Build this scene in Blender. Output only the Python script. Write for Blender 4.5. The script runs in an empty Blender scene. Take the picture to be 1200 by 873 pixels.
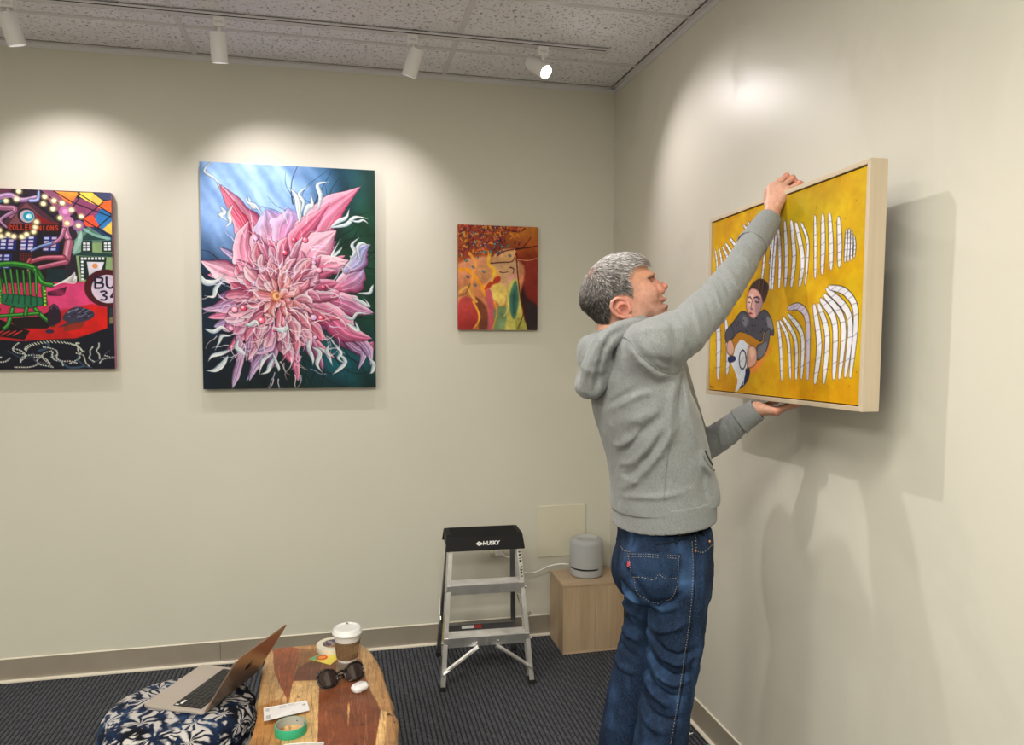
import bpy, bmesh, math, random
import numpy as np
from mathutils import Vector, Matrix
from mathutils.bvhtree import BVHTree
# ---------------------------------------------------------------- camera
S = bpy.context.scene
COL = S.collection
EYE = Vector((0, 0, 1.69))
FPX, YAW, PIT, ROLL = 874.73, 0.223716, 0.051508, 0.003766
_f = Vector((math.sin(YAW)*math.cos(PIT), math.cos(YAW)*math.cos(PIT), -math.sin(PIT)))
_r = _f.cross(Vector((0, 0, 1))).normalized(); _u = _r.cross(_f)
_r2 = _r*math.cos(ROLL)+_u*math.sin(ROLL); _u2 = -_r*math.sin(ROLL)+_u*math.cos(ROLL)
cam_d = bpy.data.cameras.new('camera'); cam = bpy.data.objects.new('camera', cam_d); COL.objects.link(cam)
cam_d.sensor_fit = 'HORIZONTAL'; cam_d.sensor_width = 36; cam_d.lens = FPX/1200*36; cam_d.clip_start = .02
m3 = Matrix((_r2, _u2, -_f)).transposed().to_4x4(); m3.translation = EYE; cam.matrix_world = m3
S.camera = cam
# ---------------------------------------------------------------- room, light and exposure
XR, YB, ZC = 1.485, 3.982, 3.046          # right wall, back wall, ceiling
XL, YF = -3.6, -3.4                         # unseen left wall and the wall behind the camera
w = bpy.data.worlds.new('world'); S.world = w; w.use_nodes = True
w.node_tree.nodes['Background'].inputs[0].default_value = (.9, .95, 1, 1)
w.node_tree.nodes['Background'].inputs[1].default_value = .12
S.view_settings.view_transform = 'Standard'; S.view_settings.look = 'None'; S.view_settings.gamma = 1
S.view_settings.use_curve_mapping = False; S.view_settings.exposure = 0.0
PANEL_W = 57.0          # each office ceiling panel behind the camera
PANELS = [(-2.2, .55), (-.1, .55), (-2.2, -1.6), (-.1, -1.6)]
def area(name, loc, rot, sx, sy, power, col):
    d = bpy.data.lights.new(name, 'AREA'); d.shape = 'RECTANGLE'; d.size = sx; d.size_y = sy; d.energy = power; d.color = col
    o = bpy.data.objects.new(name, d); COL.objects.link(o); o.location = loc; o.rotation_euler = rot; return o
for px_, py_ in PANELS:
    area('panel_light', (px_, py_, ZC-.03), (0, 0, 0), 1.1, .52, PANEL_W, (1, .965, .86))
# track spots: position of the lens, aim point, watts, cone, blend
SPOTS = [((-1.30, 3.47), (-1.22, 3.95, 2.02), 27, 104, 1),
         ((-.50, 3.47), (-.24, 3.96, 1.98), 27, 104, 1),
         ((.33, 3.47), (.05, 3.96, 1.90), 22, 104, 1),
         ((.92, 3.47), (1.46, 2.62, 1.90), 30, 96, 1)]
# two more ceiling spots out of the picture, above the man: place, aim, watts, cone
MORE = [((.12, 2.15), (1.40, 2.0, 1.05), 44, 84), ((-.95, 1.62), (1.40, 2.1, 1.2), 9, 74)]
# ---------------------------------------------------------------- painted canvases (colour per vertex, computed here)
def homography(src, dst):
    A = []; b = []
    for (x, y), (u, v) in zip(src, dst):
        A.append([x, y, 1, 0, 0, 0, -u*x, -u*y]); b.append(u)
        A.append([0, 0, 0, x, y, 1, -v*x, -v*y]); b.append(v)
    h = np.linalg.solve(np.array(A, float), np.array(b, float))
    return np.append(h, 1).reshape(3, 3)

def smooth(pts, n=8, closed=False):
    P = np.array(pts, float); m = len(P); out = []
    rng_ = range(m if closed else m-1)
    for i in rng_:
        p0 = P[(i-1) % m] if (closed or i > 0) else P[i]
        p1 = P[i]; p2 = P[(i+1) % m]
        p3 = P[(i+2) % m] if (closed or i+2 < m) else p2
        for k in range(n):
            t = k/n
            out.append(.5*((2*p1)+(-p0+p2)*t+(2*p0-5*p1+4*p2-p3)*t*t+(-p0+3*p1-3*p2+p3)*t**3))
    if not closed: out.append(P[-1])
    return np.array(out)

class Canvas:
    """a painting: shapes are given in a working frame mapped onto the canvas by four corners"""
    def __init__(s, w, h, corners, col=(0, 0, 0)):
        s.w, s.h = w, h
        s.im = np.ones((h, w, 3), np.float32)*np.array(col, np.float32)
        s.H = homography(corners, [(0, 0), (w, 0), (w, h), (0, h)])
        a = np.linalg.norm(s.T([corners[0], corners[1]])[1]-s.T([corners[0]])[0])/np.linalg.norm(np.array(corners[1], float)-corners[0])
        b = np.linalg.norm(s.T([corners[0], corners[3]])[1]-s.T([corners[0]])[0])/np.linalg.norm(np.array(corners[3], float)-corners[0])
        s.k = (a*b)**.5
        s.yy, s.xx = np.mgrid[0:h, 0:w].astype(np.float32)+.5
    def T(s, pts):
        P = np.array(pts, float); q = np.c_[P[:, :2], np.ones(len(P))] @ s.H.T
        return q[:, :2]/q[:, 2:]
    def box(s, q, pad):
        x0 = int(max(0, np.floor(q[:, 0].min()-pad))); x1 = int(min(s.w, np.ceil(q[:, 0].max()+pad)))
        y0 = int(max(0, np.floor(q[:, 1].min()-pad))); y1 = int(min(s.h, np.ceil(q[:, 1].max()+pad)))
        return x0, x1, y0, y1
    def put(s, x0, x1, y0, y1, a, col):
        r = s.im[y0:y1, x0:x1]
        a = a[..., None]
        r += a*(np.asarray(col, np.float32)-r)
    def edge(s, q, x0, x1, y0, y1):
        X = s.xx[y0:y1, x0:x1]; Y = s.yy[y0:y1, x0:x1]
        d = np.full(X.shape, 1e9, np.float32); ins = np.zeros(X.shape, bool)
        n = len(q)
        for i in range(n):
            ax, ay = q[i]; bx_, by = q[(i+1) % n]
            dx, dy = bx_-ax, by-ay; L = dx*dx+dy*dy+1e-9
            t = np.clip(((X-ax)*dx+(Y-ay)*dy)/L, 0, 1)
            d = np.minimum(d, (X-ax-t*dx)**2+(Y-ay-t*dy)**2)
            if abs(dy) > 1e-9:
                c = ((ay > Y) != (by > Y)) & (X < dx*(Y-ay)/dy+ax)
                ins ^= c
        return np.where(ins, np.sqrt(d), -np.sqrt(d))
    def poly(s, pts, col, soft=1.0, col2=None, dirn=(0, 1), sm=0, rim=None, rimw=1.5, alpha=1):
        P = smooth(pts, sm, True) if sm else np.array(pts, float)
        q = s.T(P); pad = soft+2
        x0, x1, y0, y1 = s.box(q, pad)
        if x1 <= x0 or y1 <= y0: return
        d = s.edge(q, x0, x1, y0, y1)
        a = np.clip(d/soft+.5, 0, 1)*alpha
        c = np.asarray(col, np.float32)
        if col2 is not None:
            X = s.xx[y0:y1, x0:x1]; Y = s.yy[y0:y1, x0:x1]
            t = X*dirn[0]+Y*dirn[1]; tq = q[:, 0]*dirn[0]+q[:, 1]*dirn[1]
            t = np.clip((t-tq.min())/(np.ptp(tq)+1e-6), 0, 1)[..., None]
            c = c*(1-t)+np.asarray(col2, np.float32)*t
        if rim is not None:
            e = np.clip(1-d/(rimw*s.k), 0, 1)[..., None]
            c = c*(1-e)+np.asarray(rim, np.float32)*e
        s.put(x0, x1, y0, y1, a, c)
    def line(s, pts, w, col, alpha=1, sm=6, w2=None, soft=.8):
        P = smooth(pts, sm) if sm and len(pts) > 2 else np.array(pts, float)
        q = s.T(P); n = len(q)-1; w2 = w if w2 is None else w2
        x0, x1, y0, y1 = s.box(q, max(w, w2)*s.k+2)
        if x1 <= x0 or y1 <= y0: return
        X = s.xx[y0:y1, x0:x1]; Y = s.yy[y0:y1, x0:x1]
        best = np.full(X.shape, -1e9, np.float32)
        for i in range(n):
            ax, ay = q[i]; bx_, by = q[i+1]; dx, dy = bx_-ax, by-ay
            t = np.clip(((X-ax)*dx+(Y-ay)*dy)/(dx*dx+dy*dy+1e-9), 0, 1)
            r = (w+(w2-w)*(i+t)/n)*.5*s.k
            best = np.maximum(best, r-np.sqrt((X-ax-t*dx)**2+(Y-ay-t*dy)**2))
        s.put(x0, x1, y0, y1, np.clip(best/soft+.5, 0, 1)*alpha, col)
    def petal(s, spine, wid, base, tip, hi=(1, .93, .96), lo=(.35, .06, .2), peak=.55, out=.5, pw=.8, b0=.35, ruf=0, ph=0):
        """leaf shaped stroke: width swells to `peak`, colours run base to tip, one lit edge and one dark edge"""
        P = smooth(spine, 6) if len(spine) > 2 else np.array([np.array(spine[0])*(1-t)+np.array(spine[1])*t for t in np.linspace(0, 1, 8)])
        q = s.T(P); n = len(q)-1; k = s.k
        x0, x1, y0, y1 = s.box(q, wid*k+3)
        if x1 <= x0 or y1 <= y0: return
        X = s.xx[y0:y1, x0:x1]; Y = s.yy[y0:y1, x0:x1]
        bd = np.full(X.shape, 1e9, np.float32); bt = np.zeros(X.shape, np.float32); bs = np.zeros(X.shape, np.float32)
        for i in range(n):
            ax, ay = q[i]; bx_, by = q[i+1]; dx, dy = bx_-ax, by-ay; L = dx*dx+dy*dy+1e-9
            t = np.clip(((X-ax)*dx+(Y-ay)*dy)/L, 0, 1)
            d = np.sqrt((X-ax-t*dx)**2+(Y-ay-t*dy)**2)
            sd = ((X-ax)*dy-(Y-ay)*dx)/np.sqrt(L)
            m = d < bd
            bd = np.where(m, d, bd); bt = np.where(m, (i+t)/n, bt); bs = np.where(m, sd, bs)
        t = bt
        prof = np.where(t < peak, (b0+(1-b0)*np.sin(np.pi/2*t/peak)), np.maximum(np.cos(np.pi/2*np.clip((t-peak)/(1-peak), 0, 1)), 0)**pw)
        if ruf: prof = prof*(1+ruf*np.sin(t*17+ph)+ruf*.5*np.sin(t*31+ph*2)*np.sign(bs))
        W = np.maximum(prof*wid*.5*k, .25)
        rel = np.clip(bs/W, -1, 1)
        a = np.clip((W-bd)+.5, 0, 1)
        c = np.asarray(base, np.float32)*(1-t[..., None])+np.asarray(tip, np.float32)*t[..., None]
        streak = .5+.35*np.sin(rel*9+t*4)+.15*np.sin(rel*23+t*9)
        sh = (rel+1)/2
        c = c*(.72+.34*streak[..., None])
        h = np.clip((sh-.55)/.45, 0, 1)[..., None]**1.3*.8; c = c*(1-h)+np.asarray(hi, np.float32)*h
        l = np.clip((.32-sh)/.32, 0, 1)[..., None]*.75; c = c*(1-l)+np.asarray(lo, np.float32)*l
        # dark gap under the petal
        g = np.clip(1-np.abs(bd-W-.6)/1.3, 0, 1)*out
        s.put(x0, x1, y0, y1, g, np.asarray(lo, np.float32)*.5)
        s.put(x0, x1, y0, y1, a, c)
    def dot(s, c, r, col, soft=1.0, alpha=1, ry=None, rot=0):
        q = s.T([c])[0]; R = r*s.k; Ry = R if ry is None else ry*s.k
        x0, x1, y0, y1 = s.box(np.array([q]), max(R, Ry)+soft+2)
        if x1 <= x0 or y1 <= y0: return
        X = s.xx[y0:y1, x0:x1]-q[0]; Y = s.yy[y0:y1, x0:x1]-q[1]
        ca, sa = math.cos(rot), math.sin(rot)
        d = np.sqrt(((X*ca+Y*sa)/R)**2+((-X*sa+Y*ca)/Ry)**2)
        s.put(x0, x1, y0, y1, np.clip((1-d)*min(R, Ry)/soft+.5, 0, 1)*alpha, col)
    def noise(s, seed, cell, amp):
        r = np.random.RandomState(seed); gh, gw = int(s.h/cell)+3, int(s.w/cell)+3
        g = r.rand(gh, gw).astype(np.float32)
        fx = s.xx/cell; fy = s.yy/cell; ix = fx.astype(int); iy = fy.astype(int)
        tx = fx-ix; ty = fy-iy; tx = tx*tx*(3-2*tx); ty = ty*ty*(3-2*ty)
        v = g[iy, ix]*(1-tx)*(1-ty)+g[iy, ix+1]*tx*(1-ty)+g[iy+1, ix]*(1-tx)*ty+g[iy+1, ix+1]*tx*ty
        return (v-.5)*2*amp
    def mottle(s, seed, amp=.05):
        n = s.noise(seed, 22, 1)+s.noise(seed+1, 9, .6)+s.noise(seed+2, 3.5, .4)
        s.im *= (1+amp*n)[..., None]

def zc(x0, y0, sc):
    return lambda *p: [(x0+a/sc, y0+b/sc) for a, b in (zip(p[::2], p[1::2]))]

def paint_flower():
    c = Canvas(340, 450, [(234, 188.5), (439.5, 200), (440.5, 453), (237, 455.5)])
    U = c.xx/c.w; V = c.yy/c.h
    r = random.Random(4)
    def mix(a, b, t): return np.array(a, np.float32)*(1-t[..., None])+np.array(b, np.float32)*t[..., None]
    light = np.clip(1.15-np.hypot((U-.28)*1.5, (V-.12)*2.0)*1.45, 0, 1)
    ray = .5+.5*np.sin((U*.95-V*.75)*34+c.noise(3, 40, 1.5)); ray2 = .5+.5*np.sin((U-V*.8)*75+c.noise(5, 25, 1.3))
    base = mix((.05, .14, .23), (.05, .20, .16), np.clip(U*1.3-.25+c.noise(8, 45, .5), 0, 1))
    base = mix(base, (.02, .05, .11), np.clip((V-.62)*2.2+c.noise(9, 50, .4), 0, 1)*.8) if False else base*(1-.45*np.clip((V-.6)*2.2, 0, 1))[..., None]
    teal = np.clip(1-np.hypot((U-.80)*3.0, (V-.86)*4.5), 0, 1); base = base*(1-teal[..., None])+np.array([.04, .36, .42], np.float32)*teal[..., None]
    gr = np.clip(1-np.hypot((U-.95)*3.2, (V-.35)*2.2), 0, 1)*.8; base = base*(1-gr[..., None])+np.array([.07, .27, .17], np.float32)*gr[..., None]
    bl = np.clip(1-np.hypot((U-.62)*2.4, (V-.06)*4), 0, 1)*.8; base = base*(1-bl[..., None])+np.array([.16, .36, .56], np.float32)*bl[..., None]
    bl = np.clip(1-np.hypot((U-.05)*2.6, (V-.26)*4.2), 0, 1)*.85; base = base*(1-bl[..., None])+np.array([.22, .36, .62], np.float32)*bl[..., None]
    base *= (.85+.25*ray)[..., None]
    sky = np.array([.55, .70, .92], np.float32)+(ray*.12+ray2*.08-.06)[..., None]
    lt = np.clip(light*1.5, 0, 1)[..., None]; c.im[:] = base*(1-lt)+sky*lt
    # dark branching brush lines
    for i in range(90):
        a = r.uniform(0, 2*math.pi); d0 = r.uniform(45, 90); x = 338+d0*math.cos(a); y = 345+d0*1.2*math.sin(a)
        if x < 330 and y < 300: continue
        pts = [(x, y)]; aa = a+r.uniform(-.5, .5)
        for k in range(4):
            aa += r.uniform(-.6, .6); x += 14*math.cos(aa); y += 14*math.sin(aa); pts.append((x, y))
        c.line(pts, r.uniform(.8, 1.8), (.02, .05, .07), .7, 5, .4)
    z = zc(220, 180, 3.01)
    C = (327, 347)
    W = (.93, .95, .97); PK = (.97, .54, .69); LP = (1.0, .82, .90); DK = (.55, .16, .34); LV = (.72, .70, .90); MV = (.62, .35, .55)
    def pz(wid, base, tip, *co, **kw):
        kw.setdefault('pw', 1.25); kw.setdefault('peak', .42); kw.setdefault('ruf', .10); kw.setdefault('ph', r.uniform(0, 6)); c.petal(z(*co), wid*1.08, base, tip, **kw)
        q = smooth(z(*co), 6)
        for s_ in (-.22, .05, .27):   # long light strokes down the petal
            d_ = np.gradient(q, axis=0); n_ = np.c_[-d_[:, 1], d_[:, 0]]/(np.linalg.norm(d_, axis=1)[:, None]+1e-6); w_ = np.sin(np.linspace(.3, 3.0, len(q)))[:, None]
            p_ = (q+n_*w_*wid*s_)[2:-3]; c.line(p_, .9, (1, .90, .94), .55, 0, .3)
    def rad(a, r0, r1, wid, base, tip, bend=.0, **kw):
        a0 = math.radians(a); n = (-math.sin(a0), math.cos(a0))
        pts = [(C[0]+math.cos(a0)*(r0+(r1-r0)*t)+n[0]*bend*math.sin(t*2.4), C[1]+math.sin(a0)*(r0+(r1-r0)*t)*1.12+n[1]*bend*math.sin(t*2.4)) for t in (0, .33, .66, 1)]
        c.petal(pts, wid, base, tip, **kw)
    # back fringe of dusky petals
    for i in range(46):
        a = i*360/46+r.uniform(-5, 5)
        if 215 < a < 325 and r.random() < .5: continue
        lo = r.choice([MV, LV, (.55, .45, .70), PK, (.45, .40, .62)])
        rad(a, 25, r.uniform(68, 92), r.uniform(9, 15), DK if r.random() < .6 else MV, lo, r.uniform(-9, 9), hi=LP, lo=(.20, .07, .18))
    # tails low on the canvas
    for co, w in [((170, 620, 185, 700, 165, 790, 155, 825), 9), ((235, 600, 215, 680, 235, 740, 205, 800), 13), ((255, 640, 265, 700, 235, 750, 215, 800), 12),
                  ((330, 620, 345, 680, 380, 720, 395, 735), 17), ((300, 610, 290, 660, 255, 690, 200, 690), 14), ((480, 560, 560, 640, 630, 680, 655, 660), 26),
                  ((540, 640, 590, 680, 620, 700, 600, 760), 13), ((560, 640, 610, 660, 640, 700, 645, 745), 12)]:
        pz(w, MV, LV if w < 16 else (.80, .42, .60), *co, hi=LP, lo=(.2, .08, .2))
    # great upper petals
    pz(30, (.82, .22, .42), LP, 255, 400, 235, 290, 180, 200, 120, 110, hi=(1, .75, .83))
    pz(12, (.80, .14, .30), (.95, .5, .62), 225, 330, 200, 250, 160, 185, 105, 100, hi=(.95, .45, .55), lo=(.5, .05, .15))
    pz(26, PK, (.95, .62, .75), 240, 440, 210, 380, 195, 310, 215, 235)
    pz(44, PK, LV, 300, 340, 305, 270, 290, 230, 275, 195, hi=(.85, .86, .98), lo=(.6, .45, .75))
    pz(34, (.92, .5, .7), (.75, .72, .93), 330, 330, 345, 270, 360, 230, 355, 190, hi=(.9, .9, 1), lo=(.6, .5, .8))
    pz(40, PK, (.95, .58, .70), 400, 400, 440, 290, 500, 200, 610, 118, hi=(1, .82, .88), lo=(.55, .12, .28))
    pz(22, (.85, .25, .42), (.93, .5, .65), 385, 380, 390, 300, 430, 250, 500, 175, hi=LP)
    pz(36, PK, LP, 420, 430, 440, 360, 480, 310, 525, 270, hi=(1, .85, .9))
    pz(26, (.85, .30, .48), LP, 440, 450, 480, 400, 520, 390, 570, 375)
    pz(30, (.90, .45, .62), LV, 530, 470, 570, 450, 600, 425, 620, 400, hi=W)
    pz(20, LV, (.62, .66, .9), 560, 410, 600, 380, 615, 340, 645, 320, hi=W)
    pz(24, (.85, .35, .55), (.80, .60, .78), 470, 510, 540, 520, 600, 545, 655, 560)
    pz(30, (.86, .36, .56), (.85, .45, .62), 430, 540, 500, 570, 570, 630, 650, 650)
    pz(24, PK, LP, 230, 440, 170, 425, 100, 400, 45, 375, hi=W)
    pz(16, (.7, .3, .5), LV, 215, 500, 160, 520, 110, 540, 50, 545, hi=LP)
    pz(24, (.8, .3, .5), (.75, .5, .7), 220, 520, 190, 560, 160, 600, 120, 620)
    # body of the bloom, rings from the outside in
    for ring, (r0, r1, n, wd) in enumerate([(30, 66, 30, 17), (24, 56, 28, 16), (18, 46, 26, 14), (12, 36, 22, 12), (6, 25, 17, 10), (2, 16, 12, 8)]):
        for i in range(n):
            a = (i+r.random()*1.6)*360/n+ring*7
            up = math.sin(math.radians(a))
            t = ring/5
            bcol = np.array(DK)*(1-t)+np.array((.93, .52, .55))*t
            tcol = np.array(r.choice([PK, LP, (.90, .55, .72), (.94, .50, .60)]))*(1-t*.7)+np.array((1.0, .86, .84))*t*.7
            rad(a, r0, r1+r.uniform(-14, 10), wd*r.uniform(.45, 1.1), bcol, tcol, r.uniform(-13, 13), peak=r.uniform(.35, .8), ruf=.08, ph=r.uniform(0, 6), pw=r.choice((.8, 1.3)), hi=W if r.random() < .6 else LP, lo=(.36, .08, .2) if ring < 4 else (.6, .25, .2))
            if ring < 4 and r.random() < .28:
                rr = r1+r.uniform(-14, 2); q = (C[0]+rr*math.cos(math.radians(a)), C[1]+rr*1.1*math.sin(math.radians(a))); R = r.uniform(1.8, 3.6)
                c.dot((q[0]+.5, q[1]+.6), R+.5, (.30, .05, .16)); c.dot(q, R, r.choice([(.95, .42, .55), (.96, .62, .75), (.88, .28, .42), (.85, .7, .88)])); c.dot((q[0]-.8, q[1]-.8), R*.45, (1, .85, .9), 1.5)
    for k in range(3):
        c.dot((323+k, 346), 6-k*1.8, [(.80, .50, .30), (.95, .72, .55), (.62, .38, .25)][k], 1.5)
    # curling white leaves
    for co, w in [((45, 425, 60, 450, 95, 450, 130, 425), 13), ((130, 440, 100, 470, 90, 500, 60, 498), 9), ((90, 25, 60, 60, 100, 90, 118, 130), 5), ((115, 185, 130, 205, 115, 215, 150, 240), 9), ((160, 180, 145, 210, 150, 240, 130, 260), 8),
                  ((215, 150, 225, 180, 240, 190, 265, 185), 8), ((265, 215, 240, 180, 215, 170, 205, 150), 6),
                  ((395, 240, 395, 200, 385, 150, 360, 120), 13), ((400, 210, 410, 170, 395, 140, 430, 112), 7), ((460, 200, 470, 150, 460, 110, 500, 100), 9), ((410, 220, 425, 190, 440, 180, 435, 140), 12),
                  ((500, 265, 530, 240, 560, 225, 570, 195), 9), ((505, 260, 560, 250, 590, 225, 640, 230), 9), ((570, 235, 600, 240, 620, 235, 640, 250), 5), ((545, 330, 525, 350, 510, 355, 540, 300), 7), ((575, 370, 590, 345, 580, 320, 605, 295), 9),
                  ((610, 380, 600, 330, 615, 315, 640, 325), 7), ((600, 490, 640, 490, 650, 470, 655, 460), 7), ((580, 505, 610, 520, 640, 535, 620, 505), 8), ((545, 570, 580, 580, 600, 560, 650, 565), 7),
                  ((590, 590, 600, 620, 570, 600, 555, 595), 8), ((640, 720, 655, 740, 650, 765, 640, 772), 9),
                  ((60, 615, 90, 625, 120, 610, 145, 625), 9), ((150, 640, 120, 640, 110, 660, 95, 690), 7), ((145, 690, 120, 700, 85, 710, 70, 730), 9), ((140, 710, 120, 740, 95, 760, 62, 762), 12), ((180, 650, 170, 680, 195, 700, 195, 720), 9),
                  ((300, 700, 270, 720, 260, 735, 250, 778), 9), ((305, 715, 290, 740, 280, 765, 255, 775), 9), ((300, 700, 310, 730, 320, 755, 318, 765), 7),
                  ((430, 650, 425, 680, 440, 720, 440, 745), 9), ((440, 680, 465, 700, 455, 740, 475, 770), 10), ((460, 680, 490, 700, 500, 720, 510, 745), 9), ((500, 670, 490, 690, 500, 710, 520, 700), 7), ((530, 700, 555, 730, 530, 760, 510, 775), 9), ((520, 675, 540, 700, 530, 720, 560, 740), 7),
                  ((300, 610, 330, 620, 350, 610, 345, 595), 12), ((200, 600, 220, 600, 240, 590, 250, 610), 9)]:
        c.petal(z(*co), w*.55, (.80, .87, .90), (.97, .98, .99), hi=(1, 1, 1), lo=(.35, .45, .55), peak=.45, out=.3, pw=1.6, b0=.1)
    for i in range(170):
        a = r.uniform(0, 2*math.pi); q0 = r.uniform(12, 84); x = C[0]+q0*math.cos(a); y = C[1]+q0*1.15*math.sin(a); b = a+r.uniform(-.7, .7)
        pts = [(x, y)]
        for k in range(4): b += r.choice([-1, 1])*.35; x += 5*math.cos(b); y += 5*math.sin(b); pts.append((x, y))
        c.line(pts, r.uniform(.6, 1.5), r.choice([(1, .93, .95), (.98, .80, .87), (.9, .88, 1)]), .85, 5, .3)
    c.mottle(3, .05)
    return c

def paint_portrait():
    c = Canvas(200, 255, [(538, 262), (631.5, 267.5), (629, 387), (535.5, 386)], (.62, .28, .12))
    z = zc(520, 250, 5.82); r = random.Random(9)
    U = c.xx/c.w; V = c.yy/c.h
    n = (c.noise(2, 26, .5)+.5)[..., None]
    c.im[:] = np.array([.55, .20, .14], np.float32)*(1-n)+np.array([.72, .40, .14], np.float32)*n
    P = lambda col, *co, **k: c.poly(z(*co), col, sm=k.pop('sm', 5), **k)
    P((.55, .20, .13), 500, 250, 640, 230, 655, 330, 650, 620, 540, 640, 520, 400, col2=(.50, .14, .12), soft=4)
    P((.22, .10, .10), 505, 350, 560, 560, 640, 640, 635, 800, 560, 800, 520, 560, soft=9)
    P((.18, .14, .15), 560, 610, 640, 660, 635, 800, 580, 800, soft=7)
    P((.72, .35, .12), 505, 255, 650, 235, 655, 305, 505, 315, soft=4, col2=(.50, .16, .08))
    P((.86, .58, .42), 100, 340, 520, 330, 520, 560, 440, 800, 100, 800, soft=6, col2=(.78, .42, .22))
    P((.88, .68, .50), 330, 330, 500, 330, 505, 440, 420, 600, 300, 560, 300, 440, soft=6)
    P((.80, .50, .18), 480, 120, 650, 100, 650, 230, 540, 245, 480, 210, soft=5, col2=(.66, .30, .12))
    P((.90, .68, .46), 375, 260, 490, 250, 480, 330, 340, 335, soft=4)
    P((.93, .66, .25), 300, 330, 360, 380, 385, 450, 340, 480, 290, 540, 255, 500, 320, 460, 330, 420, soft=3)
    P((.72, .22, .14), 365, 430, 390, 440, 370, 480, 280, 520, 300, 480, soft=3)
    P((.95, .82, .42), 330, 490, 400, 480, 430, 540, 400, 640, 360, 600, 320, 550, soft=5)
    P((.90, .64, .58), 450, 420, 500, 420, 500, 480, 440, 520, soft=4)
    P((.82, .78, .38), 440, 500, 500, 450, 530, 640, 540, 790, 400, 790, 420, 640, soft=5)
    P((.28, .48, .40), 455, 540, 495, 460, 510, 600, 480, 720, 450, 660, soft=4)
    P((.18, .36, .34), 470, 560, 490, 520, 490, 640, 470, 690, soft=3)
    P((.48, .58, .40), 340, 660, 420, 640, 410, 790, 340, 790, soft=5)
    P((.66, .66, .30), 490, 720, 545, 730, 560, 800, 490, 800, soft=3)
    P((.80, .36, .40), 270, 540, 320, 520, 340, 640, 330, 780, 290, 790, 300, 640, soft=4)
    P((.78, .30, .28), 100, 600, 180, 570, 230, 680, 200, 790, 95, 790, soft=5, col2=(.60, .15, .14))
    P((.46, .24, .16), 200, 560, 290, 640, 290, 790, 235, 790, 240, 680, soft=5)
    P((.80, .55, .36), 240, 360, 330, 380, 310, 450, 230, 450, soft=5)
    for co, w, col in [((105, 380, 180, 390, 250, 480, 280, 560), 9, (.95, .62, .12)), ((110, 530, 160, 500, 190, 560, 225, 600), 6, (.95, .75, .35)), ((180, 270, 220, 340, 190, 480, 215, 600), 7, (.93, .62, .25)), ((200, 600, 240, 690, 230, 740, 200, 780), 5, (.95, .68, .2)),
                       ((320, 270, 310, 340, 350, 390, 330, 460), 8, (.97, .75, .25)), ((345, 600, 360, 680, 330, 780), 4, (.93, .62, .18)), ((430, 540, 440, 640, 410, 700), 3, (.95, .85, .5)), ((100, 560, 150, 540, 180, 480), 4, (.55, .40, .2)),
                       ((500, 270, 505, 400, 525, 600, 540, 680, 500, 790), 3.2, (.42, .10, .06)), ((325, 340, 400, 335, 470, 330, 495, 280), 3, (.25, .05, .1)), ((495, 250, 540, 240, 600, 170), 3, (.35, .12, .08)), ((500, 245, 580, 240, 650, 225), 3, (.15, .06, .08)), ((505, 318, 580, 325, 640, 310), 2, (.9, .6, .4)),
                       ((455, 370, 480, 380, 475, 410), 3, (.25, .05, .12)), ((385, 400, 410, 405, 440, 400), 2.5, (.3, .15, .12)), ((450, 120, 520, 130, 560, 110), 5, (.35, .08, .12)), ((370, 290, 420, 260, 480, 250), 4, (.45, .12, .2))]:
        c.line(z(*co), w*.5, col, .9, 6, w*.35)
    for i in range(260):
        x = 538+r.random()**1.25*72; y = 263+r.random()**1.5*34
        if x > 590 and y > 285: continue
        a = r.uniform(0, 3); L = r.uniform(2, 5)
        c.line([(x, y), (x+L*math.cos(a), y+L*math.sin(a))], r.uniform(1, 2.4), r.choice([(.42, .12, .20), (.90, .62, .16), (.70, .28, .12), (.30, .10, .22), (.85, .45, .25), (.55, .20, .20)]), .85)
    for i in range(52):
        x = 538+r.random()**1.1*62; y = 265+r.random()*36
        c.dot((x, y), 1.5, (.10, .16, .22), .8, .8, .9, r.uniform(0, 3)); c.dot((x, y), .6, r.choice([(.35, .55, .6), (.2, .35, .45), (.85, .85, .8)]), .8, 1, .6)
    for q in z(165, 430, 215, 487, 275, 395, 205, 365, 375, 268, 295, 225, 255, 265, 280, 262, 325, 260, 400, 228, 440, 225, 455, 290, 155, 318, 355, 210):
        c.dot(q, 2.1, (.12, .25, .28), .8, .9, 1.5, .6); c.dot(q, 1.2, (.40, .55, .55), .8)
    c.mottle(5, .10)
    return c

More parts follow.
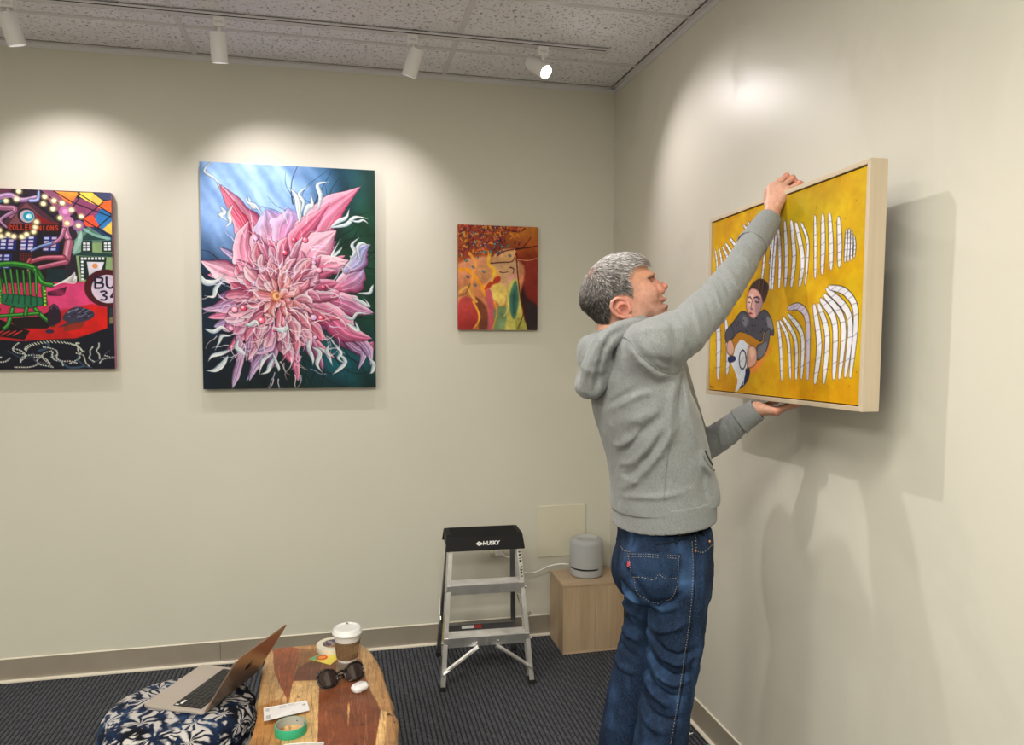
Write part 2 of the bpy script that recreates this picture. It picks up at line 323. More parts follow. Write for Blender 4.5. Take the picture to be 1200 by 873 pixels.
def block_text(c, txt, x, y, sx, sy, w, col, adv=1.35):
    """simple drawn capitals"""
    G = {'B': [[(0, 0), (0, 1)], [(0, 0), (.7, .05), (.8, .25), (.6, .47), (0, .5)], [(0, .5), (.8, .58), (.85, .8), (.65, .97), (0, 1)]], 'U': [[(0, 0), (.02, .75), (.4, 1), (.78, .75), (.8, 0)]], 'S': [[(.8, .1), (.4, 0), (.05, .2), (.2, .42), (.65, .55), (.8, .8), (.4, 1), (0, .9)]],
         '3': [[(0, .08), (.5, 0), (.75, .2), (.3, .45), (.75, .65), (.55, .97), (0, .95)]], '4': [[(.5, 0), (0, .65), (.85, .65)], [(.6, .2), (.6, 1)]],
         'R': [[(0, 0), (0, 1)], [(0, 0), (.7, .05), (.75, .35), (0, .5), (.8, 1)]], 'O': [[(.4, 0), (0, .3), (.05, .8), (.4, 1), (.8, .75), (.78, .25), (.4, 0)]], 'L': [[(0, 0), (0, 1), (.7, 1)]], 'E': [[(.7, 0), (0, 0), (0, 1), (.7, 1)], [(0, .5), (.6, .5)]],
         'D': [[(0, 0), (0, 1), (.7, .8), (.75, .3), (0, 0)]], 'I': [[(.3, 0), (.3, 1)]], 'N': [[(0, 1), (0, 0), (.75, 1), (.75, 0)]], 'G': [[(.8, .1), (.3, 0), (0, .5), (.3, 1), (.8, .9), (.8, .55), (.5, .55)]], 'A': [[(0, 1), (.4, 0), (.8, 1)], [(.15, .6), (.65, .6)]], 'T': [[(0, 0), (.8, 0)], [(.4, 0), (.4, 1)]], 'M': [[(0, 1), (.05, 0), (.4, .6), (.75, 0), (.8, 1)]], ' ': []}
    for ch in txt:
        for st in G.get(ch, []):
            c.line([(x+a*sx, y+b*sy) for a, b in st], w, col, 1, 0 if ch in 'LENDIA4TM' else 3)
        x += sx*adv

def paint_town():
    # right edge x 132, the left part runs on beyond the photograph
    c = Canvas(330, 425, [(-29, 215.5), (131.5, 226), (133.5, 430.5), (-27, 433)], (.10, .07, .10))
    z = zc(0, 200, 3.49); r = random.Random(2)
    P = lambda col, *co, **k: c.poly(z(*co), col, sm=k.pop('sm', 0), **k)
    P((.16, .13, .18), -110, 60, 460, 90, 460, 480, -110, 480)
    P((.38, .20, .28), -110, 60, 120, 70, 60, 130, -110, 200, soft=4)
    # patchwork sky
    P((.52, .30, .42), 215, 75, 300, 85, 370, 130, 300, 200, 250, 130); P((.95, .62, .25), 262, 82, 350, 88, 320, 135, 300, 120, col2=(.90, .40, .20)); P((.97, .86, .35), 352, 88, 395, 90, 430, 125, 400, 140, 350, 105); P((.97, .78, .35), 395, 92, 462, 150, 440, 165, 385, 125); P((.55, .26, .42), 325, 130, 350, 110, 425, 150, 395, 200, 345, 185); P((.93, .42, .18), 430, 125, 462, 120, 462, 175, 410, 150)
    P((.25, .28, .42), 400, 90, 462, 92, 462, 120, 430, 120); P((.12, .42, .66), 395, 200, 425, 152, 460, 180, 460, 215, 425, 240, col2=(.20, .50, .78)); P((.92, .32, .20), 360, 190, 395, 180, 420, 230, 370, 225); P((.95, .78, .32), 425, 240, 460, 205, 460, 260); P((.14, .25, .42), 370, 225, 425, 235, 460, 265, 460, 290, 390, 260)
    for co in [(215, 78, 300, 150, 460, 270), (262, 82, 330, 130, 462, 190), (345, 90, 462, 180), (300, 190, 350, 110), (345, 210, 430, 130), (395, 245, 460, 180)]: c.line(z(*co), 1.2, (.10, .07, .12), 1, 0)
    # dark gabled house
    P((.11, .08, .11), 60, 230, 285, 215, 300, 450, 40, 400)
    P((.28, .16, .22), 55, 225, 165, 110, 295, 215, soft=2); P((.44, .26, .30), 100, 215, 165, 125, 240, 210, soft=2); c.line(z(50, 235, 165, 100, 300, 225), 3.5, (.12, .10, .14), 1, 0)
    P((.50, .10, .12), 195, 170, 250, 205, 285, 215, 215, 210, soft=2)
    c.dot(z(165, 180)[0], 9, (.14, .10, .16)); c.dot(z(168, 182)[0], 7.5, (.70, .65, .70)); c.dot(z(172, 182)[0], 5.5, (.12, .55, .68)); c.dot(z(175, 182)[0], 3, (.65, .88, .9)); c.dot(z(170, 182)[0], 1.3, (1, 1, .95))
    P((.16, .05, .06), 100, 212, 280, 218, 280, 246, 98, 240)
    block_text(c, 'ROLLER', z(103, 217)[0][0], z(103, 217)[0][1], 3.1, 5.2, 1.0, (.75, .22, .14)); block_text(c, 'ONIONS', z(192, 221)[0][0], z(192, 221)[0][1], 3.1, 5.2, 1.0, (.75, .22, .14))
    for wx, wy, nx, ny in [(75, 258, 2, 4), (145, 262, 2, 4), (225, 265, 2, 4), (58, 335, 2, 4), (0, 400, 1, 2)]:
        P((.10, .14, .42), wx-3, wy-3, wx+nx*26+3, wy-1, wx+nx*26-2, wy+ny*15+2, wx-7, wy+ny*15)
        for i in range(nx):
            for j in range(ny):
                x = wx+i*26-j*1.5; y = wy+j*15; P(r.choice([(.80, .80, .92), (.70, .72, .88), (.78, .70, .82)]), x+2, y+2, x+19, y+2, x+18, y+11, x+1, y+11)
    for i in range(5):
        for j in range(6): P((.42, .12, .12), 140+i*9, 330+j*9, 146+i*9, 330+j*9, 146+i*9, 336+j*9, 140+i*9, 336+j*9)
    P((.08, .16, .18), 235, 395, 300, 398, 300, 455, 230, 450)
    # stage floor
    P((.80, .20, .38), -110, 470, 40, 455, 300, 450, 460, 445, 462, 600, 400, 660, 200, 690, -110, 700, col2=(.72, .16, .28), soft=2)
    P((.86, .26, .48), 210, 465, 390, 450, 400, 560, 250, 560, soft=7)
    P((.76, .10, .10), 440, 590, 440, 640, 330, 680, 130, 692, -110, 670, -110, 640, 150, 640, 300, 560, 390, 540, 445, 560, soft=4)
    P((.82, .10, .08), 380, 540, 445, 565, 440, 640, 330, 672, 280, 640, soft=4)
    P((.06, .07, .13), -110, 672, 130, 692, 330, 682, 445, 635, 462, 620, 464, 812, -110, 815)
    P((.06, .09, .16), 440, 550, 462, 550, 462, 660, 440, 650)
    P((.10, .06, .07), -110, 612, 60, 600, 170, 650, 150, 688, -20, 660, -110, 668); P((.10, .06, .08), 90, 600, 200, 590, 260, 560, 280, 600, 230, 640, 130, 640)
    for i in range(7): c.line(z(-20+i*22, 668, 10+i*22, 650), 1.2, (.80, .2, .2), 1, 0)
    # green house on the right
    P((.55, .66, .46), 330, 290, 460, 290, 462, 450, 345, 450); P((.36, .50, .46), 325, 285, 380, 225, 462, 290); P((.14, .26, .26), 345, 282, 385, 242, 440, 280); P((.12, .24, .24), 325, 325, 462, 335, 462, 350, 325, 342)
    for wx in (360, 432):
        P((.10, .20, .18), wx-7, 283, wx+32, 283, wx+32, 330, wx-7, 330)
        for i in range(2):
            for j in range(3): P((.92, .92, .96), wx+i*13, 290+j*12, wx+10+i*13, 290+j*12, wx+10+i*13, 299+j*12, wx+i*13, 299+j*12)
    P((.08, .16, .15), 345, 345, 440, 350, 432, 440, 352, 440); P((.86, .84, .90), 372, 368, 432, 370, 420, 405, 380, 430); c.dot(z(400, 385)[0], 3, (.85, .55, .35), 2)
    for i in range(7): P((.9, .92, .95), 352+i*12, 350, 360+i*12, 350, 360+i*12, 360, 352+i*12, 360)
    for j in range(6): P((.9, .92, .95), 352, 364+j*14, 361, 364+j*14, 361, 373+j*14, 352, 373+j*14)
    # round bus sign
    S = z(440, 475)[0]
    c.dot((S[0], S[1]), 24, (.28, .06, .10), 1, 1, 22.5); c.dot((S[0]+1, S[1]+1), 17.5, (.84, .78, .86), 1, 1, 17)
    block_text(c, 'BUS', S[0]-11.5, S[1]-12.5, 9, 12.5, 2.3, (.06, .07, .22), 1.25); block_text(c, '34', S[0]-6, S[1]+3.5, 7.5, 10.5, 2.1, (.06, .07, .22), 1.3)
    P((.16, .20, .22), 448, 555, 462, 555, 462, 600, 448, 600); P((.5, .45, .3), 448, 595, 462, 592, 462, 618, 447, 620)
    # lavender and pink acrobats
    def limb(w1, w2, col, hi, *co):
        w1 *= .72; w2 *= .72
        c.line(z(*co), w1+1.4, np.array(col)*.35, 1, 6, w2+1.4); c.line(z(*co), w1, col, 1, 6, w2); c.line([(a-.5, b-w1*.18) for a, b in z(*co)], w1*.35, hi, .8, 6, w2*.35)
    limb(13, 9, (.10, .50, .68), (.4, .75, .88), 15, 200, -10, 170, 20, 130, 70, 115); limb(9, 6, (.62, .45, .66), (.85, .75, .88), 60, 105, 110, 95, 150, 115, 205, 105); limb(5, 3, (.55, .60, .85), (.8, .85, 1), 180, 118, 205, 115, 210, 82)
    limb(10, 6, (.58, .36, .48), (.82, .6, .72), 40, 130, 80, 145, 125, 150, 110, 180); limb(5, 3, (.58, .40, .56), (.8, .65, .8), 115, 165, 75, 195, 95, 225)
    P((.50, .68, .62), 330, 290, 360, 230, 350, 330, 325, 340, soft=3); c.line(z(350, 225, 400, 260, 450, 275), 3.2, (.55, .75, .70), .9); c.line(z(345, 240, 350, 280, 325, 325), 5, (.70, .82, .80), .6)
    limb(9, 9, (.72, .40, .55), (.93, .72, .82), 305, 195, 300, 240, 312, 280); limb(12, 11, (.66, .36, .46), (.92, .68, .76), 312, 290, 305, 330, 300, 365)
    limb(8, 4, (.62, .28, .40), (.88, .58, .66), 300, 368, 230, 385, 175, 400); limb(8, 5, (.60, .24, .34), (.86, .55, .62), 290, 350, 220, 352, 165, 372); limb(4, 3, (.66, .24, .26), (.85, .5, .5), 175, 355, 165, 375)
    limb(6, 4, (.66, .38, .52), (.88, .66, .78), 295, 235, 280, 275, 240, 300); limb(4, 2.5, (.42, .50, .78), (.7, .8, .95), 250, 292, 210, 305, 180, 322); limb(4, 3, (.75, .50, .45), (.9, .7, .65), 170, 395, 172, 440)
    c.dot(z(298, 170)[0], 6, (.72, .42, .66), 1, 1, 8); c.dot(z(300, 165)[0], 3, (.90, .60, .80), 2); c.dot(z(345, 222)[0], 6.5, (.55, .35, .60)); c.dot(z(310, 205)[0], 6, (.82, .50, .70))
    # green armchair
    def gl(w, *co, col=(.10, .40, .16), hi=(.35, .68, .25)):
        c.line(z(*co), w+1.2, (.03, .12, .05)); c.line(z(*co), w, col); c.line([(a, b-w*.2) for a, b in z(*co)], w*.35, hi, .9)
    gl(6, 30, 400, 40, 385, 90, 375, 140, 378, 190, 395, 215, 440); gl(6, 25, 420, 25, 455, 60, 470, 70, 445); gl(5, 190, 400, 215, 450, 250, 462)
    for i in range(7): gl(2, 62+i*22, 395+i*2, 75+i*20, 500)
    P((.12, .42, .28), 55, 500, 110, 498, 225, 515, 215, 545, 140, 558, 60, 530, sm=5, rim=(.03, .15, .08))
    for i in range(7): c.line(z(75+i*20, 502+i, 65+i*22, 528+i*3), 1.4, (.05, .22, .16), .8)
    gl(4, 40, 475, 45, 540, 60, 560); gl(4, 220, 470, 225, 540); gl(4, 60, 560, 45, 600, 35, 610); gl(4, 110, 560, 95, 620, 80, 640); gl(4, 190, 560, 215, 590, 250, 625); gl(3.5, 65, 590, 120, 585, 200, 578); gl(3.5, 160, 555, 155, 585)
    for i in range(10): c.dot(z(225, 480+i*7)[0], 1.3, (.65, .8, .25) if i % 2 else (.2, .45, .15)); c.dot(z(66, 480+i*6)[0], 1.3, (.65, .8, .25) if i % 2 else (.2, .45, .15))
    # rodent, jug, scribble
    P((.22, .21, .30), 285, 600, 300, 570, 335, 550, 385, 565, 396, 585, 375, 605, 320, 622, 270, 635, 300, 615, sm=4)
    for i in range(34): x = r.uniform(300, 380); y = r.uniform(560, 605); c.line(z(x, y, x+9, y-5), .9, r.choice([(.5, .5, .62), (.08, .08, .13)]), .9, 0)
    c.dot(z(380, 583)[0], 1, (0, 0, 0)); P((.42, .20, .12), 300, 620, 360, 612, 345, 640, 290, 650, sm=4, soft=3, alpha=.7)
    P((.16, .10, .17), 232, 605, 238, 560, 255, 538, 275, 560, 278, 610, 240, 630, sm=4); c.line(z(245, 560, 255, 543, 270, 560), 1.6, (.30, .22, .33)); c.dot(z(240, 652)[0], 4.5, (.20, .14, .24), 1, 1, 2.5)
    for i in range(12): c.line(z(255+i*2, 465-i, 290+i*2, 452-i*2, 330, 455-i*4, 336-i, 425+i*2), .7, (.95, .95, .95), .9)
    for i in range(8): c.line(z(235, 490+i*2, 265+i*3, 482+i*3, 300, 470), .7, (.2, .05, .15), .9)
    # beaded tangle along the foot
    for i in range(34):
        x = r.uniform(-100, 440); y = r.uniform(720, 800); pts = []; a = r.uniform(0, 6)
        for k in range(5): pts += [x, y]; a += r.uniform(-.9, .9); x += 26*math.cos(a); y += 16*math.sin(a); y = min(max(y, 700), 800)
        q = z(*pts); c.line(q, r.uniform(1.2, 2.6), r.choice([(.22, .34, .44), (.34, .30, .38), (.20, .26, .34)]), .8)
        if r.random() < .7:
            for k, d in enumerate(smooth(q, 6)):
                if k % 2 == 0: c.dot(d, .75, (.80, .82, .74), .7)
    for i in range(26):
        a = i/25*math.pi; c.line([(72-28*math.cos(a)-1, 408-10*math.sin(a)), (72-28*math.cos(a)+1, 410-10*math.sin(a))], 1, (.8, .82, .75), 1, 0)
    P((.72, .74, .52), -110, 240, 20, 235, 40, 270, 10, 420, -110, 420, soft=2); c.dot(z(0, 310)[0], 12, (.30, .36, .52), 1, 1, 17); c.line(z(-30, 300, 30, 298), 1.4, (.5, .12, .1))
    # fairy lights
    for q in z(140, 80, 95, 118, 132, 112, 230, 103, 225, 132, 262, 120, 258, 153, 290, 130, 322, 158, 355, 185, 282, 190, 306, 212, 345, 222, 35, 172, 8, 150, 32, 215, 70, 237, 100, 255, 120, 263, 148, 265, 165, 255, 190, 245, 195, 226, 200, 205, 75, 262, 30, 330, 48, 338, 8, 322, 60, 90, 20, 95, -20, 120, -50, 150, -60, 190):
        c.dot(q, 4.2, (.75, .66, .45), 3, .55); c.dot(q, 2.6, (.96, .93, .72), 1.4); c.dot(q, 1.2, (1, 1, .95), 1)
    c.mottle(7, .06)
    return c

def paint_yellow():
    zz = zc(810, 170, 2.646)
    c = Canvas(420, 310, zz(65, 232, 541, 67, 517, 805, 52, 757), (.88, .62, .02))
    U = c.xx/c.w; V = c.yy/c.h
    n = np.clip(.5+c.noise(2, 60, .5)+c.noise(4, 18, .3)+c.noise(6, 7, .12), 0, 1)[..., None]
    c.im[:] = np.array([.75, .53, .02], np.float32)*(1-n)+np.array([.83, .68, .07], np.float32)*n
    g = np.clip(1-np.hypot((U-.62)*3.2, (V-.10)*4.5), 0, 1)[..., None]*.55; c.im[:] = c.im*(1-g)+np.array([.50, .50, .10], np.float32)*g
    g = np.clip(1-np.hypot((U-.97)*5, (V-.5)*1.3), 0, 1)[..., None]*.35; c.im[:] = c.im*(1-g)+np.array([.80, .74, .15], np.float32)*g
    g = np.clip(1-np.hypot((U-.45)*4.5, (V-.44)*3.5), 0, 1)[..., None]*.35; c.im[:] = c.im*(1-g)+np.array([.50, .42, .08], np.float32)*g
    g = np.clip((V-.78)*4, 0, 1)[..., None]*.4; c.im[:] = c.im*(1-g)+np.array([.84, .56, .01], np.float32)*g
    r = random.Random(5)
    for i in range(60):
        x = r.uniform(835, 1005); y = r.uniform(230, 465); c.dot((x, y), .5, (.35, .22, .05), .8, .6)
    def strip(pts, w, lavender=False):
        P = smooth(pts, 6); n = len(P)
        for k, (ww, col) in enumerate([(w*.84+1.25, (.16, .13, .10)), (w*.84, (.86, .85, .88) if not lavender else (.78, .73, .82))]):
            q = []; wd = []
            Q = c.T(P); m = len(Q)-1
            x0, x1, y0, y1 = c.box(Q, ww*c.k+2)
            X = c.xx[y0:y1, x0:x1]; Y = c.yy[y0:y1, x0:x1]; best = np.full(X.shape, -1e9, np.float32)
            for i in range(m):
                ax, ay = Q[i]; dx, dy = Q[i+1]-Q[i]
                t = np.clip(((X-ax)*dx+(Y-ay)*dy)/(dx*dx+dy*dy+1e-9), 0, 1); s = (i+t)/m
                rr = ww*.5*c.kx*(.42+.58*np.maximum(np.sin(np.pi*np.clip(s, .0, 1)), 0)**.55)
                best = np.maximum(best, rr-np.sqrt((X-ax-t*dx)**2+(Y-ay-t*dy)**2))
            c.put(x0, x1, y0, y1, np.clip(best+.5, 0, 1), col)
        for i in range(2, n-2, 2):
            a = P[i]; sl = r.uniform(-1.6, -.3); c.line([(a[0]-w*.5, a[1]-sl*w*.35), (a[0]+w*.5, a[1]+sl*w*.35)], .5, (.33, .30, .35), .7, 0)
    c.kx = c.k*1.18
    z6 = zc(890, 230, 7.277); z7 = zc(900, 320, 5.817)
    for co, w in [((75, 560, 90, 480, 82, 400), 2.6), ((100, 780, 110, 600, 130, 320), 3.4), ((158, 765, 165, 500, 150, 250), 3.8), ((210, 755, 220, 500, 205, 210), 4.6), ((262, 755, 285, 500, 260, 205), 5.0), ((332, 755, 355, 520, 300, 225), 5.2), ((380, 745, 400, 400, 345, 225), 3.0),
                  ((463, 685, 465, 420, 460, 165), 3.4), ((522, 650, 528, 400, 525, 155), 4.8), ((597, 612, 595, 400, 582, 150), 4.8), ((665, 592, 668, 400, 658, 185), 4.8), ((713, 555, 722, 400, 727, 285), 2.4), ((740, 550, 745, 400, 748, 280), 2.4), ((765, 540, 770, 400, 772, 300), 2.2), ((790, 520, 796, 420, 790, 345), 1.8)]:
        strip(z6(*co), w)
    for co, w, lv in [((87, 720, 80, 500, 60, 325), 4.2, 0), ((145, 710, 130, 450, 75, 320), 3.6, 0), ((185, 715, 180, 450, 95, 295), 4.0, 0), ((220, 710, 225, 420, 130, 275), 4.4, 0), ((262, 715, 262, 330, 205, 225, 130, 235), 5.6, 1),
                      ((313, 740, 340, 480, 305, 215), 6.0, 0), ((372, 740, 395, 420, 335, 210), 5.6, 0), ((440, 710, 445, 340, 350, 175), 5.8, 0), ((478, 708, 500, 330, 375, 145), 5.2, 0), ((517, 695, 545, 300, 390, 105), 5.4, 0), ((552, 698, 588, 280, 520, 130, 405, 92), 5.2, 0)]:
        strip(z7(*co), w, lv)
    for co, w in [((80, 720, 82, 600, 78, 540), 8), ((108, 705, 112, 640, 105, 540), 7), ((72, 430, 78, 370, 72, 318), 3.4), ((88, 420, 92, 360, 84, 312), 3.4), ((105, 400, 112, 350, 95, 308), 3.6), ((120, 380, 126, 340, 105, 298), 3.6), ((138, 360, 140, 318, 118, 282), 3.6), ((170, 300, 172, 262, 160, 242), 3), ((185, 290, 186, 255, 172, 232), 3), ((215, 420, 222, 360, 226, 300), 3.2), ((240, 440, 246, 340, 252, 270), 3.2)]:
        strip(zz(*co), w)
    # the boy with the magnifying glass
    z = zc(820, 340, 6.72)
    P = lambda col, *co, **k: c.poly(z(*co), col, sm=k.pop('sm', 4), **k)
    P((.90, .50, .28), 440, 560, 530, 500, 540, 420, 470, 600, 380, 650, soft=5, alpha=.8)
    P((.10, .14, .30), 320, 640, 385, 610, 375, 700, 310, 770, soft=2)
    P((.88, .90, .94), 240, 560, 310, 600, 350, 620, 340, 700, 290, 790, 270, 790, 290, 700); P((.86, .88, .92), 310, 380, 380, 420, 400, 480, 340, 640, 280, 640, 260, 500)
    P((.28, .28, .32), 195, 330, 260, 230, 330, 150, 420, 200, 500, 140, 560, 220, 575, 350, 500, 320, 480, 400, 380, 360, 310, 320, 250, 380, 200, 390, rim=(.08, .08, .12))
    P((.34, .33, .37), 500, 330, 550, 290, 530, 440, 480, 530, 440, 540, 440, 430, 490, 400, rim=(.08, .08, .12)); P((.30, .29, .34), 195, 320, 240, 260, 260, 340, 230, 400, 200, 400, rim=(.1, .1, .14))
    P((.55, .54, .56), 520, 200, 560, 230, 570, 300, 530, 280, soft=3, alpha=.7); P((.50, .50, .53), 340, 190, 380, 230, 350, 280, 330, 240, soft=3, alpha=.7); P((.48, .48, .50), 460, 440, 520, 400, 500, 500, 450, 520, soft=3, alpha=.7)
    for i in range(18): c.dot(z(r.uniform(240, 540), r.uniform(210, 330))[0], .8, (.06, .06, .1), .7)
    P((.72, .48, .10), 310, 320, 460, 395, 440, 425, 390, 430, 320, 380, 270, 440, 240, 420)
    P((.84, .64, .56), 210, 400, 240, 380, 265, 430, 260, 490, 230, 510, 205, 470, rim=(.3, .15, .12)); P((.12, .17, .36), 215, 520, 265, 510, 275, 545, 225, 565)
    P((.86, .64, .56), 370, 450, 410, 425, 440, 460, 440, 560, 400, 605, 365, 590, rim=(.3, .15, .12)); P((.93, .76, .66), 385, 460, 410, 445, 425, 490, 400, 540, soft=3)
    c.dot(z(330, 540)[0], 6.9, (.05, .05, .08), .8, 1, 12.6*.74); c.dot(z(330, 540)[0], 5.2, (.86, .88, .90), .8, 1, 10.6*.76); c.line(z(310, 560, 340, 520), 1, (.7, .72, .75)); c.line(z(318, 640, 310, 720), 1.6, (.9, .92, .95)); c.line(z(345, 640, 335, 740), 1.2, (.85, .88, .95))
    # head
    P((.25, .18, .16), 395, 30, 380, -20, 415, -75, 475, -105, 530, -60, 525, 20, 490, 90, 450, 30, soft=1.5)
    for k in range(26): x_ = 400+k*5; c.line(z(x_, 20-abs(k-13)*2, x_+8, -50+abs(k-12)*3, x_+14, -95+abs(k-14)*5), .7, r.choice([(.10, .07, .07), (.42, .32, .27), (.30, .2, .17)]), .9)
    P((.83, .62, .58), 358, 110, 365, 30, 400, -30, 455, -10, 485, 60, 478, 130, 440, 200, 405, 215, 370, 170, rim=(.35, .2, .2)); P((.58, .46, .52), 440, 40, 485, 60, 478, 130, 440, 195, 430, 120, soft=3, alpha=.7); P((.92, .76, .70), 375, 40, 410, 20, 400, 110, 375, 110, soft=3, alpha=.9)
    c.line(z(372, 52, 385, 40, 400, 55), 1.2, (.12, .08, .1)); c.line(z(420, 50, 445, 42, 462, 62), 1.3, (.12, .08, .1)); c.line(z(428, 75, 445, 85, 460, 78), 1.1, (.15, .08, .1)); c.line(z(372, 80, 388, 86), 1.0, (.15, .08, .1)); c.line(z(408, 60, 395, 130, 408, 138), 1.3, (.35, .32, .42)); c.dot(z(392, 172)[0], 1.9, (.68, .25, .28), 1, 1, 1.1); c.line(z(378, 170, 408, 175), .7, (.3, .08, .1))
    c.line(z(75, 757, 100, 762), 1.2, (.15, .1, .05), 1, 0)
    c.mottle(11, .035)
    return c
# ---------------------------------------------------------------- helpers
def at(px, py, Y):
    """the point of the plane y = Y seen at a pixel of the 1200 x 873 photograph"""
    d = _f*FPX+_r2*(px-600)+_u2*(436.5-py); t = Y/d.y
    return EYE+d*t
def atx(px, py, X):
    d = _f*FPX+_r2*(px-600)+_u2*(436.5-py); return EYE+d*(X/d.x)
def atz(px, py, Z):
    d = _f*FPX+_r2*(px-600)+_u2*(436.5-py); return EYE+d*((Z-EYE.z)/d.z)
def raydir(px, py): return (_f*FPX+_r2*(px-600)+_u2*(436.5-py)).normalized()

def wm(o):
    m = Matrix.Translation(o.location) @ o.rotation_euler.to_matrix().to_4x4()
    return (wm(o.parent) @ m) if o.parent else m

def props(o, label=None, cat=None, group=None, kind=None):
    for k, v in (('label', label), ('category', cat), ('group', group), ('kind', kind)):
        if v: o[k] = v
    return o
def thing(name, label, cat, loc=(0, 0, 0), rz=0, group=None):
    o = bpy.data.objects.new(name, None); COL.objects.link(o); o.empty_display_size = .05
    o.location = loc; o.rotation_euler = (0, 0, rz); return props(o, label, cat, group)
def link(name, me, mats, parent=None, label=None, local=False, smooth=False, kind=None):
    o = bpy.data.objects.new(name, me); COL.objects.link(o)
    for m in (mats if isinstance(mats, (list, tuple)) else [mats]): me.materials.append(m)
    if parent is not None:
        if not local: me.transform(wm(parent).inverted())
        o.parent = parent
    if smooth: me.shade_smooth()
    return props(o, label, kind=kind)
def obj(name, bm, mats, parent=None, label=None, local=False, smooth=False, bevel=0, seg=2, sharp=None, kind=None):
    bmesh.ops.recalc_face_normals(bm, faces=bm.faces)
    me = bpy.data.meshes.new(name); bm.to_mesh(me); bm.free()
    if smooth and sharp is not None:
        me.shade_smooth(); me.set_sharp_from_angle(angle=math.radians(sharp)); smooth = False
    o = link(name, me, mats, parent, label, local, smooth, kind)
    if bevel:
        b = o.modifiers.new('bevel', 'BEVEL'); b.width = bevel; b.segments = seg; b.limit_method = 'ANGLE'; b.angle_limit = math.radians(40); b.harden_normals = False
    return o
def B(): return bmesh.new()
def box(bm, c, s, rot=None, taper=None):
    """box of full size s about c; rot is a Matrix"""
    vs = []
    for i in (-1, 1):
        for j in (-1, 1):
            for k in (-1, 1):
                v = Vector((i*s[0]/2, j*s[1]/2, k*s[2]/2))
                if taper and k > 0: v.x *= taper[0]; v.y *= taper[1]
                if rot: v = rot @ v
                vs.append(bm.verts.new(v+Vector(c)))
    for f in ((0, 1, 3, 2), (4, 6, 7, 5), (0, 4, 5, 1), (2, 3, 7, 6), (0, 2, 6, 4), (1, 5, 7, 3)): bm.faces.new([vs[i] for i in f])
    return vs
def span(bm, x0, x1, y0, y1, z0, z1): return box(bm, ((x0+x1)/2, (y0+y1)/2, (z0+z1)/2), (x1-x0, y1-y0, z1-z0))
def frame_of(d, up=(0, 0, 1)):
    d = Vector(d).normalized(); u = Vector(up)
    if abs(d.dot(u)) > .98: u = Vector((0, 1, 0))
    x = u.cross(d).normalized(); return x, d.cross(x)
def beam(bm, a, b, wx, wy, up=(0, 0, 1)):
    """square bar from a to b, wx across, wy towards `up`"""
    a = Vector(a); b = Vector(b); x, y = frame_of(b-a, up)
    vs = [bm.verts.new(p+x*i*wx/2+y*j*wy/2) for p in (a, b) for i, j in ((-1, -1), (1, -1), (1, 1), (-1, 1))]
    for f in ((3, 2, 1, 0), (4, 5, 6, 7), (0, 1, 5, 4), (1, 2, 6, 5), (2, 3, 7, 6), (3, 0, 4, 7)): bm.faces.new([vs[i] for i in f])
def tube(bm, pts, r, n=10, caps=True, closed=False):
    P = [Vector(p) for p in pts]; m = len(P); R = r if isinstance(r, (list, tuple)) else [r]*m
    rings = []; x = None
    for i, p in enumerate(P):
        if closed: d = P[(i+1) % m]-P[(i-1) % m]
        else: d = P[min(i+1, m-1)]-P[max(i-1, 0)]
        d.normalize()
        if x is None: x, y = frame_of(d)
        else: x = (x-d*x.dot(d)).normalized(); y = d.cross(x)
        rings.append([bm.verts.new(p+(x*math.cos(2*math.pi*k/n)+y*math.sin(2*math.pi*k/n))*R[i]) for k in range(n)])
    for i in range(m if closed else m-1):
        a, b = rings[i], rings[(i+1) % m]
        for k in range(n): bm.faces.new((a[k], a[(k+1) % n], b[(k+1) % n], b[k]))
    if caps and not closed: bm.faces.new(rings[0][::-1]); bm.faces.new(rings[-1])
def lathe(bm, prof, c=(0, 0, 0), n=40, axis=None, close=False):
    """prof: (radius, height) pairs turned about the vertical (or `axis`) through c"""
    M_ = Matrix.Identity(3)
    if axis is not None:
        a = Vector(axis).normalized(); x, y = frame_of(a); M_ = Matrix((x, y, a)).transposed()
    rings = []
    for r, z in prof:
        if r < 1e-6: rings.append([bm.verts.new(M_ @ Vector((0, 0, z))+Vector(c))])
        else: rings.append([bm.verts.new(M_ @ Vector((r*math.cos(2*math.pi*k/n), r*math.sin(2*math.pi*k/n), z))+Vector(c)) for k in range(n)])
    L = len(rings)
    for i in range(L if close else L-1):
        a, b = rings[i], rings[(i+1) % L]
        for k in range(n):
            q = [a[k % len(a)], a[(k+1) % len(a)], b[(k+1) % len(b)], b[k % len(b)]]
            u = []
            for v in q:
                if v not in u: u.append(v)
            if len(u) > 2:
                try: bm.faces.new(u)
                except ValueError: pass
def prism(bm, pts, z0, z1, M_=None):
    M_ = M_ or Matrix.Identity(4)
    a = [bm.verts.new(M_ @ Vector((p[0], p[1], z0))) for p in pts]; b = [bm.verts.new(M_ @ Vector((p[0], p[1], z1))) for p in pts]
    n = len(pts); bm.faces.new(a[::-1]); bm.faces.new(b)
    for i in range(n): bm.faces.new((a[i], a[(i+1) % n], b[(i+1) % n], b[i]))
def spline(pts, n=8, closed=False): return [Vector(p) for p in smooth([tuple(p) for p in pts], n, closed)]

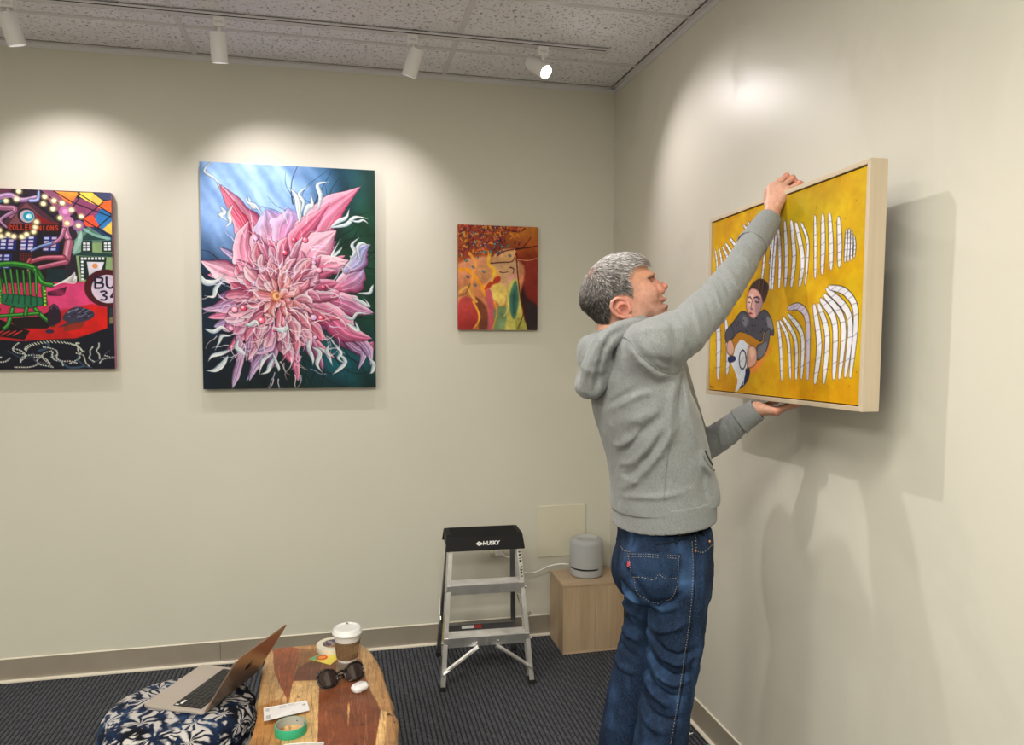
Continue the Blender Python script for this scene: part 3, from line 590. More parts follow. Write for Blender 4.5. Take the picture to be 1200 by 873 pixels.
# ---------------------------------------------------------------- materials
def mat(name, col=(.8, .8, .8), rough=.6, metal=0, spec=.5, build=None, **kw):
    m = bpy.data.materials.new(name); m.use_nodes = True; nt = m.node_tree; b = nt.nodes['Principled BSDF']
    b.inputs['Base Color'].default_value = (*col, 1); b.inputs['Roughness'].default_value = rough; b.inputs['Metallic'].default_value = metal
    b.inputs['Specular IOR Level'].default_value = spec
    for k, v in kw.items(): b.inputs[k.replace('_', ' ')].default_value = v
    if build: build(N(nt, b))
    return m
class N:
    """small node helper"""
    def __init__(s, nt, b): s.nt = nt; s.b = b; s._c = None
    def new(s, t, **kw):
        n = s.nt.nodes.new(t)
        for k, v in kw.items(): setattr(n, k, v)
        return n
    def L(s, a, b): s.nt.links.new(a, b)
    def coord(s, which='Object', scale=(1, 1, 1), rot=(0, 0, 0), loc=(0, 0, 0)):
        if s._c is None: s._c = s.new('ShaderNodeTexCoord')
        m = s.new('ShaderNodeMapping'); m.inputs['Scale'].default_value = scale; m.inputs['Rotation'].default_value = rot; m.inputs['Location'].default_value = loc
        s.L(s._c.outputs[which], m.inputs[0]); return m.outputs[0]
    def noise(s, v, scale, detail=3, rough=.5, dist=0):
        n = s.new('ShaderNodeTexNoise'); n.inputs['Scale'].default_value = scale; n.inputs['Detail'].default_value = detail; n.inputs['Roughness'].default_value = rough; n.inputs['Distortion'].default_value = dist
        s.L(v, n.inputs['Vector']); return n.outputs['Fac']
    def vor(s, v, scale, out='Distance', rnd=1):
        n = s.new('ShaderNodeTexVoronoi'); n.inputs['Scale'].default_value = scale; n.inputs['Randomness'].default_value = rnd; s.L(v, n.inputs['Vector']); return n.outputs[out]
    def ramp(s, f, stops, interp='LINEAR'):
        n = s.new('ShaderNodeValToRGB'); n.color_ramp.interpolation = interp; e = n.color_ramp.elements
        while len(e) < len(stops): e.new(.5)
        for i, (p, c) in enumerate(stops): e[i].position = p; e[i].color = (*c, 1) if not isinstance(c, (int, float)) else (c, c, c, 1)
        s.L(f, n.inputs[0]); return n.outputs[0]
    def mix(s, f, a, b, mode='MIX'):
        n = s.new('ShaderNodeMix', data_type='RGBA', blend_type=mode)
        for i, v in ((0, f), (6, a), (7, b)):
            if isinstance(v, (int, float)): n.inputs[i].default_value = v
            elif isinstance(v, tuple): n.inputs[i].default_value = (*v, 1)
            else: s.L(v, n.inputs[i])
        return n.outputs[2]
    def math(s, op, a, b=0, c=None):
        n = s.new('ShaderNodeMath', operation=op)
        for i, v in enumerate((a, b, c)):
            if v is None: continue
            if isinstance(v, (int, float)): n.inputs[i].default_value = v
            else: s.L(v, n.inputs[i])
        return n.outputs[0]
    def bump(s, h, strength=.3, dist=.002):
        n = s.new('ShaderNodeBump'); n.inputs['Strength'].default_value = strength; n.inputs['Distance'].default_value = dist; s.L(h, n.inputs['Height'])
        if s.b.inputs['Normal'].is_linked: s.L(s.b.inputs['Normal'].links[0].from_socket, n.inputs['Normal'])
        s.L(n.outputs[0], s.b.inputs['Normal'])
    def color(s, c): s.L(c, s.b.inputs['Base Color'])
    def rough(s, c): s.L(c, s.b.inputs['Roughness'])
    def attr(s, name): n = s.new('ShaderNodeAttribute', attribute_name=name); return n.outputs['Color']

def _wall(n):
    v = n.coord(); f = n.noise(v, 1.1, 4, .6)
    n.color(n.ramp(f, [(.3, (.665, .642, .55)), (.7, (.69, .668, .575))])); n.bump(n.noise(v, 260, 3), .10, .001); n.rough(n.ramp(n.noise(v, 2.2, 3, .5, .6), [(.35, .42), (.65, .62)]))
WALL = mat('wall_paint', rough=.5, spec=.35, build=_wall)
def _wall2(n):
    # touched up patches of slightly different sheen and tone, edges where the roller stopped
    v = n.coord(); f = n.noise(v, 1.1, 4, .6)
    p = n.ramp(n.noise(v, 1.5, 5, .55, .8), [(.50, 0), (.60, 1)])
    base = n.ramp(f, [(.3, (.665, .640, .555)), (.7, (.69, .662, .58))])
    n.color(n.mix(n.math('MULTIPLY', p, .4), base, (.605, .58, .505))); n.bump(n.noise(v, 260, 3), .10, .001); n.bump(n.noise(v, 5, 4), .06, .01)
    n.rough(n.mix(p, (.40, .40, .40), (.54, .54, .54)))
WALL_R = mat('wall_paint_touched_up', rough=.5, spec=.35, build=_wall2)
def _tile(n):
    v = n.coord(); d = n.noise(v, 62, 5, .72, .4)
    pits = n.ramp(d, [(.385, 0), (.43, 1)])
    n.color(n.mix(pits, (.40, .39, .40), n.ramp(n.noise(v, 9, 3), [(.3, (.85, .85, .90)), (.7, (.90, .90, .95))]))); n.bump(pits, .8, .004); n.bump(n.noise(v, 200, 2), .4, .001)
TILE = mat('mineral_fibre_tile', rough=.95, spec=.1, build=_tile)
GRID = mat('painted_grid_metal', (.70, .69, .71), .45)
def _vinyl(n):
    v = n.coord(); n.color(n.ramp(n.noise(v, 7, 4), [(.3, (.30, .26, .205)), (.7, (.335, .295, .235))])); n.bump(n.noise(v, 30, 3), .05, .002)
VINYL = mat('taupe_vinyl_base', rough=.42, build=_vinyl)
CREAM = mat('caulk_and_toe_highlight', (.78, .72, .60), .45)
def _carpet(n):
    v = n.coord(); s1 = n.noise(v, 210, 3, .7); s2 = n.noise(n.coord(scale=(1, .7, 1)), 75, 2, .7)
    sp = n.new('ShaderNodeSeparateXYZ'); n.L(v, sp.inputs[0])
    fr = n.math('FRACT', n.math('DIVIDE', n.math('SUBTRACT', sp.outputs[0], -3.6), .0205))
    yarn = n.ramp(fr, [(.02, 0), (.20, 1), (.70, 1), (.92, 0)])
    c = n.ramp(s1, [(.36, (.020, .021, .028)), (.5, (.052, .056, .072)), (.62, (.105, .11, .135)), (.76, (.24, .24, .27))])
    c = n.mix(.5, c, n.ramp(s2, [(.36, (.022, .024, .032)), (.66, (.125, .13, .16))]))
    n.color(n.mix(yarn, (.004, .004, .006), c)); n.bump(s1, .9, .004); n.bump(s2, .7, .005)
CARPET = mat('ribbed_carpet', rough=.95, spec=.1, Sheen_Weight=.1, build=_carpet)
def wood_mat(name, dark, light, scale=9, axis=2, rough=.5, streak=14):
    def b(n):
        sc = [1, 1, 1]; sc[axis] = .06
        v = n.coord(scale=tuple(sc)); g = n.noise(v, scale, 5, .6, 1.2); g2 = n.noise(v, scale*streak, 3, .6)
        c = n.ramp(g, [(.25, dark), (.5, tuple((a+b_)/2 for a, b_ in zip(dark, light))), (.72, light)])
        n.color(n.mix(n.math('MULTIPLY', g2, .5), c, tuple(x*.62 for x in dark))); n.bump(g2, .12, .001)
    return mat(name, rough=rough, build=b)
OAK = wood_mat('pale_oak_veneer', (.42, .29, .175), (.66, .50, .33), 7, 2, .48)
OAK_TOP = wood_mat('pale_oak_top', (.48, .34, .21), (.70, .54, .37), 7, 0, .42)
PINE_Y = wood_mat('bare_maple', (.54, .43, .30), (.66, .56, .42), 5, 1, .55, 9)
PINE_Z = wood_mat('bare_maple_upright', (.54, .43, .30), (.66, .56, .42), 5, 2, .55, 9)
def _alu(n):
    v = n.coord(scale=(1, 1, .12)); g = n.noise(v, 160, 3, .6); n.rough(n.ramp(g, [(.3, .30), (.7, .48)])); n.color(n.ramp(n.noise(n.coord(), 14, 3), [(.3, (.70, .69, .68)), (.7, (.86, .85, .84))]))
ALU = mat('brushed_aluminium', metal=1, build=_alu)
ALU_DARK = mat('shaded_galvanised_steel', (.26, .26, .27), .42, .9)  # stool's rear metal, its shade put into a darker colour
BLACK = mat('black_moulded_plastic', (.008, .008, .009), .6, 0, .25, build=lambda n: n.bump(n.noise(n.coord(), 420, 2), .15, .0006))
RUBBER = mat('black_rubber', (.010, .010, .010), .8)
WHITE_P = mat('white_plastic', (.80, .79, .76), .34)
WHITE_INK = mat('white_ink', (.85, .85, .84), .5)
RED_INK = mat('red_label', (.55, .05, .04), .5)
YEL_INK = mat('yellow_label', (.72, .52, .04), .5)
LAMP_WHITE = mat('white_powder_coat', (.86, .85, .85), .42)
IVORY = mat('ivory_plastic', (.72, .68, .50), .42)
STEEL = mat('rivet_steel', (.62, .61, .60), .28, 1)
def glow(name, col, st):
    m = bpy.data.materials.new(name); m.use_nodes = True; b = m.node_tree.nodes['Principled BSDF']
    b.inputs['Base Color'].default_value = (.8, .8, .8, 1); b.inputs['Emission Color'].default_value = (*col, 1); b.inputs['Emission Strength'].default_value = st; return m
LENS = glow('lit_lens', (1, .97, .92), 30); LENS_DIM = glow('recessed_lens', (1, .97, .92), 3)
PANEL_M = glow('ceiling_panel_diffuser', (1, .94, .82), 3)
def _paint(n): n.color(n.attr('paint')); n.bump(n.noise(n.coord(), 90, 4), .18, .001)
PAINT = mat('oil_paint_on_canvas', rough=.55, spec=.22, build=_paint)

def canvas_mesh(name, cv, o, du, dv, parent, thick=None, material=None, label=None, warp=None):
    """a painted sheet: top left corner o, du across, dv down (world vectors); colours ride on its vertices"""
    h, w = cv.h, cv.w
    gu = np.linspace(0, 1, w); gv = np.linspace(0, 1, h)
    P = np.array(o)[None, None]+gu[None, :, None]*np.array(du)[None, None]+gv[:, None, None]*np.array(dv)[None, None] if warp is None else warp(gu, gv)
    me = bpy.data.meshes.new(name)
    idx = np.arange(w*h).reshape(h, w)
    q = np.stack([idx[:-1, :-1], idx[1:, :-1], idx[1:, 1:], idx[:-1, 1:]], -1).reshape(-1, 4)
    me.vertices.add(w*h); me.vertices.foreach_set('co', P.reshape(-1).astype(np.float32))
    me.loops.add(q.size); me.loops.foreach_set('vertex_index', q.reshape(-1).astype(np.int32))
    me.polygons.add(len(q)); me.polygons.foreach_set('loop_start', np.arange(0, q.size, 4, dtype=np.int32))
    me.update(calc_edges=True)
    set_paint(me, np.clip(cv.im.reshape(-1, 3), 0, 1))
    return link(name, me, material or PAINT, parent, label)
def set_paint(me, rgb):
    lin = np.where(rgb <= .04045, rgb/12.92, ((rgb+.055)/1.055)**2.4)
    a = me.color_attributes.new('paint', 'FLOAT_COLOR', 'POINT')
    a.data.foreach_set('color', np.c_[lin, np.ones(len(lin))].astype(np.float32).reshape(-1))

# ---------------------------------------------------------------- distance fields and surface nets, for the figure
class Field:
    def __init__(s, lo, hi, h):
        s.h = h; s.lo = np.array(lo, float); s.n = np.ceil((np.array(hi)-s.lo)/h).astype(int)+1
        s.ax = [(s.lo[i]+np.arange(s.n[i])*h).astype(np.float32) for i in range(3)]
        s.F = np.full(s.n, .2, np.float32)
    def win(s, lo, hi):
        a = np.clip(np.floor((np.array(lo, float)-s.lo)/s.h).astype(int), 0, s.n); b = np.clip(np.ceil((np.array(hi, float)-s.lo)/s.h).astype(int)+1, 0, s.n)
        if (b-a).min() < 1: return None
        sl = tuple(slice(i, j) for i, j in zip(a, b))
        return sl, s.ax[0][sl[0]][:, None, None], s.ax[1][sl[1]][None, :, None], s.ax[2][sl[2]][None, None, :]
    def comb(s, sl, d, k, sub=False):
        a = s.F[sl]
        if sub:
            d = -d
            if k: h = np.clip(.5-.5*(d-a)/(-k)*-1, 0, 1) if False else np.clip(.5+.5*(d-a)/k, 0, 1); s.F[sl] = a*(1-h)+d*h+k*h*(1-h)
            else: s.F[sl] = np.maximum(a, d)
        elif k: h = np.clip(.5+.5*(a-d)/k, 0, 1); s.F[sl] = a*(1-h)+d*h-k*h*(1-h)
        else: s.F[sl] = np.minimum(a, d)
    def ell(s, c, r, k=.01, R=None, sub=False):
        c = np.array(c, float); m = max(r)+.03+k; w_ = s.win(c-m, c+m)
        if w_ is None: return
        sl, X, Y, Z = w_; X = X-c[0]; Y = Y-c[1]; Z = Z-c[2]
        if R is not None:
            R = np.array(R); X, Y, Z = X*R[0, 0]+Y*R[1, 0]+Z*R[2, 0], X*R[0, 1]+Y*R[1, 1]+Z*R[2, 1], X*R[0, 2]+Y*R[1, 2]+Z*R[2, 2]
        k0 = np.sqrt((X/r[0])**2+(Y/r[1])**2+(Z/r[2])**2); k1 = np.sqrt((X/r[0]**2)**2+(Y/r[1]**2)**2+(Z/r[2]**2)**2)+1e-6
        s.comb(sl, k0*(k0-1)/k1, k, sub)
    def chain(s, P, r, k=.01, sub=False, flat=None):
        """tapered limb through points P with radii r; the links are joined exactly, the whole is blended by k"""
        P = [np.array(p, float) for p in P]; r = list(r) if hasattr(r, '__len__') else [r]*len(P)
        m = max(r)+.03+k; lo = np.min(P, 0)-m; hi = np.max(P, 0)+m; w_ = s.win(lo, hi)
        if w_ is None: return
        sl, X, Y, Z = w_; best = None
        for i in range(len(P)-1):
            a, b = P[i], P[i+1]; d = b-a; L = d@d+1e-12
            t = np.clip(((X-a[0])*d[0]+(Y-a[1])*d[1]+(Z-a[2])*d[2])/L, 0, 1)
            q = np.sqrt((X-a[0]-t*d[0])**2+(Y-a[1]-t*d[1])**2+(Z-a[2]-t*d[2])**2)-(r[i]+(r[i+1]-r[i])*t)
            best = q if best is None else np.minimum(best, q)
        s.comb(sl, best, k, sub)
    def column(s, rows, k=.01, p=2.0, head=0.0):
        """rows of (z, cx, cy, a, b): stacked oval sections, a along the heading, b across"""
        rows = sorted(rows); R = np.array(rows, float); zs = R[:, 0]; m = .06
        lo = (min(R[:, 1]-R[:, 3].max())-m, min(R[:, 2]-R[:, 4].max())-m, zs[0]-m); hi = (max(R[:, 1]+R[:, 3].max())+m, max(R[:, 2]+R[:, 4].max())+m, zs[-1]+m)
        w_ = s.win(lo, hi)
        if w_ is None: return
        sl, X, Y, Z = w_; z = Z[0, 0]
        def ip(j):
            q = smooth(np.c_[zs, R[:, j]], 6); return np.interp(z, q[:, 0], q[:, 1])[None, None, :].astype(np.float32)
        cx, cy, a, b = ip(1), ip(2), ip(3), ip(4); c_, s_ = math.cos(head), math.sin(head)
        u = ((X-cx)*c_+(Y-cy)*s_)/a; v = (-(X-cx)*s_+(Y-cy)*c_)/b
        q = (np.abs(u)**p+np.abs(v)**p)**(1/p); d = (q-1)*np.minimum(a, b)
        e = np.maximum(zs[0]-Z, Z-zs[-1]); d = np.where(e > 0, np.sqrt(np.maximum(d, 0)**2+e**2)+np.minimum(np.maximum(d, e), 0), d)
        d = np.maximum(d, e)
        s.comb(sl, d, k)
    def ridge(s, pts, r, amp, proj, side=None, ends=True):
        """raise (amp > 0) or press (amp < 0) a fold along a line given in the plane of proj = (origin, axis)"""
        P = np.array(pts, float); lo = P.min(0); hi = P.max(0)
        w_ = s.win((lo[0]-.25, lo[1]-.25, lo[2]-3*r), (hi[0]+.25, hi[1]+.30, hi[2]+3*r))
        if w_ is None: return
        sl, X, Y, Z = w_; U = X*proj[0]+Y*proj[1]; u = P[:, 0]*proj[0]+P[:, 1]*proj[1]; z = P[:, 2]
        best = np.full(np.broadcast(U, Z).shape, 1e3, np.float32); bt = np.zeros_like(best); n = len(P)-1
        for i in range(n):
            du, dz = u[i+1]-u[i], z[i+1]-z[i]; t = np.clip(((U-u[i])*du+(Z-z[i])*dz)/(du*du+dz*dz+1e-9), 0, 1)
            q = (U-u[i]-t*du)**2+(Z-z[i]-t*dz)**2; m = q < best; best = np.where(m, q, best); bt = np.where(m, (i+t)/n, bt)
        g = np.exp(-best/(r*r))*(np.sin(np.pi*np.clip(bt, .02, .98))**.6 if ends else 1)
        if side is not None: g = g*np.clip((side-Y)/.04+.5, 0, 1)
        s.F[sl] -= amp*g
    def mesh(s, name):
        F = s.F; n = F.shape; ins = F < 0
        cn = tuple(i-1 for i in n); acc = np.zeros(cn+(3,), np.float32); cnt = np.zeros(cn, np.float32)
        E = []
        for a in range(3):
            o = [(0, 0, 0)]
            b, c = [i for i in range(3) if i != a]
            for i in (0, 1):
                for j in (0, 1):
                    st = [0, 0, 0]; st[b] = i; st[c] = j; E.append((a, tuple(st)))
        for a, st in E:
            s0 = tuple(slice(st[i], st[i]+cn[i]) for i in range(3)); en = list(st); en[a] += 1; s1 = tuple(slice(en[i], en[i]+cn[i]) for i in range(3))
            m = ins[s0] != ins[s1]; I = np.nonzero(m); f0 = F[s0][I]; f1 = F[s1][I]; t = f0/(f0-f1)
            for i in range(3): acc[I+(i,)] += st[i]+(t if i == a else 0)
            cnt[I] += 1
        act = cnt > 0; I = np.nonzero(act); vid = np.full(cn, -1, np.int64); vid[I] = np.arange(len(I[0]))
        V = acc[I]/cnt[I][:, None]+np.stack(I, 1); V = V*s.h+s.lo
        Q = []
        for a in range(3):
            b, c = (a+1) % 3, (a+2) % 3
            sl0 = [slice(1, -1)]*3; sl0[a] = slice(0, -1); sl1 = list(sl0); sl1[a] = slice(1, None)
            i0 = ins[tuple(sl0)]; i1 = ins[tuple(sl1)]; m = i0 != i1; I = np.nonzero(m); fl = i0[I]
            base = [I[0]+sl0[0].start, I[1]+sl0[1].start, I[2]+sl0[2].start]
            def cell(db, dc):
                q = [x.copy() for x in base]; q[b] -= db; q[c] -= dc; return vid[tuple(q)]
            q = np.stack([cell(1, 1), cell(0, 1), cell(0, 0), cell(1, 0)], 1)
            q[~fl] = q[~fl][:, ::-1]; Q.append(q)
        return V, np.concatenate(Q)
def np_mesh(name, V, Q):
    me = bpy.data.meshes.new(name)
    me.vertices.add(len(V)); me.vertices.foreach_set('co', np.asarray(V, np.float32).reshape(-1))
    me.loops.add(Q.size); me.loops.foreach_set('vertex_index', Q.reshape(-1).astype(np.int32))
    me.polygons.add(len(Q)); me.polygons.foreach_set('loop_start', np.arange(0, Q.size, Q.shape[1], dtype=np.int32))
    me.update(calc_edges=True); me.validate(); me.shade_smooth(); return me
def relax(V, Q, it=2, lam=.5):
    """a little Laplacian smoothing to take the grid out of the surface"""
    e = np.concatenate([Q[:, [0, 1]], Q[:, [1, 2]], Q[:, [2, 3]], Q[:, [3, 0]]]); V = V.astype(np.float64)
    cnt = np.bincount(e.ravel(), minlength=len(V))[:, None]
    for k in range(it):
        acc = np.stack([np.bincount(e[:, 0], V[e[:, 1], j], len(V))+np.bincount(e[:, 1], V[e[:, 0], j], len(V)) for j in range(3)], 1)
        V = V+(acc/np.maximum(cnt, 1)-V)*(lam if k % 2 == 0 else -lam*1.04)
    return V
def vnoise(P, scale, seed=0):
    """smooth value noise on points"""
    r = np.random.RandomState(seed); T = r.rand(32, 32, 32); q = np.asarray(P)*scale+100; i = np.floor(q).astype(int); f = q-i; f = f*f*(3-2*f); o = 0
    for a in (0, 1):
        for b in (0, 1):
            for c in (0, 1):
                o = o+T[(i[:, 0]+a) % 32, (i[:, 1]+b) % 32, (i[:, 2]+c) % 32]*(f[:, 0] if a else 1-f[:, 0])*(f[:, 1] if b else 1-f[:, 1])*(f[:, 2] if c else 1-f[:, 2])
    return o-.5
# ---------------------------------------------------------------- room shell
def struct(name, bm, m, **k): return obj(name, bm, m, kind='structure', **k)
b = B()                                            # looped ribs running towards the back wall
pitch = .0205; x = XL; prof = []
while x < XR:
    prof += [(x, -.006), (x+pitch*.18, -.0022), (x+pitch*.42, 0), (x+pitch*.62, -.0006), (x+pitch*.86, -.0045)]; x += pitch
prof.append((XR+.02, -.006))
ys = [YF, -1, 0, 1, 1.6, 2.0, 2.4, 2.8, 3.2, 3.6, YB+.02]
rows = [[b.verts.new((px_, yy, pz)) for px_, pz in prof] for yy in ys]
for i in range(len(ys)-1):
    for j in range(len(prof)-1): b.faces.new((rows[i][j], rows[i][j+1], rows[i+1][j+1], rows[i+1][j]))
struct('floor', b, CARPET, smooth=True)
b = B(); span(b, XL-.1, XR+.1, YF-.1, YB+.1, -.12, -.0065); struct('trim_1', b, RUBBER)
b = B(); span(b, XL, XR, YB, YB+.1, 0, ZC+.2); struct('wall_back', b, WALL)
b = B(); span(b, XR, XR+.1, YF, YB+.1, 0, ZC+.2); struct('wall_right', b, WALL_R)
b = B(); span(b, XL-.1, XL, YF, YB+.1, 0, ZC+.2); struct('wall_left', b, WALL)
b = B(); span(b, XL-.1, XR+.1, YF-.1, YF, 0, ZC+.2); struct('wall_front', b, WALL)
b = B(); span(b, XL-.1, XR+.1, YF-.1, YB+.1, ZC+.05, ZC+.15); ceil = struct('ceiling', b, GRID)
XS = [XL+.02, -3.13, -1.91, -.689, .531, XR-.022]; YS = [YB-.022, 3.62, 3.02, 2.42, 1.82, 1.22, .62, .02, -.58, -1.18, -1.78, -2.38, -2.98, YF+.02]
b_t = 0
for i in range(len(XS)-1):
    for j in range(len(YS)-1):
        x0, x1, y1, y0 = XS[i], XS[i+1], YS[j], YS[j+1]
        bb = B(); span(bb, x0+.010, x1-.010, y0+.010, y1-.010, ZC+.002, ZC+.018); obj('ceiling_tile', bb, TILE, ceil)
for xx in XS[1:-1]:
    bb = B(); span(bb, xx-.012, xx+.012, YF, YB, ZC-.001, ZC+.004); span(bb, xx-.002, xx+.002, YF, YB, ZC+.004, ZC+.04); obj('grid_bar', bb, GRID, ceil)
for yy in YS[1:-1]:
    bb = B(); span(bb, XL, XR, yy-.012, yy+.012, ZC-.002, ZC+.003); span(bb, XL, XR, yy-.002, yy+.002, ZC+.003, ZC+.04); obj('grid_bar', bb, GRID, ceil)
def wall_angle(x0, x1, y0, y1, horiz):
    bb = B()
    if horiz: span(bb, x0, x1, YB-.024, YB, ZC-.002, ZC+.001); span(bb, x0, x1, YB-.003, YB-.0005, ZC-.024, ZC-.002)
    else: span(bb, XR-.024, XR, y0, y1, ZC-.002, ZC+.001); span(bb, XR-.003, XR-.0005, y0, y1, ZC-.024, ZC-.002)
    obj('wall_angle', bb, GRID, ceil)
wall_angle(XL, XR, 0, 0, True); wall_angle(0, 0, YF, YB, False)
# vinyl cove base: flat face, caulk bead on top, toe that flares on to the carpet
def cove(name, pts_fn, L0, L1, cuts, label=None):
    r_ = bpy.data.objects.new(name, None)
    prof = [(0, .112), (.0045, .112), (.005, .02), (.008, .010), (.017, .0035), (.017, 0), (0, 0)]
    bb = B(); A = [bb.verts.new(pts_fn(L0, o, z)) for o, z in prof]; C_ = [bb.verts.new(pts_fn(L1, o, z)) for o, z in prof]
    n = len(prof); bb.faces.new(A); bb.faces.new(C_[::-1])
    for i in range(n): bb.faces.new((A[i], A[(i+1) % n], C_[(i+1) % n], C_[i]))
    o = struct(name, bb, VINYL)
    for nm, prof2 in (('toe_highlight', [(.0075, .012), (.0195, .006), (.0195, .0), (.005, .0)]), ('caulk_bead', [(0, .117), (.005, .1155), (.0062, .1125), (0, .111)])):  # toe strip: light caught by the cove toe, put in as cream
        bb = B(); A = [bb.verts.new(pts_fn(L0, o_, z)) for o_, z in prof2]; C_ = [bb.verts.new(pts_fn(L1, o_, z)) for o_, z in prof2]
        n = len(prof2); bb.faces.new(A); bb.faces.new(C_[::-1])
        for i in range(n): bb.faces.new((A[i], A[(i+1) % n], C_[(i+1) % n], C_[i]))
        obj(nm, bb, CREAM, o)
    for c_ in cuts:
        bb = B(); a0 = pts_fn(c_-.0008, .0042, .001); a1 = pts_fn(c_+.0008, .0056, .112); span(bb, min(a0[0], a1[0]), max(a0[0], a1[0]), min(a0[1], a1[1]), max(a0[1], a1[1]), .012, .112); obj('joint', bb, BLACK, o)
cove('baseboard_back', lambda l, o, z: (l, YB-o, z), XL, XR-.017, (-.62, .6))
cove('baseboard_right', lambda l, o, z: (XR-o, l, z), YF, YB-.017, (1.1,))
cove('baseboard_left', lambda l, o, z: (XL+o, l, z), YF, YB-.017, ())
for px_, py_ in PANELS:
    t = thing('ceiling_panel_light', 'flat rectangular office ceiling light, %s pair, on the %s, out of the photo' % ('nearer' if py_ > 0 else 'farther back', 'left' if px_ < -1 else 'right'), 'ceiling light', (px_, py_, ZC), 0, 'office ceiling lights')
    bb = B(); span(bb, px_-.57, px_+.57, py_-.28, py_+.28, ZC-.012, ZC-.003); obj('frame', bb, LAMP_WHITE, t)
    bb = B(); span(bb, px_-.54, px_+.54, py_-.25, py_+.25, ZC-.015, ZC-.0121); obj('diffuser', bb, PANEL_M, t)

# ---------------------------------------------------------------- light track and its four spotlights
TY = 3.445
t = thing('light_track', 'long white ceiling track that carries the four spotlights', 'track', (0, TY, ZC-.004))
b = B(); span(b, -2.6, 1.235, TY-.0155, TY+.0155, ZC-.016, ZC-.003); span(b, -2.6, 1.235, TY-.0190, TY+.0190, ZC-.0125, ZC-.003); obj('rail', b, GRID, t)
b = B(); span(b, -2.6, 1.232, TY-.0192, TY-.0156, ZC-.0150, ZC-.0128); span(b, -2.6, 1.232, TY+.0156, TY+.0192, ZC-.0150, ZC-.0128); obj('shadow_gap_strip', b, RUBBER, t)  # black strips standing in for the shadow gaps along the track
b = B(); span(b, 1.235, 1.247, TY-.0205, TY+.0205, ZC-.0165, ZC-.003); obj('end_cap', b, GRID, t)
SL = ['leftmost white track spotlight, cut by the left edge of the photo', 'white track spotlight above the big pink flower painting, hanging straight', 'white track spotlight tilted, third along the track above blank wall', 'lit white track spotlight nearest the corner, glowing lens aimed at the man']
# pivot (top of housing) and axis of each housing
HEADS = [((-1.310, 3.455, 2.975), (.22, .25, -1)), ((-.508, 3.455, 2.972), (.03, .22, -1)), ((.340, 3.455, 2.975), (-.30, .30, -1)), ((.905, 3.46, 2.945), None)]
for i, ((lx, ly), aim, watt, cone, blend) in enumerate(SPOTS):
    piv, ax = HEADS[i]; piv = Vector(piv); axis = Vector(ax).normalized() if ax else Vector((.44, -.72, -.60)).normalized()
    t = thing('track_spotlight', SL[i], 'spotlight', (lx, TY, ZC-.016), 0, 'track spotlights')
    ax_x = {0: -1.300, 1: -.498, 2: .320, 3: .925}[i]
    b = B(); span(b, ax_x-.024, ax_x+.024, TY-.018, TY+.018, ZC-.058, ZC-.0165); ad = obj('adapter', b, LAMP_WHITE, t, bevel=.003)
    b = B(); span(b, ax_x-.016, ax_x+.014, TY-.0205, TY-.0181, ZC-.046, ZC-.036); obj('latch', b, GRID, ad)
    b = B(); top = Vector((ax_x, TY, ZC-.058)); tube(b, [top, Vector((ax_x, TY, piv.z+(.02 if i != 3 else -.02))), piv+axis*.03], .0075, 10); obj('stem', b, LAMP_WHITE, t, smooth=True, sharp=40)
    R_ = .034; Lh = .122; c0 = piv if ax else piv-axis*.055
    b = B(); lathe(b, [(0, .004), (R_*.80, .004), (R_*.82, .0), (R_*.94, 0), (R_, .005), (R_, Lh), (R_-.004, Lh+.001), (R_-.004, Lh-.075)], c0, 40, axis); obj('housing', b, LAMP_WHITE, t, smooth=True, sharp=35)
    b = B(); lathe(b, [(R_*.80, .0042), (R_*.86, -.0006), (R_*.80, -.0006)], c0, 40, axis); obj('cap_groove', b, RUBBER, t)
    b = B(); rc = .0055 if i == 3 else .07; lathe(b, [(0, Lh-rc), (R_-.0045, Lh-rc)], c0, 40, axis); obj('lens', b, LENS if i == 3 else LENS_DIM, t, label='glowing white lens' if i == 3 else None)
    d = bpy.data.lights.new('spot', 'SPOT'); d.energy = watt; d.color = (1, .93, .93); d.spot_size = math.radians(cone); d.spot_blend = blend; d.shadow_soft_size = .022
    o = bpy.data.objects.new('spot_lamp', d); COL.objects.link(o); p0 = c0+axis*(Lh+.012); o.rotation_euler = (Vector(aim)-p0).to_track_quat('-Z', 'Y').to_euler()
    o.location = p0-Vector(t.location); o.parent = t

ML_ = ['round white ceiling spotlight overhead of the man, out of the photo', 'round white ceiling spotlight left of the camera, out of the photo']
for i, ((lx, ly), aim, watt, cone) in enumerate(MORE):
    t = thing('ceiling_spotlight', ML_[i], 'spotlight', (lx, ly, ZC-.002)); c0 = Vector((lx, ly, ZC-.09)); axis = (Vector(aim)-c0).normalized()
    b = B(); lathe(b, [(0, -.002), (.05, -.002), (.05, -.014), (0, -.016)], (lx, ly, ZC), 32); obj('canopy', b, LAMP_WHITE, t)
    b = B(); tube(b, [(lx, ly, ZC-.015), (lx, ly, ZC-.09)], .007, 8); obj('stem', b, LAMP_WHITE, t)
    b = B(); lathe(b, [(0, -.02), (.032, -.02), (.034, .09), (.030, .09), (.030, .084)], c0, 32, axis); obj('housing', b, LAMP_WHITE, t)
    b = B(); lathe(b, [(0, .085), (.0295, .085)], c0, 32, axis); obj('lens', b, LENS, t)
    d = bpy.data.lights.new('spot', 'SPOT'); d.energy = watt; d.color = (1, .94, .93); d.spot_size = math.radians(cone); d.spot_blend = 1; d.shadow_soft_size = (.022, .07)[i]
    o = bpy.data.objects.new('spot_lamp', d); COL.objects.link(o); p0 = c0+axis*.10; o.rotation_euler = (Vector(aim)-p0).to_track_quat('-Z', 'Y').to_euler(); o.location = p0-Vector(t.location); o.parent = t
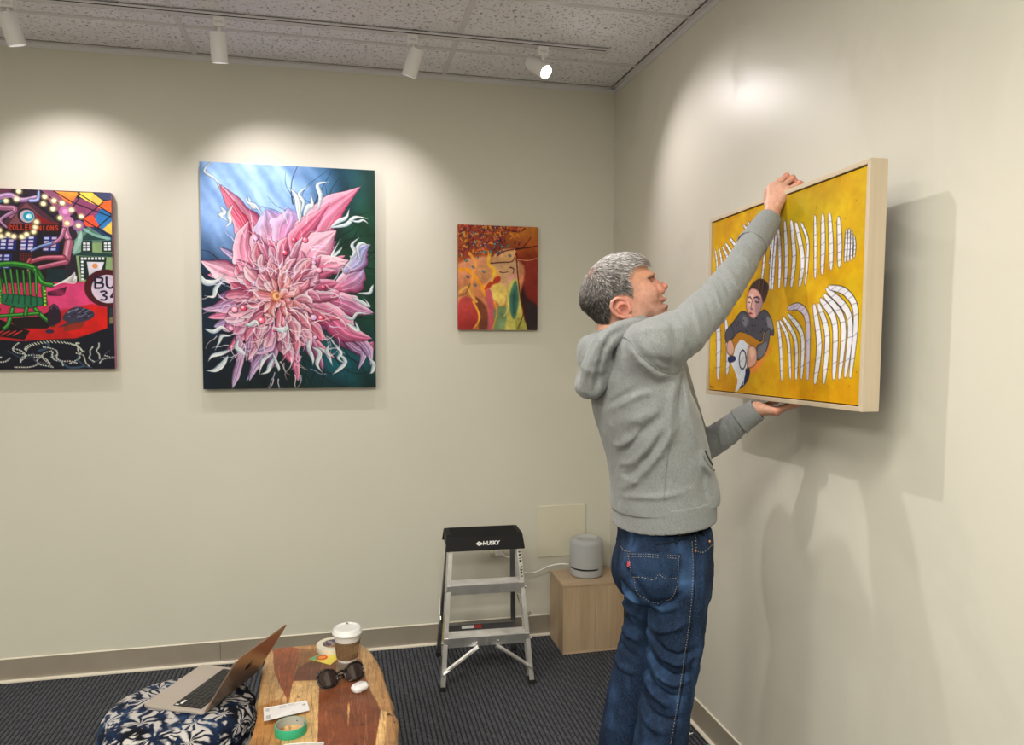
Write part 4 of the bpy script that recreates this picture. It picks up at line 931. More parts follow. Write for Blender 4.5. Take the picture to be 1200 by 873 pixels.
# ---------------------------------------------------------------- paintings
def stretched(name, label, cv, x0, x1, z0, z1, edge, th=.032):
    t = thing(name, label, 'painting', ((x0+x1)/2, YB, z0))
    b = B(); y1 = YB-.006; y0 = y1-th
    span(b, x0, x1, y0, y1, z0, z1); obj('stretcher', b, edge, t, bevel=.002)
    canvas_mesh('canvas', cv, (x0, y0-.0008, z1), (x1-x0, 0, 0), (0, 0, z0-z1), t)
    b = B(); span(b, (x0+x1)/2-.05, (x0+x1)/2+.05, YB-.006, YB, z1-.06, z1-.04); obj('hanger', b, STEEL, t)
    return t
cvf = paint_flower(); stretched('flower_painting', 'large canvas of a pink and white flower on dark teal, middle of the back wall', cvf, -.674, .170, 1.410, 2.527, mat('navy_canvas_edge', (.03, .06, .13), .6))
cvs = paint_portrait(); stretched('portrait_painting', 'small orange and red abstract face canvas, right of the flower painting', cvs, .603, 1.040, 1.712, 2.269, mat('rust_canvas_edge', (.32, .10, .05), .6), .025)
cvt = paint_town(); stretched('town_painting', 'canvas of a green rocking chair, dark town and round bus sign, far left', cvt, -1.745, -1.072, 1.515, 2.357, mat('pink_canvas_edge', (.42, .15, .25), .6))
# the yellow painting in its maple floater frame, held off the right wall
FX0, FX1 = 1.300, 1.352
tl = Vector((FX0, 2.500, 2.107)); tr = Vector((FX0, 1.655, 2.137)); br = Vector((FX0, 1.664, 1.493)); bl = Vector((FX0, 2.508, 1.474))
t = thing('framed_painting', 'yellow painting of striped strips and a boy, pale maple frame, held by the man', 'painting', (FX0, 2.08, 1.484))
cen = (tl+tr+br+bl)/4
def inset(p, d):      # towards the middle, d metres along both edges
    uy = (tr-tl).normalized(); uz = Vector((0, 0, 1)); s1 = 1 if (p-cen).dot(uy) < 0 else -1; s2 = 1 if p.z < cen.z else -1
    return p+uy*d*s1+uz*d*s2
for nm, a, b_ in (('top', tl, tr), ('bottom', bl, br), ('left', tl, bl), ('right', tr, br)):
    b = B(); ia, ib = inset(a, .013), inset(b_, .013); vs = []
    for X_ in (FX0, FX1):
        for p in (a, b_, ib, ia): vs.append(b.verts.new((X_, p.y, p.z)))
    for f in ((0, 1, 2, 3), (7, 6, 5, 4), (0, 4, 5, 1), (1, 5, 6, 2), (2, 6, 7, 3), (3, 7, 4, 0)): b.faces.new([vs[i] for i in f])
    obj('frame_rail', b, PINE_Y if nm in ('top', 'bottom') else PINE_Z, t, bevel=.0012)
b = B(); vs = []
for X_ in (FX1-.008, FX1-.003):
    for p in (tl, tr, br, bl): q = inset(p, .0132); vs.append(b.verts.new((X_, q.y, q.z)))
for f in ((0, 1, 2, 3), (7, 6, 5, 4), (0, 4, 5, 1), (1, 5, 6, 2), (2, 6, 7, 3), (3, 7, 4, 0)): b.faces.new([vs[i] for i in f])
obj('backing', b, mat('dark_backing', (.03, .025, .02), .8), t)
c4 = [inset(p, .0165) for p in (tl, tr, br, bl)]
b = B(); vs = []
for X_ in (FX0+.006, FX1-.009):
    for p in c4: vs.append(b.verts.new((X_, p.y, p.z)))
for f in ((0, 1, 2, 3), (7, 6, 5, 4), (0, 4, 5, 1), (1, 5, 6, 2), (2, 6, 7, 3), (3, 7, 4, 0)): b.faces.new([vs[i] for i in f])
obj('stretcher', b, mat('ochre_canvas_edge', (.45, .26, .02), .6), t)
def warp_y(gu, gv):
    A, B_, C_, D = [np.array((FX0+.0052, p.y, p.z)) for p in c4]; u = gu[None, :, None]; v = gv[:, None, None]
    return A*(1-u)*(1-v)+B_*u*(1-v)+C_*u*v+D*(1-u)*v
cvy = paint_yellow(); canvas_mesh('canvas', cvy, None, None, None, t, warp=warp_y)
b = B(); tube(b, [(FX1+.004, 2.42, 1.93), (FX1+.012, 2.08, 1.955), (FX1+.004, 1.74, 1.95)], .0012, 6); obj('hanging_wire', b, STEEL, t)

# ---------------------------------------------------------------- wall plate, outlet, box, speaker
t = thing('blank_cover_plate', 'square cream blank wall plate behind the grey speaker', 'wall plate', (1.193, YB, .44))
b = B(); span(b, 1.056, 1.335, YB-.009, YB, .443, .733); obj('plate', b, mat('cream_painted_steel', (.70, .665, .53), .42), t, bevel=.003)
t = thing('wall_outlet', 'ivory wall outlet behind the black top of the step stool', 'outlet', (.822, YB, .52))
b = B(); span(b, .785, .873, YB-.006, YB, .468, .585); obj('cover', b, IVORY, t, bevel=.002)
for zz in (.497, .555):
    b = B(); lathe(b, [(0, 0), (.016, 0), (.017, .002)], (.829, YB-.0075, zz), 20, (0, 1, 0)); obj('socket', b, IVORY, t)
t = thing('power_cord', 'white power cord from the wall outlet to the grey speaker', 'cord', (1.0, YB-.05, .42))
pl = Vector((.829, YB-.03, .495))
b = B(); span(b, pl.x-.02, pl.x+.022, YB-.045, YB-.009, .478, .512); obj('plug', b, WHITE_P, t, bevel=.005)
cp = [(.845, YB-.04, .492), (.862, YB-.05, .474), (.885, YB-.052, .466), (.92, YB-.05, .42), (.955, YB-.05, .385), (1.0, YB-.05, .372), (1.05, YB-.06, .385), (1.10, YB-.07, .410), (1.16, YB-.085, .424), (1.205, YB-.10, .424)]
b = B(); tube(b, spline(cp, 6), .0042, 8); obj('cable', b, WHITE_P, t, smooth=True)

bx0, bx1, by0, by1, bz = 1.123, 1.462, 3.700, 3.955, .375
t = thing('wooden_box', 'pale oak box standing in the corner under the grey speaker', 'box', (1.29, 3.83, 0))
b = B(); span(b, bx0-.002, bx1+.002, by0-.002, by1, bz-.014, bz); obj('top_panel', b, OAK_TOP, t, bevel=.0015)
for xa in (bx0, bx1-.014):
    b = B(); span(b, xa, xa+.014, by0, by1, .0, bz-.0145); obj('side_panel', b, OAK, t, bevel=.001)
bm_ = bx0+.53*(bx1-bx0)
for xa, xb in ((bx0+.0145, bm_-.0004), (bm_+.0004, bx1-.0145)):
    b = B(); span(b, xa, xb, by0+.003, by0+.016, .012, bz-.0145); obj('front_board', b, OAK, t, bevel=.0006)
b = B(); span(b, bx0+.0145, bx1-.0145, by0, by1, 0, .0115); obj('base_panel', b, OAK_TOP, t, bevel=.001)
b = B(); span(b, bx0+.0145, bx1-.0145, by1-.012, by1-.001, .012, bz-.0145); obj('back_panel', b, OAK, t)

sc_ = Vector((1.297, 3.845, bz)); FAB = mat('grey_speaker_fabric', (.43, .435, .44), .85, build=lambda n: n.bump(n.vor(n.coord(), 700), .4, .0008)); GREYP = mat('grey_speaker_plastic', (.50, .505, .51), .5)
t = thing('smart_speaker', 'grey cylindrical fabric speaker standing on the oak box', 'speaker', sc_)
Rs = .0905
b = B(); lathe(b, [(Rs-.006, .050), (Rs, .0515), (Rs, .178), (Rs-.003, .192), (Rs-.012, .2), (Rs-.028, .2045), (Rs-.03, .2025), (Rs-.031, .2005), (0, .2005)], sc_, 56); obj('fabric_body', b, FAB, t, smooth=True, sharp=50)
b = B(); lathe(b, [(0, .2008), (Rs-.033, .2008), (Rs-.031, .2035), (Rs-.0285, .2045)], sc_, 48); obj('top_ring', b, GREYP, t, smooth=True)
b = B(); lathe(b, [(0, 0), (Rs-.012, 0), (Rs-.01, .004), (Rs-.002, .006), (Rs, .012), (Rs, .040), (Rs-.006, .0415)], sc_, 56); obj('base_band', b, FAB, t, smooth=True, sharp=50)
b = B(); lathe(b, [(Rs-.024, .041), (Rs-.02, .0405), (Rs-.02, .0515), (Rs-.024, .051)], sc_, 56); obj('slot', b, BLACK, t)
b = B()                                          # the slot is open towards the room, closed round the right and the back
n_ = 34
for k in range(n_):
    a0 = math.radians(-62)+k*math.radians(212)/n_; a1 = a0+math.radians(212)/n_
    vs = []
    for a_ in (a0, a1):
        for r_, z_ in ((Rs-.012, .0395), (Rs, .0395), (Rs, .052), (Rs-.012, .052)): vs.append(b.verts.new(sc_+Vector((r_*math.cos(a_), r_*math.sin(a_), z_))))
    for f in ((0, 1, 5, 4), (1, 2, 6, 5), (2, 3, 7, 6), (3, 0, 4, 7)): b.faces.new([vs[i] for i in f])
bmesh.ops.remove_doubles(b, verts=b.verts, dist=1e-5); obj('slot_bridge', b, FAB, t, smooth=True, sharp=50)

# ---------------------------------------------------------------- step stool
LX, LY, RZ = .668, 3.43, -.035
t = thing('step_stool', 'folding aluminium two step stool with a black plastic top, by the back wall', 'step stool', (LX, LY, 0), RZ)
def Lp(x, y, z): return Vector((x, y, z))
def lpart(nm, b, m, par=None, **k): return obj(nm, b, m, par or t, local=True, **k)
ROT = Matrix.Rotation(-RZ, 4, 'Z')
def rail(sx, front):
    """C channel rail: web outside, flanges turned in"""
    b = B()
    if front: a, c_ = Lp(sx*.228, -.005, .012), Lp(sx*.176, .110, .700)
    else: a, c_ = Lp(sx*.212, .385, .012), Lp(sx*.170, .225, .690)
    d = (c_-a).normalized(); xin = Vector((-sx, 0, 0)); xin = (xin-d*xin.dot(d)).normalized(); yd = d.cross(xin).normalized()
    if yd.y < 0: yd = -yd
    wd, fl, th = (.052, .024, .0035) if front else (.030, .020, .003)
    def slab(o0, o1, p0, p1):
        vs = [b.verts.new(q+xin*i+yd*j) for q in (a, c_) for i, j in ((o0, p0), (o1, p0), (o1, p1), (o0, p1))]
        for f in ((3, 2, 1, 0), (4, 5, 6, 7), (0, 1, 5, 4), (1, 2, 6, 5), (2, 3, 7, 6), (3, 0, 4, 7)): b.faces.new([vs[i] for i in f])
    slab(0, th, 0, wd); slab(0, fl, 0, th); slab(0, fl, wd-th, wd)
    return b, a, c_, d, xin, yd
for sx in (-1, 1):
    b, a, c_, d, xin, yd = rail(sx, True); o = lpart('front_rail', b, ALU, bevel=.0008)
    f = B(); q = a+xin*.012+yd*.026; box(f, (q.x, q.y, .010), (.029, .058, .020)); lpart('foot', f, RUBBER, o, bevel=.002)
    if sx < 0:
        f = B(); 
        for z0, z1 in ((.16, .30),):
            p = a+d*.20-xin*.0006+yd*.01; q2 = a+d*.34-xin*.0006+yd*.01
            vs = [f.verts.new(v) for v in (p, p+yd*.03, q2+yd*.03, q2)]; f.faces.new(vs)
        lpart('warning_label', f, YEL_INK, o, label='yellow label on the left rail')
        f = B(); p = a+d*.10-xin*.0006+yd*.012; q2 = a+d*.15-xin*.0006+yd*.012; f.faces.new([f.verts.new(v) for v in (p, p+yd*.026, q2+yd*.026, q2)]); lpart('dark_label', f, BLACK, o)
    else:
        f = B()
        for k in range(9):
            if k in (4,): continue
            p = a+d*(.50+k*.0145)+xin*.006-yd*.0006; f.faces.new([f.verts.new(v) for v in (p, p+xin*.011, p+xin*.011+d*(.008 if k % 3 else .004), p+d*(.009 if k % 2 else .005))])
        lpart('printed_text', f, BLACK, o, label='black print on the right rail')
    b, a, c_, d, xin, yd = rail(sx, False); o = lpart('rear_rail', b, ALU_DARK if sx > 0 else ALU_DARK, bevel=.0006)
    f = B(); q = a+xin*.010+yd*.015; box(f, (q.x, q.y, .010), (.025, .036, .022)); lpart('foot', f, RUBBER, o, bevel=.002)
def fr(z):           # inner face x and front y of the front rails at height z
    s_ = (z-.012)/.688; return .228-.052*s_, -.005+.115*s_
for z_ in (.238, .478):
    xr_, yf_ = fr(z_); b = B(); w_ = xr_-.004
    span(b, -w_, w_, yf_-.004, yf_+.085, z_-.003, z_); span(b, -w_, w_, yf_-.0045, yf_-.0015, z_-.045, z_); span(b, -w_, w_, yf_+.082, yf_+.085, z_-.03, z_)
    for k in range(7): span(b, -w_, w_, yf_+.006+k*.011, yf_+.0085+k*.011, z_, z_+.0016)
    o = lpart('step', b, ALU, bevel=.0006)
    rv = [(-w_-.008, z_-.022), (w_+.008, z_-.022)]+([(-.05, z_-.024), (.055, z_-.024)] if z_ < .3 else [])
    for x_, zz in rv: f = B(); lathe(f, [(0, -.0035), (.003, -.003), (.0052, -.001), (.0056, .001)], (x_, fr(zz)[1]-.0055, zz), 14, (0, 1, 0)); lpart('rivet', f, STEEL, o, smooth=True)
for sx in (-1, 1):
    b = B(); beam(b, (sx*.045, .012, .196), (sx*.212, .0, .082), .003, .034, (0, 1, 0)); beam(b, (sx*.045, .024, .193), (sx*.212, .012, .079), .018, .003, (0, 1, 0)); lpart('brace', b, ALU)
    f = B(); lathe(f, [(0, -.0035), (.003, -.003), (.0052, -.001), (.0056, .001)], (sx*.212, -.006+.0, .078), 14, (0, 1, 0)); lpart('rivet', f, STEEL, smooth=True)
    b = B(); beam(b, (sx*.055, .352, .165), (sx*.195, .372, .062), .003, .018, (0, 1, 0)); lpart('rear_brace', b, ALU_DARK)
    b = B(); beam(b, (sx*.222, .045, .335), (sx*.212, .18, .262), .003, .016, (0, 0, 1)); beam(b, (sx*.212, .18, .262), (sx*.203, .300, .335), .003, .016, (0, 0, 1)); lpart('spreader_bar', b, ALU)
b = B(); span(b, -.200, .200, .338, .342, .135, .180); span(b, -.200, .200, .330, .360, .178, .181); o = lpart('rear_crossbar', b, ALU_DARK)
f = B(); span(f, -.085, -.02, .3365, .3378, .158, .176); lpart('label', f, WHITE_INK, o); f = B(); span(f, -.018, .02, .3362, .3378, .158, .176); lpart('label', f, RED_INK, o, label='red label')
# moulded cap
b = B()
pr = [(.076, .642), (.098, .706), (.108, .716), (.252, .716), (.262, .706), (.275, .650), (.268, .650), (.254, .698), (.106, .698), (.086, .642)]
L_ = [b.verts.new((-.186-(.716-z)*.12, y, z)) for y, z in pr]; R2_ = [b.verts.new((.186+(.716-z)*.12, y, z)) for y, z in pr]; n = len(pr)
b.faces.new(L_); b.faces.new(R2_[::-1])
for i in range(n): b.faces.new((L_[i], L_[(i+1) % n], R2_[(i+1) % n], R2_[i]))
for sx in (-1, 1):
    vs = [b.verts.new((sx*x_, y, z)) for x_ in (.176, .186) for y, z in ((.084, .650), (.268, .655), (.254, .705), (.106, .705))]
    for f_ in ((0, 1, 2, 3), (7, 6, 5, 4), (0, 4, 5, 1), (1, 5, 6, 2), (2, 6, 7, 3), (3, 7, 4, 0)): b.faces.new([vs[i] for i in f_])
cap = lpart('cap', b, BLACK, bevel=.004, seg=3, label='black moulded top')
b = B()
for k in range(11): span(b, -.165, .165, .118+k*.0125, .122+k*.0125, .7155, .7172)
lpart('grip_ribs', b, BLACK, cap)
# word and mark on the cap front
fn = Vector((0, -.0685, .0220)).normalized()        # outward of the sloping face (y, z): (.076,.642)-(.098,.706)
sl = Vector((0, .022, .064)).normalized(); nf = Vector((0, -.064, .022)).normalized()
def word(txt, size, M4, m, par, name='lettering', bold=.0, shear=0, ext=.0006):
    cu = bpy.data.curves.new(name, 'FONT'); cu.body = txt; cu.size = size; cu.align_x = 'CENTER'; cu.align_y = 'CENTER'; cu.extrude = ext; cu.offset = bold; cu.shear = shear
    o = bpy.data.objects.new('tmp', cu); COL.objects.link(o); dg = bpy.context.evaluated_depsgraph_get(); me = bpy.data.meshes.new_from_object(o.evaluated_get(dg)); bpy.data.objects.remove(o); bpy.data.curves.remove(cu)
    me.transform(M4); me.materials.clear(); o = link(name, me, m, par, local=True); return o
mid = Vector((.015, .087, .674))+nf*.0025
M4 = Matrix.Identity(4); M4.col[0][:3] = (1, 0, 0); M4.col[1][:3] = sl; M4.col[2][:3] = -nf*-1; M4.translation = mid+Vector((.012, 0, 0))
M4.col[2][:3] = nf
word('HUSKY', .026, M4, WHITE_INK, cap, bold=.0009, shear=.15)
b = B()
for poly_ in ([(-.062, 0), (-.048, .011), (-.040, .007), (-.049, 0), (-.040, -.007), (-.048, -.011)], [(-.046, 0), (-.038, .007), (-.028, 0), (-.038, -.009)]):
    prism(b, poly_, -.0006, .0006, Matrix.Translation(mid) @ Matrix(((1, 0, 0, 0), (0, sl.y, nf.y, 0), (0, sl.z, nf.z, 0), (0, 0, 0, 1))))
lpart('emblem', b, WHITE_INK, cap)

# ---------------------------------------------------------------- pouf
PC = Vector((-.545, 2.66, 0)); PR = .247; PZ = .435
def _pouf(n):
    v = n.coord(); ds = n.new('ShaderNodeTexNoise'); ds.inputs['Scale'].default_value = 9; n.L(v, ds.inputs['Vector'])
    add = n.new('ShaderNodeVectorMath', operation='MULTIPLY_ADD'); n.L(ds.outputs['Color'], add.inputs[0]); add.inputs[1].default_value = (.11, .11, .11); n.L(v, add.inputs[2])
    vo = n.new('ShaderNodeTexVoronoi'); vo.inputs['Scale'].default_value = 11; n.L(add.outputs[0], vo.inputs['Vector'])
    sb = n.new('ShaderNodeVectorMath', operation='SUBTRACT'); n.L(add.outputs[0], sb.inputs[0]); n.L(vo.outputs['Position'], sb.inputs[1])
    sp = n.new('ShaderNodeSeparateXYZ'); n.L(sb.outputs[0], sp.inputs[0])
    ang = n.math('ARCTAN2', n.math('ADD', sp.outputs[1], sp.outputs[2]), n.math('SUBTRACT', sp.outputs[0], n.math('MULTIPLY', sp.outputs[2], .6)))
    pet = n.math('MULTIPLY_ADD', n.math('SINE', n.math('MULTIPLY', ang, 9)), .5, .55)
    dist = n.math('MULTIPLY', vo.outputs['Distance'], 1.0)
    ring = n.ramp(dist, [(.10, 0), (.18, 1), (.66, 1), (.9, .4)])
    fl = n.math('MULTIPLY', n.math('MULTIPLY', pet, ring), n.ramp(n.noise(v, 14, 3, .6), [(.38, .0), (.58, 1)]))
    base = n.ramp(n.noise(v, 8, 4, .6), [(.42, (.004, .005, .010)), (.56, (.008, .020, .060)), (.70, (.035, .09, .20))])
    n.color(n.mix(n.ramp(fl, [(.16, 0), (.55, 1)]), base, (.56, .53, .52))); n.bump(n.noise(v, 500, 2), .2, .0006); n.bump(n.noise(v, 12, 2), .25, .006)
POUF = mat('shibori_print_fabric', rough=.8, spec=.2, build=_pouf)
t = thing('round_pouf', 'round upholstered pouf in a dark blue and white tie-dye print, under the laptop', 'pouf', PC)
b = B(); lathe(b, [(0, .02), (PR-.03, .02), (PR-.012, .03), (PR-.002, .07), (PR, .2), (PR, PZ-.085), (PR-.002, PZ-.07)], PC, 72); obj('body', b, POUF, t, smooth=True)
b = B(); lathe(b, [(PR-.002, PZ-.069), (PR+.001, PZ-.05), (PR-.006, PZ-.028), (PR-.022, PZ-.010), (PR-.05, PZ-.001), (PR-.1, PZ+.001), (0, PZ)], PC, 72); obj('cushion_top', b, POUF, t, smooth=True)
b = B(); tube(b, [PC+Vector((PR*math.cos(a), PR*math.sin(a), PZ-.0695)) for a in [2*math.pi*k/72 for k in range(72)]], .0035, 8, closed=True); obj('piping', b, POUF, t, smooth=True)
b = B(); lathe(b, [(0, 0), (PR-.03, 0), (PR-.03, .02), (0, .02)], PC, 40); obj('base', b, BLACK, t)

# ---------------------------------------------------------------- laptop
SILV = mat('pale_gold_aluminium', (.56, .49, .44), .34, .35); LIDM = mat('laptop_lid_gold', (.46, .32, .23), .30, .7); KEY = mat('black_keys', (.012, .012, .013), .45); DARKS = mat('laptop_screen', (.01, .01, .012), .12)
hn = Vector((-.450, 2.545, PZ+.004)); hd = Vector((.435, .900, 0)).normalized(); side = Vector((-hd.y, hd.x, 0))   # side points from hinge to the front edge
ML = Matrix.Identity(4); ML.col[0][:3] = hd; ML.col[1][:3] = side; ML.translation = hn
LW, LD = .312, .232
t = thing('laptop', 'open pale gold laptop on the blue and white pouf, lid towards the camera', 'laptop', hn)
t.rotation_euler = (0, 0, math.atan2(hd.y, hd.x))
def rrect(x0, x1, y0, y1, r, n=6):
    out = []
    for cx, cy, a0 in ((x1-r, y1-r, 0), (x0+r, y1-r, 90), (x0+r, y0+r, 180), (x1-r, y0+r, 270)):
        for k in range(n+1): a_ = math.radians(a0+90*k/n); out.append((cx+r*math.cos(a_), cy+r*math.sin(a_)))
    return out
b = B(); prism(b, rrect(0, LW, .004, LD, .012), 0, .011); base = obj('base', b, SILV, t, local=True, bevel=.002)
b = B(); prism(b, rrect(.016, LW-.016, .022, .130, .003), .0111, .0114); well = obj('keyboard', b, KEY, t, local=True)
b = B()
for rI in range(6):
    cnt = 14 if rI < 5 else 11; x = .018; yy = .0245+rI*.0178
    for k in range(cnt):
        kw = (LW-.036)/14 if cnt == 14 else ((LW-.036)*.36 if k == 4 else (LW-.036)*.64/10)
        prism(b, rrect(x+.0008, x+kw-.0014, yy, yy+.0150 if rI else yy+.011, .0015, 2), .0114, .0126); x += kw
obj('key_block', b, mat('key_caps', (.022, .022, .024), .4), well, local=True, kind='stuff')
b = B(); span(b, .030, .055, .104, .113, .0127, .0130); span(b, .020, .026, .112, .124, .0127, .0130); obj('painted_reflection', b, WHITE_INK, well, local=True)  # white patches standing in for reflections on the keys
b = B(); prism(b, rrect(.095, .225, .143, .222, .004), .0110, .0113); obj('trackpad', b, mat('trackpad', (.54, .46, .42), .3, .2), t, local=True)
th_ = math.radians(57)
LM = Matrix.Translation((0, .002, .010)) @ Matrix.Rotation(-(math.pi-th_)*-1-math.pi*0, 4, 'X')
# lid plane: x along the hinge, local y runs up the lid; it leans away from the keys
up_ = Vector((0, -math.cos(th_), math.sin(th_))); nrm = Vector((0, -math.sin(th_), -math.cos(th_)))
LM = Matrix.Identity(4); LM.col[0][:3] = (1, 0, 0); LM.col[1][:3] = up_; LM.col[2][:3] = nrm; LM.translation = (0, .002, .010)
def lidp(nm, pts, z0, z1, m, par, **k):
    b = B(); prism(b, pts, z0, z1, LM); return obj(nm, b, m, par, local=True, **k)
lid = lidp('lid', rrect(0, LW, 0, .226, .012), 0, .005, LIDM, t, bevel=.0012)
lidp('screen', rrect(.006, LW-.006, .012, .220, .004), -.0006, -.0001, DARKS, lid)
b = B(); tube(b, [(0.03, .002, .010), (LW-.03, .002, .010)], .0052, 10); obj('hinge', b, KEY, t, local=True)
ap = [(0, -.014), (.005, -.0165), (.010, -.014), (.0145, -.006), (.0125, 0), (.0125, .006), (.0140, .010), (.009, .014), (.003, .0125), (0, .0115), (-.003, .0125), (-.009, .014), (-.0145, .008), (-.0155, -.001), (-.011, -.012), (-.005, -.0165)]
ap = [(LW/2+x_*1.15, .118+y_*1.15) for x_, y_ in ap]; em = lidp('emblem', ap, .005, .0054, mat('dark_mirror_emblem', (.03, .025, .02), .12, .9), lid)
lf = [(0, .016), (.004, .018), (.007, .024), (.003, .0225)]; lidp('emblem_leaf', [(LW/2+x_*1.15, .118+y_*1.15) for x_, y_ in lf], .005, .0054, bpy.data.materials['dark_mirror_emblem'], em)

# ---------------------------------------------------------------- live edge table
TZ = .460
Lft = [(1.45, -.262), (1.7, -.262), (2.0, -.274), (2.29, -.279), (2.459, -.277), (2.605, -.286), (2.769, -.291), (2.878, -.293), (2.94, -.291), (2.975, -.283), (2.993, -.262), (3.0, -.235)]
Rgt = [(1.45, .13), (1.7, .150), (1.95, .128), (2.10, .132), (2.197, .145), (2.283, .160), (2.345, .164), (2.40, .155), (2.51, .149), (2.607, .140), (2.727, .129), (2.80, .118), (2.868, .103), (2.92, .086), (2.956, .064), (2.985, .02), (3.0, -.05)]
def edge_at(tab, y):
    q = smooth(tab, 6); return np.interp(y, q[:, 0], q[:, 1])
cvw = Canvas(230, 780, [tuple(p) for p in [(-.30, 3.0), (.17, 3.0), (.17, 1.45), (-.30, 1.45)]], (.68, .46, .26))
def paint_table(c):
    r = random.Random(12)
    def Q(*co): return [(p.x, p.y) for p in [atz(290+a/5.705, 720+b_/5.705, TZ) for a, b_ in zip(co[::2], co[1::2])]]
    RB = (.56, .30, .17); RD = (.47, .24, .14); TAN = (.86, .70, .49); TN2 = (.78, .60, .39); PALE = (.92, .76, .52)
    c.im[:] = TN2
    c.poly([(-.3, 2.2), (-.08, 2.2), (-.08, 1.4), (-.3, 1.4)], PALE); c.poly([(-.04, 2.3), (.09, 2.3), (.09, 1.4), (-.04, 1.4)], RB)
    c.poly(Q(165, 235, 340, 228, 320, 380, 270, 590, 200, 470, 180, 380), (.62, .32, .19), 1.2, sm=3)
    c.poly(Q(100, 300, 165, 235, 180, 380, 230, 500, 255, 600, 60, 700, 60, 500), TAN, 1.2, sm=3)
    c.poly(Q(340, 228, 560, 225, 560, 320, 420, 320, 330, 400), (.60, .42, .26), 1)
    c.poly(Q(330, 360, 420, 312, 500, 318, 475, 440, 300, 445, 320, 400), (.44, .25, .17), 1)
    c.poly(Q(300, 462, 480, 455, 470, 900, 220, 900, 270, 590), PALE, .8)
    c.poly(Q(480, 455, 700, 430, 780, 500, 900, 640, 880, 900, 465, 900), RB, 1, col2=RD, dirn=(1, 0))
    c.poly(Q(500, 300, 760, 300, 900, 560, 890, 640, 700, 560, 480, 500), (.52, .30, .19), 3)
    c.poly(Q(590, 320, 660, 320, 690, 400, 600, 400), (.50, .45, .40), 3)
    c.poly(Q(760, 200, 850, 240, 930, 450, 1010, 700, 985, 900, 930, 900, 890, 640, 820, 500, 770, 330), TAN, 2, sm=3, col2=(.66, .47, .28), dirn=(1, 0))
    c.poly(Q(890, 640, 930, 650, 915, 900, 850, 900), PALE, 1)
    c.poly(Q(0, 900, 60, 620, 230, 560, 260, 620, 220, 900), (.74, .54, .32), 2)
    c.poly(Q(675, 585, 685, 620, 672, 760, 668, 640), (.88, .70, .46), .8)
    for k in range(13):          # small butterfly teeth at the joint
        x0 = 303+k*13.5; c.poly(Q(x0, 463, x0+6, 443, x0+11, 463), (.90, .76, .52), .5)
    for (x0, y0), (x1, y1), w_, col in [((475, 455), (462, 900), 6, (.92, .75, .50)), ((300, 460), (215, 900), 3, (.50, .30, .16)), ((340, 228), (318, 400), 3, (.42, .24, .14)), ((890, 640), (850, 900), 3, (.50, .30, .18))]:
        q = Q(x0, y0, x1, y1); c.line(q, w_*.0005, col, .9, 0)
    for i in range(900):         # grain runs with the length
        x0 = r.uniform(-.3, .17); y0 = r.uniform(1.45, 2.98); L = r.uniform(.05, .3); ph = r.uniform(0, 6); amp = r.uniform(.002, .010)
        pts = [(x0+amp*math.sin(ph+k*.8), y0+L*k/5) for k in range(6)]
        c.line(pts, r.uniform(.0008, .002), r.choice([(.36, .19, .10), (.30, .16, .09), (.90, .72, .48), (.44, .24, .13)]), r.uniform(.15, .5), 3)
    for x_, y_ in Q(340, 555, 770, 735, 720, 870, 940, 672, 950, 665, 985, 720, 855, 290, 880, 310): c.dot((x_, y_), .0028, (.10, .05, .03), 1.5, .9, .005)
    c.line(Q(930, 660, 970, 680), .003, (.12, .06, .04), .9, 0); c.line(Q(850, 285, 885, 320), .0025, (.12, .06, .04), .8, 0)
    c.mottle(21, .09)
paint_table(cvw)
def tab_warp(gu, gv):
    out = np.zeros((len(gv), len(gu), 3))
    for j, v in enumerate(gv):
        y = 2.9995-v*(2.9995-1.46); a = float(edge_at(Lft, y)); c_ = float(edge_at(Rgt, y))
        u = gu; x = a+(c_-a)*u; e = np.minimum(x-a, c_-x); e = np.minimum(e, 2.9995-y+.001)
        out[j, :, 0] = x; out[j, :, 1] = y; out[j, :, 2] = TZ-.006*np.clip(1-e/.010, 0, 1)**2
    return out
class _C: pass
t = thing('live_edge_table', 'live edge wooden coffee table of patched light and dark wood, bottom of the photo', 'table', (-.06, 2.2, 0))
WOODP = mat('patched_hardwood', rough=.36, spec=.5, build=lambda n: (n.color(n.mix(n.math('MULTIPLY', n.noise(n.coord(scale=(1, .05, 1)), 120, 4, .65, .8), .45), n.attr('paint'), n.mix(1.0, n.attr('paint'), (.55, .44, .36), 'MULTIPLY'))), n.bump(n.noise(n.coord(scale=(1, .05, 1)), 150, 3), .08, .001)))
# colours are sampled at the vertices' own places, so the sheet may bend to the live edge
gu = np.linspace(0, 1, 230); gv = np.linspace(0, 1, 780); Pt = tab_warp(gu, gv)
ii = np.clip(((3.0-Pt[..., 1])/1.55*780).astype(int), 0, 779); jj = np.clip(((Pt[..., 0]+.30)/.47*230).astype(int), 0, 229)
c2 = _C(); c2.w, c2.h, c2.im = 230, 780, cvw.im[ii, jj]
canvas_mesh('table_top', c2, None, None, None, t, warp=lambda a, b_: Pt, material=WOODP).data.shade_smooth()
b = B(); ring = []
yy_ = np.linspace(1.46, 2.9995, 70)
out_ = [(float(edge_at(Lft, y)), y) for y in yy_]+[(float(edge_at(Rgt, y)), y) for y in yy_[::-1]]
rows = []
for off, z in ((0, TZ-.006), (.003, TZ-.016), (.002, TZ-.030), (-.006, TZ-.046), (-.02, TZ-.055)):
    rw = []
    for k, (x, y) in enumerate(out_):
        s_ = -1 if k < 70 else 1; wob = .004*math.sin(y*23+s_)+.003*math.sin(y*51+z*90)
        rw.append(b.verts.new((x+s_*(off+(wob if off else 0)), y+(off if (k in (69, 70)) else 0), z)))
    rows.append(rw)
n = len(out_)
